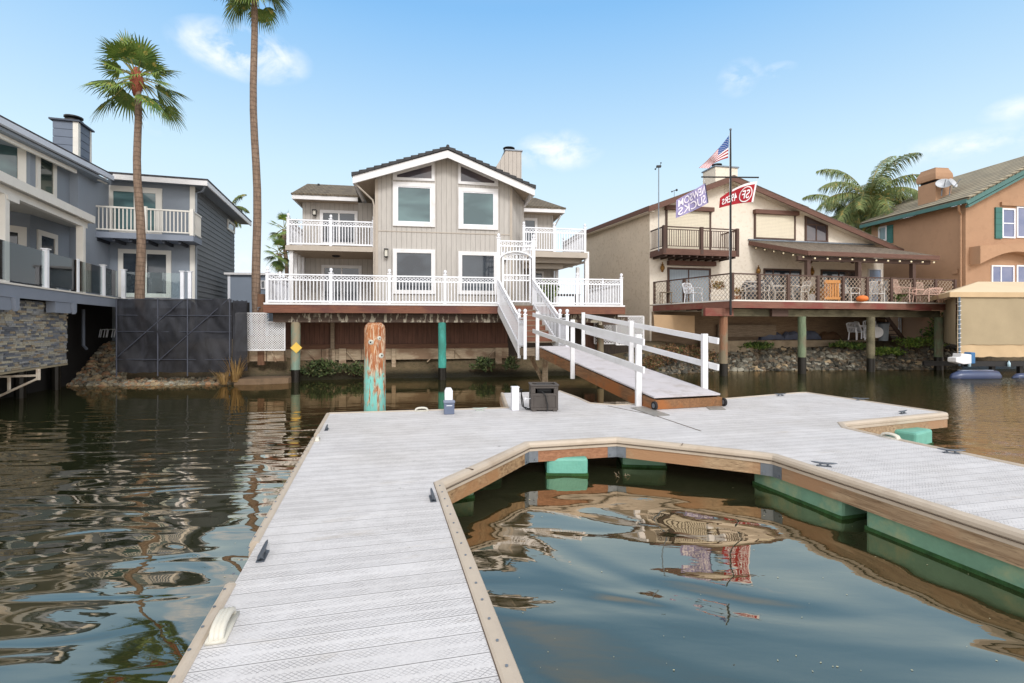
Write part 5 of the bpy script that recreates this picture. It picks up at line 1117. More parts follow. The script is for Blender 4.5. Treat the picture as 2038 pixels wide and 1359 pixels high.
ROOFR = shingle('brown_shingle', lin(92, 80, 70), lin(122, 108, 94), -.22, .3, .14, .03)
el = RS.hit(1166, 459, -.3); er = RS.hit(1291, 411, -.3); ezz = (el[1]+er[1])/2
Lb, Ln = RS.w(-.1, -.35, el[1]), RF.w(lf_[0], -.6, lf_[1]+.02); Pn, Pb = RF.w(pk[0], -.62, pk[1]+.03), RF.w(pk[0], 10, pk[1]+.03); Rn, Rb = RF.w(rt[0], -.62, rt[1]+.03), RF.w(rt[0], 10, rt[1]+.03)
m = MB(); m.plate([Ln, Pn, Pb, Lb], .06).plate([Pn, Rn, Rb, Pb], .06); m.build('roof', ROOFR, ch)
m = MB(); m.bar(Lb+Vector((0,0,-.1)), Ln+Vector((0,0,-.1)), .05, .22); m.build('eave_board', RBROWN, ch); m = MB(); m.bar(Lb+Vector((.15,0,-.22)), Ln+Vector((.15,.1,-.22)), .3, .04); m.build('eave_lining', CREAM, ch)
for x, y in ((1303, 410), (1590, 412)):
    u, z = RF.hit(x, y, -.3); m = MB(RF); m.bar((u-.25, -.3, z-.07*(1 if x < 1400 else -1)), (u+.35, -.3, z+.1*(1 if x < 1400 else -1)), .5, .14); m.build('outlooker_beam', DBROWN, ch)
# chimney of the cream house
u0, u1 = RF.u(1424, 3), RF.u(1468, 3); zc = RF.z(1446, 333, 3); c = MB(RF).box(u0, u1, 3, 4.2, rz(u0)-.5, zc).build('chimney', CREAM, ch); um = (u0+u1)/2-.2
MB(RF).box(u0-.06, u1+.06, 2.94, 4.26, zc, zc+.07).build('chimney_cap', GALV, c); MB(RF).lathe((um, 3.6, zc+.07), [(.2, 0), (.2, .08), (.28, .1), (.28, .13), (.2, .15), (.2, .2), (.28, .22), (.28, .26), (.08, .32)], 12).build('flue', BLACK, c)
u, z = RF.hit(1447, 378, 0); m = MB(RF)
for i in range(8): m.box(u-.14, u+.14, -.04, -.005, z-.34+i*.085, z-.34+i*.085+.05)
m.build('gable_vent', CREAM, ch)
# shuttered openings
def shutter(x0, x1, y0, y1, name='shutter_window'):
    u0, u1 = RF.u(x0), RF.u(x1); z0, z1 = RF.z((x0+x1)/2, y1), RF.z((x0+x1)/2, y0); m = MB(RF); m.box(u0, u0+.09, -.07, 0, z0, z1-.2).box(u1-.09, u1, -.07, 0, z0, z1-.2).box(u0+.09, u1-.09, -.07, 0, z0, z0+.08)
    w = m.build(name, DBROWN, ch); MB(RF).box(u0-.05, u1+.08, -.22, 0, z1-.2, z1).build('shutter_box', RBROWN, w); MB(RF).box(u0+.09, u1-.09, -.045, -.01, z0+.08, z1-.2).build('roller_shutter', ROLL, w)
shutter(1324, 1414, 412, 508, 'shutter_door'); shutter(1500, 1582, 420, 477)
q = [RF.hit(1601, 482), RF.hit(1647, 482), RF.hit(1646, 448), RF.hit(1601, 429)]; c_ = (sum(p[0] for p in q)/4, sum(p[1] for p in q)/4); qi = [(c_[0]+(p[0]-c_[0])*.86, c_[1]+(p[1]-c_[1])*.86) for p in q]; m = MB(RF)
for k in range(4): k2 = (k+1) % 4; m.prism([q[k], q[k2], qi[k2], qi[k]], -.06, 0)
m.box(c_[0]-.03, c_[0]+.03, -.04, -.02, qi[0][1], c_[1]+.3).box(qi[0][0], qi[1][0], -.04, -.021, c_[1]+.3, c_[1]+.36); w = m.build('window', DBROWN, ch, label='window with slanted head beside the roller shutter'); MB(RF).prism(qi, -.02, -.005).build('pane', P_BRONZE, w)
MB(RF).box(.1, RF.u(1760), -.06, -.003, .5, 2.72).build('darkening_skirt', wood('brown_darkening_skirt', lin(108, 88, 70), lin(140, 118, 94), None, -.22), ch)  # brown boarding added to darken the cream wall below the deck
# balcony
bv = -1.25; u0, u1 = RF.u(1321, bv), RF.u(1470, bv); fz = RF.z(1395, 497, bv); m = MB(RF)
MB(RF).box(u0, u1, bv+.05, -.002, fz-.06, fz).build('balcony_floor', DBROWN, ch); MB(RF).box(u0-.03, u1+.03, bv, bv+.049, fz-.26, fz+.02).build('balcony_fascia', RBROWN, ch); MB(RF).box(u0-.03, u0+.02, bv+.05, 0, fz-.26, fz+.02).build('balcony_fascia', RBROWN, ch)
m = MB(RF)
for i in range(10): uu = u0+.15+i*(u1-u0-.3)/9; m.box(uu-.03, uu+.03, bv+.05, 0, fz-.34, fz-.061)
m.build('balcony_joists', DBROWN, ch)
m = MB(RF); m.box(u0, u1, bv, bv+.06, fz+.98, fz+1.03).box(u0, u1, bv+.01, bv+.05, fz+.88, fz+.91).box(u0, u1, bv+.01, bv+.05, fz+.12, fz+.15).box(u0, u0+.05, bv, 0, fz+.98, fz+1.03).box(u0+.01, u0+.04, bv, 0, fz+.12, fz+.15).box(u1-.05, u1, bv, 0, fz+.98, fz+1.03)
n = int((u1-u0)/.115)
for i in range(n): uu = u0+.06+i*(u1-u0-.1)/n; m.box(uu, uu+.022, bv+.02, bv+.042, fz+.15, fz+.88)
for i in range(10): v = bv+.1+i*.115; m.box(u0+.015, u0+.037, v, v+.022, fz+.15, fz+.98).box(u1-.037, u1-.015, v, v+.022, fz+.02, fz+.98)
m.build('balcony_railing', DBROWN, ch)
for uu in (u0-.02, (u0+u1)/2-.06, u1-.12): MB(RF).box(uu, uu+.14, bv-.02, bv+.12, fz-.2, fz+1.06).build('railing_post', DBROWN, ch)
# ground floor doors
wpx(RF, 1328, 1414, 533, 606, ch, fm=DBROWN, fw=.1, pm=P_BLIND, mull=(.48,), name='sliding_door'); u0, u1 = RF.u(1328), RF.u(1419); zz = RF.z(1370, 520); MB(RF).box(u0-.02, u1+.02, -.25, 0, zz-.22, zz).build('shutter_box', RBROWN, ch)
wpx(RF, 1519, 1594, 535, 612, ch, fm=DBROWN, fw=.09, pm=P_DARK, mull=(.25, .7), name='sliding_door'); wpx(RF, 1633, 1704, 537, 612, ch, fm=DBROWN, fw=.09, pm=P_DARK, mull=(.5,), name='sliding_door')
wpx(RF, 1727, 1753, 535, 612, ch, fm=TRIM, fw=.06, pm=pane('pale_blue_door', lin(140, 160, 186), lin(160, 178, 200)), name='side_door')
BRASS = basic('brass', lin(140, 104, 56), .4, .2, metal=.6)
def onion(x, y):
    u, z = RF.hit(x, y, -.12); m = MB(RF); m.lathe((u, -.14, z-.2), [(.02, -.08), (.07, -.03), (.05, .0), (.09, .03), (.11, .12), (.09, .21), (.05, .25), (.08, .27), (.02, .33), (.03, .4)], 8).box(u-.02, u+.02, -.13, 0, z-.14, z-.1); m.build('brass_lantern', BRASS, ch)
onion(1318, 530); onion(1509, 536); onion(1616, 538)
# porch
j0 = RF.hit(1490, 480, 0); j1 = RF.hit(1757, 490, 0); pv = -2.7; e0 = RF.hit(1607, 500, pv); e1 = RF.hit(1867, 508, pv); ezp = (e0[1]+e1[1])/2; jz = (j0[1]+j1[1])/2
m = MB(RF); m.plate([(j0[0], -.003, jz), (e0[0], pv, ezp), (e1[0], pv, ezp), (e1[0]-.9, -.003, jz)], .07); m.build('porch_roof', shingle('porch_shake', lin(92, 82, 72), lin(128, 116, 102), -.22, .2, .13, .03), ch)
m = MB(RF); m.plate([(j0[0], -.003, jz-.1), (e0[0], pv+.05, ezp-.12), (e1[0], pv+.05, ezp-.12), (e1[0]-.9, -.003, jz-.1)], .03); m.build('porch_ceiling', basic('porch_ceiling_brown', lin(96, 78, 64), .8), ch)
m = MB(RF); m.bar((e0[0], pv-.02, ezp-.1), (e1[0]+.05, pv-.02, ezp-.1), .05, .2); m.build('porch_fascia', RBROWN, ch); MB(RF).bar((j0[0], -.02, jz-.1), (e0[0], pv-.02, ezp-.1), .05, .2).build('porch_fascia', RBROWN, ch)
MB(RF).bar((j0[0]-.05, -.06, jz+.06), (j1[0]-.4, -.06, jz+.06), .1, .06).build('flashing', GALV, ch)
MB(RF).box(e0[0]-.3, e1[0]-.2, pv+.2, pv+.35, ezp-.4, ezp-.2).build('porch_beam', DBROWN, ch)
RDZ = 3.05
for px in (1607, 1708, 1816): uu = RF.u(px, pv+.27); MB(RF).box(uu-.09, uu+.09, pv+.18, pv+.36, RDZ, ezp-.4).build('porch_post', DBROWN, ch)
for px in (1612, 1697):
    uu, z = RF.hit(px, 517, -1.6); m = MB(RF); m.lathe((uu, -1.6, z-.1), [(.05, .3), (.05, .12), (.12, .08), (.12, 0), (.05, -.08)], 10); c = m.build('ceiling_fan', DBROWN, ch); m = MB(RF)
    for k in range(5): a = k*2*math.pi/5+.3; m.bar((uu+.1*math.cos(a), -1.6+.1*math.sin(a), z-.05), (uu+.65*math.cos(a), -1.6+.65*math.sin(a), z-.04), .13, .012)
    m.build('blades', DBROWN, c)
# string lights along the porch eave
t = thing('string_lights', 'string of small round bulbs hanging along the porch eave of the cream house', 'string lights', tuple(RF.w(e0[0], pv, ezp-.2))); pts = [(j0[0]+.1, -.1, jz-.25)]; bulbs = []
path_ = [(j0[0]+.1, -.1, jz-.22), (e0[0], pv-.06, ezp-.24), (e1[0], pv-.06, ezp-.24)]; cord = []
for (a, b, n) in ((path_[0], path_[1], 6), (path_[1], path_[2], 11)):
    for i in range(n): 
        for s in range(4): f = (i+s/4)/n; cord.append(tuple(a[k]+(b[k]-a[k])*f-(0 if k < 2 else .06*math.sin(math.pi*s/4)) for k in range(3)))
        f = (i+.5)/n; bulbs.append(tuple(a[k]+(b[k]-a[k])*f-(0 if k < 2 else .1) for k in range(3)))
MB(RF).tube(cord, .008, 4).build('cord', BLACK, t); BULB = basic('warm_bulb', lin(250, 236, 200), .3)
for b in bulbs: MB(RF).ball(b, .045, 6).build('bulb', BULB, t)
# deck of the cream house
DF = Fr(pd(1455, 650, 19.97).x, 19.97, 1, .25); dfR = DF.u(1905); ql = pd(1297, 650, 24.1); DA = Fr(ql.x, ql.y, DF.x-ql.x, DF.y-ql.y); daL = math.hypot(DF.x-ql.x, DF.y-ql.y)
rd = thing('brown_deck', 'brown raised deck with diamond wire mesh railing in front of the cream house', 'deck', tuple(DF.w(5, 1, 0)))
q = [(ql.x+.05, ql.y+.1), (DF.x, DF.y+.06), P(DF, dfR, .06), P(DF, dfR, 6), P(RF, uw, -.01), P(RF, 0, -.01)]; MB().slab(q, RDZ-.05, RDZ).build('deck_floor', GREYWOOD, rd)
RDF = wood('red_worn_fascia', lin(112, 74, 62), lin(136, 92, 76), lin(120, 62, 54), -.25)
MB(DF).box(0, dfR, 0, .05, RDZ-.3, RDZ-.02).build('fascia_board', RDF, rd); MB(DA).box(0, daL, 0, .05, RDZ-.3, RDZ-.02).build('fascia_board', RDF, rd)
MB(DF).box(.0, dfR, -.02, -.002, RDZ-.03, RDZ+.03).build('nosing', CREAMW, rd); MB(DA).box(0, daL, -.02, -.002, RDZ-.03, RDZ+.03).build('nosing', CREAMW, rd)
GB = wood('green_grey_beam', lin(96, 92, 72), lin(126, 118, 94), lin(80, 76, 58), -.25)
MB(DF).box(-.9, dfR-.4, .45, .62, RDZ-.62, RDZ-.32).build('beam', GB, rd); MB(DF).box(-.95, .35, .3, .44, RDZ-.62, RDZ-.3).build('beam', RDF, rd); MB(DF).box(2.2, 3.0, .3, .44, RDZ-.62, RDZ-.3).build('beam', DBROWN, rd)
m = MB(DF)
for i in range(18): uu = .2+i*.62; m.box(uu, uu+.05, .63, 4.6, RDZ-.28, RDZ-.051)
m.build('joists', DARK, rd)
PG = wood('pile_green', lin(92, 108, 84), lin(122, 136, 108), lin(110, 104, 84), 0, True)
piling(DF, DF.u(1440, .5), .5, RDZ-.62, .16, PILE_W, rd, .5); piling(DF, DF.u(1596, .5), .5, RDZ-.62, .16, PG, rd, .7); piling(DF, DF.u(1733, .5), .5, RDZ-.62, .16, GB, rd, .6); piling(DF, DF.u(1868, .5), .5, RDZ-.62, .17, PG, rd, .6)
WIRE = basic('mesh_wire', lin(178, 160, 142), .6, .1)
def mesh_bay(fr, u0, u1, v, z0, z1):
    m = MB(fr); w, h = u1-u0, z1-z0; sp = .19; n = int((w+h)/sp)+1
    for i in range(n):
        t_ = i*sp; a = max(0, t_-w); b = min(t_, h)
        if b-a < .02: continue
        for sg in (1, -1):
            x0 = u0+(t_-a) if sg > 0 else u1-(t_-a); x1 = u0+(t_-b) if sg > 0 else u1-(t_-b); m.bar((x0, v, z0+a), (x1, v, z0+b), .012, .012, (0, 1, 0))
    m.build('wire_mesh', WIRE, rd)
def brown_run(fr, us, v=.08, first=True):
    for i, uu in enumerate(us):
        if i or first: MB(fr).box(uu-.06, uu+.06, v-.06, v+.06, RDZ, RDZ+1.1).build('railing_post', DBROWN, rd)
    for a, b in zip(us, us[1:]):
        MB(fr).box(a+.061, b-.061, v-.03, v+.03, RDZ+1.05, RDZ+1.1).build('top_rail', DBROWN, rd); mesh_bay(fr, a+.06, b-.06, v, RDZ+.04, RDZ+1.05)
brown_run(DA, [.06]+[DA.u(x, .08) for x in (1330, 1362)]+[daL-.02]); brown_run(DF, [.05]+[DF.u(x, .08) for x in (1510, 1568, 1627, 1677, 1725, 1773, 1818, 1861)]+[dfR-.05], first=False)
DB = Fr(*P(DF, dfR-.4, 2.6), 1, .12); brown_run(DB, [0, 1.0, 2.1, 3.2])
MB(DB).box(-.4, 3.4, .15, 2, RDZ-.3, RDZ-.004).build('deck_extension', RDF, rd)
# ================================================================ BROWN HOUSE AT THE FAR RIGHT
BRN = stucco('brown_stucco', lin(172, 136, 108), lin(156, 122, 96), .3, 3); TEALT = basic('teal_trim', lin(76, 116, 112), .6, .08); TEALS = grooved('teal_shutter', lin(60, 112, 106), 0, .3, .006, .05, 'Z')
BS = Fr(21.05, 29.07, .62, -5.07); BT = Fr(21.67, 24, 1, .15); bL = math.hypot(.62, 5.07); BEZ = 7.93
bh = thing('brown_house', 'brown stucco two storey house with tiled roof and teal trim at the right edge', 'house', tuple(BT.w(2, 3, 1.6)))
MB(BS).box(-.3, bL-.01, 0, .2, 1.2, BEZ-.05).build('side_wall', BRN, bh)
sl_ = .5; rid = 5.1
MB(BT).prism([(0, 1.2), (11, 1.2), (11, BEZ-.3), (rid, BEZ+rid*sl_-.05), (0, BEZ-.05)], 0, .2).build('front_wall', BRN, bh)
def clay():
    m, nt, p = newmat('clay_roof_tile'); co = coords(nt, 0); s = nt.nodes.new('ShaderNodeSeparateXYZ'); nt.links.new(co, s.inputs[0])
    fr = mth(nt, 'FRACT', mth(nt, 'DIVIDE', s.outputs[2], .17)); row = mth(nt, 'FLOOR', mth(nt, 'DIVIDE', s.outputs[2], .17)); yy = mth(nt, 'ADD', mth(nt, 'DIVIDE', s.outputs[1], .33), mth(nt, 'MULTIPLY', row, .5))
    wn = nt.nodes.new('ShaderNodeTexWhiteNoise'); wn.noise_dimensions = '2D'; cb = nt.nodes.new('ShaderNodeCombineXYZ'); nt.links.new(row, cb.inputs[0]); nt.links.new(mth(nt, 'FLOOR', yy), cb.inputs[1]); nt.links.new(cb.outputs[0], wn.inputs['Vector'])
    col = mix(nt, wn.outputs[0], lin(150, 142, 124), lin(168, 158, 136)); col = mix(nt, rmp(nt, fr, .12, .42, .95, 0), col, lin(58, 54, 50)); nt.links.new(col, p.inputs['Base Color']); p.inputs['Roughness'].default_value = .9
    bump(nt, p, fr, .05); return m
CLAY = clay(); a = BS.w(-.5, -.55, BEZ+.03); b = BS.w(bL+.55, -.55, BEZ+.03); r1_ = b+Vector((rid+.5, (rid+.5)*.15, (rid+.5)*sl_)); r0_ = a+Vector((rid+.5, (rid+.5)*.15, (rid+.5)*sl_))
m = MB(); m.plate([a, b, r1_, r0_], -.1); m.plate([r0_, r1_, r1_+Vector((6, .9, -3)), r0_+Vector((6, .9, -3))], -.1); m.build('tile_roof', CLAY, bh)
m = MB(); n = 26
for i in range(n): p = b.lerp(r1_, i/n); q = b.lerp(r1_, (i+1.06)/n); m.tube([p+Vector((0,-.02,.02)), q+Vector((0,-.02,.035))], [.085, .072], 8)
m.build('rake_tiles', CLAY, bh)
m = MB(); m.bar(a+Vector((0,0,-.1)), b+Vector((0,0,-.1)), .1, .18); m.build('gutter', TEALT, bh); MB().bar(b+Vector((0,.03,-.16)), r1_+Vector((0,.03,-.16)), .06, .24).build('rake_board', TEALT, bh)
MB().bar(b+Vector((0.1,.12,-.34)), r1_+Vector((0.1,.12,-.34)), .14, .1).build('frieze', TEALT, bh)
m = MB(BS); m.tube([(bL+.1, -.5, BEZ-.15), (bL-.05, -.3, BEZ-.4), (bL-.18, -.06, BEZ-.55), (bL-.18, -.06, 1.5)], .05, 8); m.build('downspout', BRN, bh)
CH = BS.off(.12); u0, u1 = CH.u(1827), CH.u(1862); zc0, zt = BEZ-.1, CH.z(1850, 336); m = MB(CH); m.box(u0, u1, 0, .9, zc0, zt-.75); c = m.build('chimney', BRN, bh)
uc_ = (u0+u1)/2; hw = (u1-u0)/2; m = MB(CH); m.box(u0+.08, u1-.08, .08, .82, zt-.75, zt-.62); m.build('chimney_slot', DARK, c)
m = MB(CH); fs = [(-.04, -.62), (-.06, -.5), (-.04, -.3), (.07, -.04), (.07, 0)]
for (o1_, z1_), (o2_, z2_) in zip(fs, fs[1:]):
    A_ = [(u0+o1_, o1_, zt+z1_), (u1-o1_, o1_, zt+z1_), (u1-o1_, .9-o1_, zt+z1_), (u0+o1_, .9-o1_, zt+z1_)]; B_ = [(u0+o2_, o2_, zt+z2_), (u1-o2_, o2_, zt+z2_), (u1-o2_, .9-o2_, zt+z2_), (u0+o2_, .9-o2_, zt+z2_)]
    m.add(A_+B_, [(0,1,5,4), (1,2,6,5), (2,3,7,6), (3,0,4,7), (3,2,1,0), (4,5,6,7)])
m.build('chimney_hood', BRN, c)
def dish(px, py, d, r, label, tilt):
    c = pd(px, py, d); t = thing('satellite_dish', label, 'satellite dish', tuple(c-Vector((0, 0, .55))), 'satellite dishes on the tiled roof'); vs = []; fs = []; n = 18; nr = Vector((tilt, -1, .45)).normalized(); x = nr.cross(Vector((0,0,1))).normalized(); y = x.cross(nr)
    for j in range(4):
        for k in range(n): a_ = 2*math.pi*k/n; q = r*j/3; vs.append(c+(x*math.cos(a_)+y*math.sin(a_)*.8)*max(q, .01)+nr*(q*q/r*.3))
    for j in range(3):
        for k in range(n): fs.append((j*n+k, j*n+(k+1) % n, (j+1)*n+(k+1) % n, (j+1)*n+k))
    o = MB().add(vs, fs).build('reflector', basic('pale_dish', lin(196, 200, 206), .5), t); s_ = o.modifiers.new('s', 'SOLIDIFY'); s_.thickness = .02
    MB().tube([c-Vector((0,-.05,.1)), c+Vector((0,.1,-.55))], .025, 6).build('mast', GALV, t); MB().bar(c-y*r*.7, c+nr*.42, .025, .025).build('feed_arm', GALV, t)
dish(1877, 367, 25.4, .34, 'grey satellite dish next to the brown chimney, left one of the pair', -.5); dish(1893, 366, 25.2, .32, 'satellite dish facing right, the one farther from the brown chimney', .5)
# windows and shutters
window(BS, None, BS.u(1749), BS.u(1766), BS.z(1758, 480), BS.z(1758, 450), bh, fm=TRIM, fw=.09, pm=P_TEAL); MB(BS).box(BS.u(1767), BS.u(1778), -.06, -.001, BS.z(1772, 484), BS.z(1772, 448)).build('shutter', TEALS, bh)
def bwin(x0, x1, y0, y1, **k): return wpx(BT, x0, x1, y0, y1, bh, fm=VINYL, fw=.07, pm=pane('blue_pane', lin(84, 96, 136), lin(112, 118, 150)), **k)
bwin(1993, 2019, 415, 474, bars=(.5,)); bwin(2022, 2075, 412, 474, mull=(.35,)); MB(BT).box(BT.u(1979), BT.u(1992), -.07, -.001, BT.z(1985, 475), BT.z(1985, 413)).build('shutter', TEALS, bh)
bwin(1972, 2017, 528, 566, mull=(.42,)); bwin(2022, 2075, 528, 566, mull=(.4,)); MB(BS).box(BS.u(1757), BS.u(1767), -.04, -.001, 3.1, 4.6).build('side_door', TRIM, bh)
m = MB(BT); z1 = BT.z(1930, 492); u0 = BT.u(1929); k = 14; W_ = 4.6; pts = [(u0, z1), (u0+W_, z1+.35), (u0+W_, z1-.45)]+[(u0+W_-.3-(W_-.3)*i/k, z1-.85+.62*math.sin(math.pi*(i/k))) for i in range(k+1)]
m.prism(pts, -.5, -.002); m.build('arched_balcony_front', BRN, bh)
MB(BT).box(BT.u(1990), BT.u(2075), -.1, -.002, BT.z(2030, 411), BT.z(2030, 404)).build('window_head', BRN, bh)
MB(BS).box(BS.u(1898), BS.u(1908), -.08, -.001, BS.z(1902, 545), BS.z(1902, 536)).build('vent_box', BRN, bh)

# ================================================================ COVERED BOAT LIFT
CF = Fr(pd(1890, 650, 20).x, 20, 1, .06); bc = thing('boat_lift_canopy', 'tan fabric boat lift canopy with side curtains at the right edge', 'canopy', tuple(CF.w(3, 2, 0)))
FAB = basic('tan_canopy_fabric', lin(214, 196, 166), .8, .04, 1.5, 30, .002); FAB2 = basic('khaki_curtain', lin(166, 150, 122), .85, .08, 1.2, 30, .002); FAB3 = basic('pale_tan_flap', lin(198, 172, 136), .85, .07)
ze = CF.z(1890, 591); zt_ = ze+.2; Wc, Dc = 7.5, 4.2; m = MB(CF)
m.add([(0, 0, zt_), (Wc, 0, zt_), (Wc+2.8, Dc, zt_), (2.8, Dc, zt_), (3.4, Dc/2, zt_+.62), (Wc-1, Dc/2, zt_+.62)], [(0,1,5,4), (3,0,4), (2,3,4,5), (1,2,5)]); m.build('roof_fabric', FAB, bc)
m = MB(CF); m.box(0, Wc, -.02, 0, ze, zt_).plate([(-.0, 0, ze), (2.8, Dc, ze), (2.8, Dc, zt_), (0, 0, zt_)], .01); m.build('valance', FAB3, bc)
def curtain(fr, u0, u1, v, z0, z1, mat, amp=.03, seed=1, nx=50):
    return cloth(fr, u0, u1, z0, z1, v, amp, nx, 12, seed).build('curtain', mat, bc, smooth=True)
zc = CF.z(1910, 686); curtain(CF, .38, Wc, .06, zc, ze+.05, FAB2, .02); curtain(CF, .42, Wc, .1, CF.z(1910, 711), zc+.08, FAB3, .04, 5)
CS = Fr(*P(CF, .36, .1), .7, 1); curtain(CS, 0, Dc-.3, 0, zc, ze+.05, FAB2, .03, 7, 20)
POLE = basic('blue_grey_pole', lin(96, 116, 134), .4, .1, metal=.4)
MB(CF).tube([(.36, -.05, .45), (.36, -.05, ze)], .035, 8).build('pole', POLE, bc); m = MB(CF)
for i in range(12): z = CF.z(1907, 600+i*9); m.ring((.36, -.05, z), .05, .01, (1, 0, .3), (0, 1, 0), 6)
m.build('rope_lacing', WHITE, bc)
m = MB(CF); m.box(.6, Wc, -.1, 0, .42, .62).box(.6, Wc, 1.8, 1.9, .3, .5); m.build('lift_beam', BLACK, bc); m = MB(CF)
for u in (1.9, 3.1, 5.0): m.box(u, u+.14, .1, .24, -.5, .42)
m.build('lift_leg', BLACK, bc)
bb = MB(CF); 
t = thing('inflatable_pontoon', 'long dark blue inflatable pontoon floating below the boat canopy', 'pontoon', tuple(CF.w(0, -.4, -.05))); BLU = basic('dark_blue_vinyl', lin(46, 62, 98), .35, .15, spec=.7)
m = MB(CF); m.tube([(-.55, -.6, .02), (-.42, -.6, .06), (-.2, -.6, .1), (.6, -.6, .11), (1.3, -.6, .1), (1.5, -.6, .05)], [.05, .15, .2, .21, .2, .06], 14); m.build('tube', BLU, t, smooth=True)
MB(CF).box(-.1, 1.2, -.62, -.42, .3, .315).build('top_strip', basic('grey_strip', lin(150, 160, 180), .5), t)
p = CF.w(.15, -.35, 0); t = thing('covered_motor', 'white and blue covered outboard motor hanging beside the canopy pole', 'motor', (p.x, p.y, .5)); m = MB(CF); zz = CF.z(1900, 722); m.prism([(-.22, zz+.06), (.1, zz-.02), (.42, zz), (.42, zz+.36), (.0, zz+.4), (-.02, zz+.26), (-.22, zz+.24)], -.5, -.12); m.build('cowl', WHITE, t, bevel=.03)
m = MB(CF); m.box(.43, .62, -.46, -.16, zz+.0, zz+.44); m.build('blue_cover', basic('bright_blue', lin(58, 110, 158), .5), t, bevel=.03)
for px, g_ in ((1929, 'clear plastic bottle hanging by the blue cover below the canopy'), (2008, 'clear plastic bottle hanging under the canopy beam near the picture edge')):
    u = CF.u(px, -.15); z = CF.z(px, 730, -.15); m = MB(CF); m.lathe((u, -.15, z), [(.05, 0), (.055, .12), (.05, .16), (.02, .21), (.02, .24)], 10); o = m.build('plastic_bottle', basic('pale_blue_plastic', lin(176, 206, 220), .2), None, smooth=True); tag(o, g_, 'bottle', 'bottles under the canopy')
m = MB(); p = gp(2030, 752, 0); m.tube([(p.x-.3, p.y, .0), (p.x-.1, p.y, .05), (p.x+.6, p.y, .06)], [.04, .13, .15], 12); o = m.build('fender_tube', BLU, None, smooth=True); tag(o, 'blue float end at the right picture edge under the canopy', 'float')

# ================================================================ THINGS ON THE BROWN DECK
def on(px, d, z=RDZ): return Vector(((px-CX)/F*d, d, z))
IRON = basic('white_iron', lin(214, 210, 204), .5, .08); PINKW = basic('pink_white_wicker', lin(206, 172, 156), .6, .15); 
def loc(p, ang): return Fr(p.x, p.y, math.cos(ang), math.sin(ang))
def zup(m, z): 
    for i in range(len(m.v)): m.v[i] = (m.v[i][0], m.v[i][1], m.v[i][2]+z)
    return m
def chair(name, label, cat, p, ang, mat, w=.55, sh=.43, bhh=.85, dpt=.5, arms=True, slats=5, grp=None, r=.018, recl=.12, smat=None):
    t = thing(name, label, cat, tuple(p), grp); f = loc(p, ang); z0 = p.z
    zup(MB(f).box(-w/2, w/2, -dpt/2, dpt/2, sh-.025, sh), z0).build('seat', smat or mat, t)
    m = MB(f); y = dpt/2
    m.tube([(-w/2, y, sh), (-w/2+.01, y+recl, bhh)], r, 6).tube([(w/2, y, sh), (w/2-.01, y+recl, bhh)], r, 6).tube([(-w/2+.01, y+recl, bhh), (-w/4, y+recl, bhh+.04), (w/4, y+recl, bhh+.04), (w/2-.01, y+recl, bhh)], r, 6)
    for i in range(slats): x = -w/2+w*(i+1)/(slats+1); m.tube([(x, y+.01, sh), (x, y+recl, bhh+.03)], r*.6, 5)
    m.tube([(-w/2, y+recl*.5, (sh+bhh)/2), (w/2, y+recl*.5, (sh+bhh)/2)], r*.6, 5); zup(m, z0).build('backrest', mat, t)
    for sx in (-1, 1):
        for sy in (-1, 1): zup(MB(f).tube([(sx*(w/2-.02), sy*(dpt/2-.03), sh), (sx*w/2, sy*dpt/2, 0)], r, 6), z0).build('leg', mat, t)
        if arms: zup(MB(f).tube([(sx*w/2, dpt/2+recl*.4, sh+.24), (sx*(w/2+.02), 0, sh+.25), (sx*w/2, -dpt/2, sh+.2), (sx*w/2, -dpt/2+.03, sh)], r, 6), z0).build('armrest', mat, t)
    return t
def round_t(name, label, p, r, h, mat, cat='table'):
    t = thing(name, label, cat, tuple(p)); zup(MB(loc(p, 0)).lathe((0, 0, h-.03), [(r*.97, 0), (r, .01), (r, .025), (r*.96, .03)], 18), p.z).build('table_top', mat, t)
    for k in range(4): a = k*math.pi/2+.5; zup(MB(loc(p, 0)).tube([(r*.3*math.cos(a), r*.3*math.sin(a), h-.03), (r*.2*math.cos(a), r*.2*math.sin(a), h*.5), (r*.7*math.cos(a), r*.7*math.sin(a), 0)], .014, 5), p.z).build('leg', mat, t)
    return t
chair('plastic_chair', 'white moulded plastic armchair behind the angled mesh railing of the brown deck', 'chair', on(1380, 22.0), .5, VINYL, .55, .42, .84, slats=6, r=.022)
p = on(1325, 23); t = thing('side_table', 'small grey side table at the left end of the brown deck', 'table', tuple(p)); zup(MB(loc(p, 0)).box(-.25, .25, -.2, .2, .5, .53), p.z).build('table_top', GREYWOOD, t)
for sx in (-1, 1):
    for sy in (-1, 1): zup(MB(loc(p, 0)).box(sx*.21-.02, sx*.21+.02, sy*.16-.02, sy*.16+.02, 0, .5), p.z).build('leg', GREYWOOD, t)
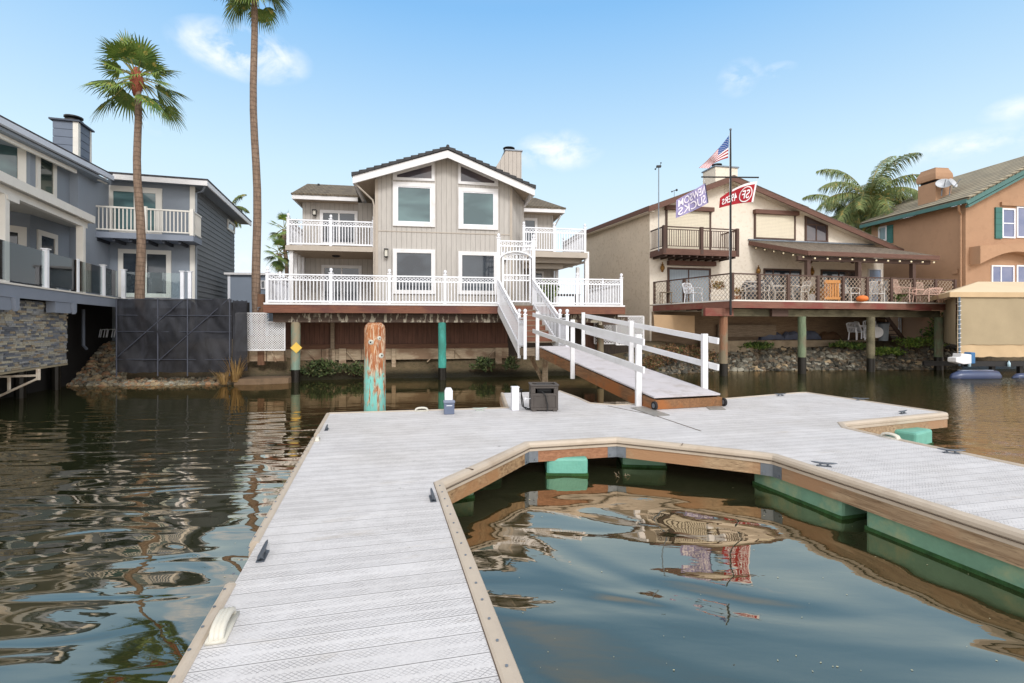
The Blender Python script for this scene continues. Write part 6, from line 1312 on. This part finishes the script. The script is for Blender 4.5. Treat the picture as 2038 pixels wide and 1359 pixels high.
# leafy plants
def foliage(center, rad, n, size, rng, up=.3, long=1.6):
    m = MB(); c = Vector(center)
    blobs = [Vector((rng.uniform(-.7, .7)*rad[0], rng.uniform(-.7, .7)*rad[1], rng.uniform(-.6, .7)*rad[2])) for _ in range(9)]
    for _ in range(n):
        b = rng.choice(blobs); d = Vector((rng.gauss(0, 1), rng.gauss(0, 1), rng.gauss(0, 1))).normalized()*rng.uniform(.1, .5)**.6; q = c+b+Vector((d.x*rad[0], d.y*rad[1], d.z*rad[2]))*.8
        a = Vector((rng.gauss(0, 1), rng.gauss(0, 1), rng.gauss(0, .7)+up)).normalized(); s = a.cross(Vector((rng.gauss(0, 1), rng.gauss(0, 1), rng.gauss(0, 1)))).normalized(); k = size*rng.uniform(.6, 1.4)
        m.add([q, q+a*k*long*.5+s*k*.4, q+a*k*long, q+a*k*long*.5-s*k*.4], [(0, 1, 2, 3)])
    return m
LI = island('leaf_mix', [lin(58, 84, 34), lin(86, 112, 44), lin(108, 134, 58), lin(66, 92, 40), lin(126, 140, 66)], .6, .1, 0)
LIL = island('lime_leaf_mix', [lin(98, 128, 44), lin(124, 150, 58), lin(84, 116, 40), lin(140, 158, 70)], .6, .1, 0)
LID = island('muted_weed_mix', [lin(52, 70, 34), lin(72, 90, 44), lin(88, 104, 56), lin(60, 72, 42), lin(96, 98, 62)], .8, .15, 0)
LIR = island('scrub_mix', [lin(124, 90, 60), lin(98, 84, 52), lin(146, 110, 74), lin(84, 92, 48), lin(112, 76, 54)], .8, .15, 0)
LIO = island('autumn_leaf_mix', [lin(150, 110, 50), lin(172, 136, 60), lin(110, 110, 56), lin(132, 90, 50)], .7, .1, 0)
def bush(name, label, cat, c, rad, n, size, mat, seed, grp=None, up=.3, long=1.6, stems=True):
    rng = random.Random(seed); base = (c[0], c[1], c[2]-rad[2]); t = thing(name, label, cat, base, grp); foliage(c, rad, n, size, rng, up, long).build('foliage', mat, t)
    if stems:
        m = MB()
        for k in range(5): m.tube([base, (c[0]+rng.uniform(-.6, .6)*rad[0], c[1]+rng.uniform(-.5, .5)*rad[1], c[2]+.3*rad[2])], [.02, .008], 5)
        m.build('stems', basic('stem', lin(90, 70, 50), .9), t)
    return t
def pot_plant(label, px, d, ph, pr, c_, fr_, mat, n=160, z=RDZ, seed=1, pm=None):
    p = on(px, d, z); t = thing('potted_plant', label, 'potted plant', tuple(p)); zup(MB(loc(p, 0)).lathe((0, 0, 0), [(pr*.7, 0), (pr, ph*.9), (pr*1.08, ph*.92), (pr*1.08, ph), (pr*.8, ph)], 12), z).build('pot', pm or basic('terracotta', lin(176, 120, 88), .8), t); foliage((p.x, p.y, z+ph+c_), (fr_, fr_, c_), n, .07, random.Random(seed)).build('foliage', mat, t); return t
p = on(1430, 21.6); t = thing('plant_stand', 'white scrolled iron plant stand holding a reddish plant', 'plant stand', tuple(p)); m = MB(loc(p, .1))
for sx in (-.32, .32): m.tube([(sx, 0, 0), (sx*1.15, 0, .3), (sx*.85, 0, .6), (sx*1.2, 0, 1.0)], .015, 5)
m.tube([(-.3, 0, .3), (.3, 0, .3)], .015, 5).tube([(-.3, 0, .6), (.3, 0, .6)], .015, 5); zup(m, p.z).build('frame', IRON, t); 
q = on(1430, 21.6, RDZ+.62); o = foliage((q.x, q.y, q.z+.12), (.3, .2, .22), 170, .08, random.Random(2)).build('trailing_plant', LIO, None); tag(o, 'reddish trailing plant sitting in the white iron stand', 'plant')
pot_plant('small leafy plant in a clay pot just right of the flagpole on the brown deck', 1467, 21.5, .28, .16, .16, .2, LIO, seed=4)
tarp(DF, DF.u(1476, 1.6), DF.u(1548, 1.6), 1.2, 2.0, RDZ+.003, 1.15, 'covered_grill', 'barbecue under a dark fitted cover behind the white bench', 'grill', basic('black_cover', lin(52, 54, 60), .5, .2), seed=4)
def bench(label, p, ang, w):
    t = thing('garden_bench', label, 'bench', tuple(p)); f = loc(p, ang); m = MB(f)
    for i in range(4): m.box(-w/2, w/2, -.2+i*.1, -.12+i*.1, .42, .44)
    zup(m, p.z).build('seat', IRON, t); m = MB(f); m.tube([(-w/2, .2, .44), (-w/2, .28, .85), (w/2, .28, .85), (w/2, .2, .44)], .018, 6).tube([(-w/2, .22, .5), (w/2, .28, .85)], .012, 5).tube([(w/2, .22, .5), (-w/2, .28, .85)], .012, 5); zup(m, p.z).build('backrest', IRON, t)
    for sx in (-1, 1):
        for sy in (-1, 1): zup(MB(f).tube([(sx*(w/2-.04), sy*.16, .42), (sx*w/2, sy*.2, 0)], .018, 6), p.z).build('leg', IRON, t)
        zup(MB(f).tube([(sx*w/2, .26, .68), (sx*w/2, -.18, .66), (sx*w/2, -.16, .44)], .018, 6), p.z).build('armrest', IRON, t)
bench('white iron garden bench with crossed back in front of the covered grill', on(1503, 21.0), 0, 1.0)
chair('iron_chair', 'white iron cafe chair left of the little round table', 'chair', on(1552, 21.3), 1.2, IRON, .42, .44, .85, .42, grp='white iron cafe set'); chair('iron_chair', 'white iron cafe chair right of the little round table', 'chair', on(1594, 21.4), -1.3, IRON, .42, .44, .85, .42, grp='white iron cafe set'); round_t('cafe_table', 'small round white iron table between two cafe chairs', on(1574, 21.4), .3, .7, IRON)
pot_plant('yellowish plant in a white pot between the cafe set and the slatted wooden seat', 1616, 21.4, .32, .17, .2, .2, LIO, seed=7, pm=WHITE)
p = on(1647, 21.5); t = thing('wooden_glider', 'honey brown slatted wooden seat seen from behind on the brown deck', 'seat', tuple(p)); f = loc(p, .1); HON = wood('honey_wood', lin(168, 110, 60), lin(200, 144, 84), None, 0, True); m = MB(f)
for i in range(6): m.box(-.34+i*.117, -.26+i*.117, -.26, -.23, .1, .85)
m.box(-.36, .36, -.29, -.22, .78, .92).box(-.36, .36, -.29, -.22, .1, .2); zup(m, p.z).build('backrest', HON, t); zup(MB(f).box(-.34, .34, -.2, .35, .38, .42), p.z).build('seat', HON, t); 
for sx in (-.36, .33): zup(MB(f).box(sx, sx+.05, -.2, .38, 0, .6), p.z).build('side_frame', HON, t)
chair('sling_chair', 'white sling patio chair left of the pumpkin', 'chair', on(1692, 21.8), .3, IRON, .5, .4, .95, .5, smat=WHITE, slats=9, recl=.25, grp='white sling chairs'); chair('sling_chair', 'white sling patio chair right of the pumpkin', 'chair', on(1745, 22.2), -.5, IRON, .5, .4, .95, .5, smat=WHITE, slats=9, recl=.25, grp='white sling chairs')
p = on(1716, 21.3); t = thing('pumpkin', 'orange pumpkin on the brown deck between two white chairs', 'pumpkin', tuple(p)); m = MB(); vs = []; fs = []; n = 24; k = 8
for j in range(k+1):
    for i in range(n): a = 2*math.pi*i/n; e = math.pi*j/k; r_ = (.2*math.sin(e)+.01)*(1+.08*abs(math.cos(a*4))); vs.append((p.x+r_*math.cos(a), p.y+r_*math.sin(a), p.z+.14-.14*math.cos(e)))
for j in range(k):
    for i in range(n): fs.append((j*n+i, j*n+(i+1) % n, (j+1)*n+(i+1) % n, (j+1)*n+i))
m.add(vs, fs).build('flesh', basic('orange_pumpkin', lin(222, 120, 56), .6), t, smooth=True); MB().tube([(p.x, p.y, p.z+.26), (p.x+.02, p.y, p.z+.34)], .02, 6).build('stem', GREYWOOD, t)
chair('wicker_chair', 'tall pinkish wicker armchair near the right end of the brown deck', 'chair', on(1803, 22.0), .5, PINKW, .6, .42, 1.05, .55, slats=9, recl=.2); chair('wicker_chair', 'pinkish wicker chair with a white frame behind the low lounger', 'chair', on(1836, 23.4), 0, PINKW, .6, .42, 1.0, .5, slats=9)
chair('wicker_lounger', 'low reclined pinkish wicker lounger on the right part of the brown deck', 'lounger', on(1842, 21.8), -1.1, PINKW, .6, .34, .62, .8, slats=9, recl=.35); round_t('wicker_table', 'small reddish wicker table at the far right of the brown deck', on(1872, 22.4), .28, .5, PINKW)
t = bush('leafy_plant', 'low green leafy plant beside the tall wicker armchair', 'plant', (on(1786, 22.2).x, 22.2, RDZ+.22), (.25, .25, .22), 180, .07, LI, 12)
p = on(1760, 22.6); t = thing('folding_gate', 'dark brown wooden gate with a slanting brace on the brown deck', 'gate', tuple(p)); m = MB(loc(p, .2)); m.box(-.3, -.22, -.03, .03, 0, 1.0).box(.3, .38, -.03, .03, 0, .7); zup(m, p.z).build('gate_posts', DBROWN, t); zup(MB(loc(p, .2)).bar((-.25, 0, .95), (.35, 0, .25), .05, .07), p.z).build('brace', DBROWN, t)
# plants and table on the white-railed deck
bush('leafy_shrub', 'green potted shrub behind the right balustrade of the white-railed deck', 'shrub', (on(1090, 21.0).x, 21.0, DZ+.55), (.45, .35, .5), 420, .09, LI, 21)
p = on(1120, 21.4, DZ); t = thing('patio_table', 'dark low patio table behind the right white balustrade', 'table', tuple(p)); zup(MB(loc(p, .1)).box(-.7, .7, -.35, .35, .5, .55), p.z).build('table_top', BLACK, t)
for sx in (-.62, .62): zup(MB(loc(p, .1)).box(sx-.03, sx+.03, -.3, .3, 0, .5), p.z).build('leg', BLACK, t)

# ================================================================ FLAGPOLE AND FLAGS
fd = 19.85; pb_ = on(1454, fd, RDZ-.6); t = thing('flagpole', 'dark yardarm flagpole at the corner of the brown deck carrying three flags', 'flagpole', tuple(pb_)); zt = H+(HY-259)/F*fd
MB().tube([pb_, (pb_.x, fd, zt-1), (pb_.x, fd, zt)], [.045, .035, .025], 10).build('pole', BLACK, t); MB().ball((pb_.x, fd, zt+.03), .05, 8).build('finial', GALV, t)
MB().tube([pd(1396, 352, fd), pd(1510, 353, fd)], .03, 8).build('yardarm', BLACK, t)
m = MB(); 
for px in (1399, 1507): m.tube([pd(px, 352, fd), pd(px+(4 if px < 1450 else 0), 362, fd)], .008, 4)
m.tube([(pb_.x-.04, fd, zt-.1), (pb_.x-.05, fd, RDZ+1.5)], .006, 4); m.build('halyard', WHITE, t)
def bez(p, q, r, s): return tuple((1-s)**2*p[i]+2*s*(1-s)*q[i]+s*s*r[i] for i in range(2))
def flagmap(top, bot, amp, ph):
    def f(s, t_, off=0):
        a = bez(*top, s); b = bez(*bot, s); w = amp*s**.5*math.sin(s*9+t_*1.5+ph); return pd(a[0]+(b[0]-a[0])*t_, a[1]+(b[1]-a[1])*t_, fd+w-off)
    return f
def flagmesh(fm_, nx, ny, mats, pick, name, label):
    vs = [fm_(i/nx, j/ny) for i in range(nx+1) for j in range(ny+1)]; m = MB()
    for i in range(nx):
        for j in range(ny):
            m.cur = pick(i, j); k = i*(ny+1)+j; n = len(m.v); m.v += [tuple(vs[q]) for q in (k, k+1, k+ny+2, k+ny+1)]; m.f.append((n, n+1, n+2, n+3)); m.mi.append(m.cur)
    bmn = m.build(name, mats, None); tag(bmn, label, 'flag', 'flags on the yardarm pole'); bb_ = bmesh.new(); bb_.from_mesh(bmn.data); bmesh.ops.remove_doubles(bb_, verts=bb_.verts, dist=.0005); bb_.to_mesh(bmn.data); bb_.free()
    s_ = bmn.modifiers.new('thickness', 'SOLIDIFY'); s_.thickness = .004; return bmn
CR, CWH, CB = basic('flag_red', lin(160, 24, 38), .8, .05), basic('flag_white', lin(232, 228, 230), .8, .03), basic('flag_blue', lin(48, 84, 146), .8, .05)
uf = flagmap(((1451, 269), (1425, 305), (1391, 334)), ((1449, 314), (1418, 322), (1411, 335)), .10, 0)
us = flagmesh(uf, 26, 13, [CR, CWH, CB], lambda i, j: 2 if (i < 10 and j < 7) else (0 if j % 2 == 0 else 1), 'striped_flag', 'stars and stripes flag drooping at the top of the pole')
m = MB()
for r_ in range(9):
    for c in range(6 if r_ % 2 == 0 else 5):
        s = .03+(c+(0 if r_ % 2 == 0 else .5))*.062; t_ = .035+r_*.058; a, b, c_, d_ = (uf(s+x, t_+y, .012) for x, y in ((0, -.014), (.012, 0), (0, .014), (-.012, 0))); m.add([a, b, c_, d_], [(0, 1, 2, 3)])
m.build('stars', CWH, us)
def text_on(flag, fm_, txt, s0, s1, t0, t1, mat, name='lettering', italic=0):
    cu = bpy.data.curves.new('lettering', 'FONT'); cu.body = txt; cu.size = 1; cu.shear = italic; cu.offset = .012; o = bpy.data.objects.new('tmp', cu); COL.objects.link(o); dg = bpy.context.evaluated_depsgraph_get(); me = bpy.data.meshes.new_from_object(o.evaluated_get(dg)); bpy.data.objects.remove(o)
    b2 = bmesh.new(); b2.from_mesh(me); bmesh.ops.triangulate(b2, faces=b2.faces); b2.to_mesh(me); b2.free()
    xs = [v.co.x for v in me.vertices]; ys = [v.co.y for v in me.vertices]; x0, x1, y0, y1 = min(xs), max(xs), min(ys), max(ys)
    m = MB(); m.v = [tuple(fm_(s0+(s1-s0)*(v.co.x-x0)/(x1-x0), t1+(t0-t1)*(v.co.y-y0)/(y1-y0), .034)) for v in me.vertices]; m.f = [tuple(p.vertices) for p in me.polygons]; m.mi = [0]*len(m.f); return m.build(name, mat, flag)
nf = flagmap(((1404, 364), (1385, 376), (1346, 398)), ((1410, 403), (1390, 416), (1345, 434)), .09, 1)
LAV, PNK = basic('flag_lavender', lin(150, 142, 182), .8, .08, 6), basic('flag_white_ink', lin(228, 222, 232), .8)
n1 = flagmesh(nf, 20, 8, [LAV, basic('flag_navy_hem', lin(58, 62, 92), .8)], lambda i, j: 1 if i < 1 else 0, 'slogan_flag', 'faded lavender slogan flag seen from behind, its white letters reversed')
text_on(n1, nf, 'NEWSOM', .07, .95, .08, .46, PNK); text_on(n1, nf, 'SUCKS', .1, .95, .52, .92, PNK)
sf = flagmap(((1507, 361), (1475, 362), (1433, 394)), ((1499, 402), (1465, 404), (1431, 414)), .08, 2)
n2 = flagmesh(sf, 20, 8, [CR, CWH], lambda i, j: 1 if i < 1 or j == 0 and i < 14 else 0, 'team_flag', 'red and white sports team flag on the right arm of the yard')
def oval(fm_, s, t_, rs, rt, mat, off, nm): 
    m = MB(); n = 24; m.v = [tuple(fm_(s+rs*math.cos(2*math.pi*k/n), t_+rt*math.sin(2*math.pi*k/n), off)) for k in range(n)]; m.f = [tuple(range(n))]; m.mi = [0]; return m.build(nm, mat, n2)
oval(sf, .27, .56, .19, .40, CWH, .022, 'emblem_edge'); oval(sf, .27, .56, .165, .34, CR, .028, 'emblem_field'); text_on(n2, sf, 'SF', .16, .38, .34, .78, CWH); text_on(n2, sf, '49ERS', .52, .94, .3, .8, CWH, italic=.2)
# antenna and weather instrument beside the balcony; wind vane on the roof
p = pd(1311, 450, 22.6); t = thing('weather_mast', 'thin pole with a weather instrument beside the brown balcony', 'mast', (p.x, p.y, 5.4)); MB().tube([(p.x, p.y, 5.4), (p.x, p.y, H+(HY-332)*.0226)], .022, 6).build('pole', GALV, t); zz = H+(HY-332)*.0226
m = MB(); m.box(p.x-.1, p.x+.1, p.y-.06, p.y+.06, zz-.02, zz+.06).tube([(p.x-.14, p.y, zz-.08), (p.x-.05, p.y, zz)], .012, 5).tube([(p.x+.06, p.y, zz+.06), (p.x+.1, p.y, zz+.16)], .01, 5).ball((p.x-.15, p.y, zz-.1), .04, 6).ball((p.x+.1, p.y, zz+.18), .035, 6); m.build('instrument', BLACK, t)
q = pd(1342, 386, 25); m = MB(); m.tube([q-Vector((0,0,.3)), q+Vector((0,0,.18))], .01, 5).bar(q+Vector((-.14, 0, .12)), q+Vector((.1, 0, .2)), .02, .03).ball(q+Vector((.12, 0, .2)), .06, 6).ball(q+Vector((-.12, 0, .12)), .04, 6); tag(m.build('wind_vane', BLACK, None), 'small dark wind vane on the left roof slope of the cream house', 'wind vane')

# ================================================================ UNDER THE BROWN DECK
UB = RF.off(-.7); t = thing('concrete_curb', 'long pale concrete curb above the rubble under the brown deck', 'curb', tuple(UB.w(5, 0, .7))); MB(UB).box(UB.u(1400), UB.u(1850), 0, .3, .6, UB.z(1600, 677)).build('curb', basic('pale_concrete', lin(158, 142, 120), .9, .15, 3, 30, .006, dirt=lin(96, 84, 66), dirt_amt=.5), t)
p = pd(1345, 640, 22.9); f = Fr(pd(1303, 650, 22.9).x, 22.9, 1, .1); m = MB(f); m.prism([(0, H+(650-660)*.0229), (1.9, H+(650-664)*.0229), (1.9, H+(650-628)*.0229), (-.05, H+(650-626)*.0229)], 0, .03); tag(m.build('leaning_panel', basic('tan_board', lin(184, 154, 120), .8, .08), None), 'large tan board leaning under the left end of the brown deck', 'board')
m = MB(UB); m.box(UB.u(1430, .4), UB.u(1545, .4), .4, .5, 1.5, 2.1); tag(m.build('timber_board', GREYWOOD, None), 'long grey timber panel above the concrete curb under the brown deck', 'board')
for x0, x1, s_, lb in ((1512, 1560, 1, 'grey tarpaulin heap left of the green piling base'), (1558, 1592, 3, 'low grey tarpaulin heap touching the green piling'), (1600, 1632, 5, 'grey tarpaulin heap right of the green piling'), (1632, 1672, 8, 'brown tarpaulin heap near the stacked white chairs')):
    tarp(UB, UB.u(x0, .5), UB.u(x1, .5), .35, 1.1, UB.z(1600, 677)+.02, .5, 'tarpaulin_heap', lb, 'tarpaulin', basic('slate_tarp', lin(92, 98, 116), .6, .2) if x0 < 1630 else basic('brown_tarp', lin(104, 78, 56), .7, .2), seed=s_)
for i, (px, a, lb) in enumerate(((1705, .2, 'white plastic chair tipped on its side, leftmost in the pile under the deck'), (1722, 1.4, 'white plastic chair in the middle of the pile under the deck'), (1738, 2.4, 'white plastic chair at the right of the pile by the bin'))): chair('stored_chair', lb, 'chair', Vector(((px-CX)/F*24.6, 24.6+.1*i, 1.35+.05*i)), a, VINYL, .5, .4, .8, .45, slats=5, r=.03, grp='white chairs stored under the deck')
p = pd(1746, 661, 24.0); m = MB(Fr(p.x, p.y, 1, 0)); m.tube([(0, 0, p.z), (.05, .03, p.z)], .01, 4); o = MB().tube([(p.x, p.y, p.z), (p.x+.01, p.y+.04, p.z)], .26, 20).build('round_tabletop', WHITE, None); tag(o, 'round white tabletop standing on edge beside the bin under the deck', 'tabletop')
p = on(1758, 24.8, 1.3); t = thing('storage_bin', 'tall grey plastic bin beside the stairs under the brown deck', 'bin', tuple(p)); MB().lathe(p, [(.2, 0), (.24, .8), (.26, .8), (.26, .84)], 14).build('bin_body', basic('grey_plastic', lin(140, 150, 160), .5), t); MB().lathe(p+Vector((0,0,.845)), [(.27, 0), (.27, .04), (.1, .08)], 14).build('lid', basic('dark_plastic', lin(90, 96, 104), .5), t)
t = thing('wooden_stairs', 'dark wooden stairs descending under the right end of the brown deck', 'stairs', tuple(on(1780, 25, 1.2)))
a = on(1756, 24.6, 2.75); b = on(1800, 25.2, 1.3); m = MB(); 
for dy in (0, .9): m.bar(a+Vector((0, dy, 0)), b+Vector((0, dy, 0)), .05, .22)
m.build('stringer', DBROWN, t); m = MB()
for i in range(7): q = a.lerp(b, (i+.5)/7); m.box(q.x-.14, q.x+.14, q.y, q.y+.9, q.z-.02, q.z+.02)
m.build('treads', DBROWN, t)
t = thing('picket_fence', 'low white picket fence seen beyond the stairs under the brown deck', 'fence', tuple(on(1812, 27, 1.6))); m = MB()
for i in range(13): q = on(1790+i*3.6, 27.4, 1.7); m.box(q.x-.03, q.x+.03, q.y, q.y+.02, 1.6, 2.5)
m.bar(on(1788, 27.45, 1.9), on(1836, 27.45, 1.9), .03, .06).bar(on(1788, 27.45, 2.35), on(1836, 27.45, 2.35), .03, .06); m.build('pickets', WHITE, t)
# ================================================================ PLANTS ON THE BANKS
bush('round_shrub', 'large dark green shrub under the right end of the brown deck', 'shrub', (on(1882, 25).x, 25, 1.85), (1.2, .9, .75), 1600, .1, LI, 31)
bush('lime_shrub', 'spreading lime green groundcover shrub left of the large dark shrub', 'shrub', (on(1826, 24.6).x, 24.6, 1.2), (1.1, .6, .25), 900, .07, LIL, 32)
bush('scrub', 'rust brown dry scrub on the bank behind the gangway railing', 'shrub', (on(1330, 21.8).x, 21.8, .75), (.9, .7, .4), 1100, .07, LIR, 33, 'bank scrub'); bush('scrub', 'brown and green scrub left of the reddish piling', 'shrub', (on(1385, 22.6).x, 22.6, .75), (1.0, .6, .42), 1200, .07, LIR, 34, 'bank scrub'); bush('scrub', 'low brown scrub at the waterline below the leaning tan board', 'shrub', (on(1290, 21.2).x, 21.2, .5), (.7, .5, .3), 800, .07, LIR, 35, 'bank scrub')
bush('grassy_clump', 'green grass clump at the top of the rubble right of the reddish piling', 'plant', (on(1495, 24.3).x, 24.3, 1.0), (1.0, .3, .16), 700, .08, LI, 36, up=1.2, long=2.4, stems=False); bush('grassy_clump', 'green grass clump on the rubble between the two right pilings', 'plant', (on(1690, 24.8).x, 24.8, 1.0), (.9, .35, .16), 600, .08, LI, 37, up=1.2, long=2.4, stems=False); bush('grassy_clump', 'green weeds on the rubble below the white stored chairs', 'plant', (on(1770, 24.3).x, 24.3, .8), (.8, .4, .2), 600, .07, LIL, 38, up=1., long=2, stems=False)
p = gp(655, 742, .1); bush('bank_weeds', 'leafy green weeds trailing to the water right of the diamond sign piling', 'plant', (p.x, 19.1, .42), (.95, .3, .32), 1100, .075, LID, 41); bush('bank_weeds', 'green weeds at the waterline left of the big mooring pile', 'plant', (on(705, 19.3).x, 19.3, .38), (.55, .25, .28), 600, .07, LID, 42)
bush('bank_weeds', 'bright green bushy weeds under the deck beam right of the turquoise piling', 'plant', (on(970, 19.9).x, 19.9, .52), (.6, .3, .26), 700, .08, LID, 43); bush('bank_weeds', 'small green weeds beside the foot of the stairs', 'plant', (on(1020, 20.0).x, 20.0, .55), (.35, .25, .25), 350, .08, LID, 44)
def tuft(label, px, d, z, h, n, seed):
    rng = random.Random(seed); b = on(px, d, z); m = MB()
    for _ in range(n):
        a = rng.uniform(0, 6.28); o_ = Vector((math.cos(a), math.sin(a), 0)); q = b+o_*rng.uniform(0, .12); k = h*rng.uniform(.5, 1.1); e = q+o_*k*rng.uniform(.2, .8)+Vector((0, 0, k)); mm = q.lerp(e, .55)+Vector((0,0,.12*k)); s = o_.cross(Vector((0,0,1)))*.012; m.add([q-s, q+s, mm+s, mm-s, e], [(0, 1, 2, 3), (3, 2, 4)])
    tag(m.build('dry_grass_tuft', L_DRY, None), label, 'grass tuft', 'dry tufts at the water edge')
tuft('tall dry straw tuft at the waterline between mesh fence and lattice screen', 468, 17.3, .1, .9, 130, 1); tuft('short spiky dry tuft at the waterline in front of the mesh fence corner', 446, 17.0, .05, .5, 70, 2)
for i, (px, py, lb) in enumerate(((1243, 945, 'bare twigs caught by the green float at the back of the slip'), (1652, 1006, 'bare twigs caught between the two long green floats'))):
    q = gp(px, py, .02); m = MB(); rng = random.Random(i+3)
    for k in range(7): a = rng.uniform(0, 6.28); x0 = q.x+rng.uniform(-.1, .1); y0 = q.y+rng.uniform(-.08, .08); m.tube([(x0, y0, .01), (x0+.07*math.cos(a), y0+.05*math.sin(a), rng.uniform(.01, .05))], .0025, 4)
    tag(m.build('driftwood_twigs', OLDWOOD, None), lb, 'twigs')
# ================================================================ RIPRAP ROCKS
RK1 = basic('riprap_tan', lin(178, 156, 124), .9, .15, 3, 20, .01); RK2 = basic('riprap_grey', lin(156, 152, 138), .9, .15, 3, 20, .01); RK3 = basic('riprap_rust', lin(158, 124, 96), .9, .15, 3, 20, .01); RK4 = basic('riprap_dark', lin(122, 118, 106), .9, .15, 3, 20, .01)
def rockmesh(seed, mat, ang=False):
    rng = random.Random(seed); bm = bmesh.new(); bmesh.ops.create_icosphere(bm, subdivisions=2 if not ang else 1, radius=1)
    for v in bm.verts: v.co = Vector((v.co.x*1.2, v.co.y*.85, v.co.z*.6))*(1+.28*noise.noise(v.co*1.3+Vector((seed*3, 0, 0))) + (rng.uniform(-.16, .16) if ang else 0))
    me = bpy.data.meshes.new('rock'); bm.to_mesh(me); bm.free(); me.materials.append(mat); return me
RS_ = [rockmesh(i, (RK1, RK2, RK3, RK4)[i % 4]) for i in range(8)]; RA = [rockmesh(20+i, (RK2, RK4, RK4, RK2, RK1)[i % 5], True) for i in range(10)]
def rocks(spots, meshes, rng, label, grp):
    for (x, y, s) in spots:
        me_ = rng.choice(meshes); o = bpy.data.objects.new('rock', me_); COL.objects.link(o); o.location = (x, y, ground_z(x, y)+s*.15); o.rotation_euler = (rng.uniform(-.5, .5), rng.uniform(-.5, .5), rng.uniform(0, 6.28)); o.scale = (s,)*3; tag(o, {'riprap_tan': 'tan ', 'riprap_grey': 'pale grey ', 'riprap_rust': 'rusty brown ', 'riprap_dark': 'dark grey '}[me_.materials[0].name.split('.')[0]]+label, 'rock', grp)
rng = random.Random(11); sp = []
for _ in range(150):
    px = rng.uniform(70, 245); x0 = (px-CX)/F*17.2; dy = rng.uniform(-.12, 2.6); y = edge_y(x0)+dy; sp.append(((px-CX)/F*y, y, rng.uniform(.08, .16)))
rocks(sp[:120], RS_, rng, 'rounded rock on the bank between stone wall and mesh fence', 'rounded rocks on the left bank')
sp = []
for _ in range(60): px = rng.uniform(238, 475); x0 = (px-CX)/F*17.2; y = edge_y(x0)+rng.uniform(-.12, .3); sp.append(((px-CX)/F*y, y, rng.uniform(.07, .13)))
rocks(sp[:50], RS_, rng, 'rock at the waterline along the foot of the black mesh fence', 'rocks along the fence foot')
sp = []
for _ in range(130): px = rng.uniform(1425, 1900); x0 = (px-CX)/F*23.4; y = edge_y(x0)+rng.uniform(-.1, 1.7); sp.append(((px-CX)/F*y, y, rng.uniform(.13, .22)))
rocks(sp, RA, rng, 'angular rubble block on the bank below the brown deck', 'angular rubble on the right bank')
def rubble(x0, x1, dmax, n, s0, s1, name, label, mat, d=23.4):
    m = MB(); rng = random.Random(n)
    for _ in range(n):
        px = rng.uniform(x0, x1); xx = (px-CX)/F*d; y = edge_y(xx)+rng.uniform(-.15, dmax); x = (px-CX)/F*y; z = ground_z(x, y); s = rng.uniform(s0, s1); A_ = Matrix.Rotation(rng.uniform(0, 6.28), 3, 'Z') @ Matrix.Rotation(rng.uniform(-.8, .8), 3, 'X') @ Matrix.Rotation(rng.uniform(-.8, .8), 3, 'Y')
        vs = [A_ @ Vector((a*s*rng.uniform(.6, 1.2), b*s*rng.uniform(.5, 1), c*s*rng.uniform(.3, .7)))+Vector((x, y, z+s*.2)) for a in (-1, 1) for b in (-1, 1) for c in (-1, 1)]
        m.add(vs, [(0,1,3,2), (4,6,7,5), (0,4,5,1), (2,3,7,6), (0,2,6,4), (1,5,7,3)])
    tag(m.build(name, mat, None, org=(0,0,0)), label, 'rubble', kind='stuff')
RUB = island('rubble_mix', [lin(122, 118, 104), lin(96, 92, 82), lin(142, 128, 106), lin(78, 76, 68), lin(112, 96, 78)]); RUB2 = island('cobble_mix', [lin(176, 158, 126), lin(142, 136, 120), lin(164, 130, 100), lin(154, 144, 122), lin(116, 106, 92)])
rubble(1420, 1910, 1.8, 2400, .05, .13, 'rubble', 'small broken grey rubble filling the right bank', RUB); rubble(60, 250, 2.8, 1500, .03, .09, 'cobbles', 'small cobbles between the rocks of the left bank', RUB2, 17.2); rubble(238, 480, .45, 700, .03, .08, 'cobbles', 'small cobbles along the waterline below the mesh fence', RUB2, 17.2); rubble(1240, 1425, 1.6, 700, .04, .1, 'rubble', 'small rubble among the scrub behind the gangway', RUB, 21.5)
# thin algae grass on rock tops omitted; waterline silt strip lies in the ground mesh

m = MB(); rng = random.Random(77)
for _ in range(170):
    px, py = (rng.uniform(900, 1990), rng.uniform(960, 1340)) if rng.random() < .45 else (rng.uniform(20, 560), rng.uniform(790, 1150)); q = gp(px, py, .004); s = rng.uniform(.003, .009)*(1 if py > 1000 else 1.8); a = rng.uniform(0, 3.1); u_ = Vector((math.cos(a), math.sin(a), 0))*s; v_ = Vector((-math.sin(a), math.cos(a), 0))*s*.6; m.add([q-u_, q-v_, q+u_, q+v_], [(0, 1, 2, 3)])
tag(m.build('floating_specks', basic('pale_speck', lin(190, 184, 150), .8), None, org=(0,0,0)), 'scattered pale specks and seed fluff floating on the canal water', 'debris', kind='stuff')
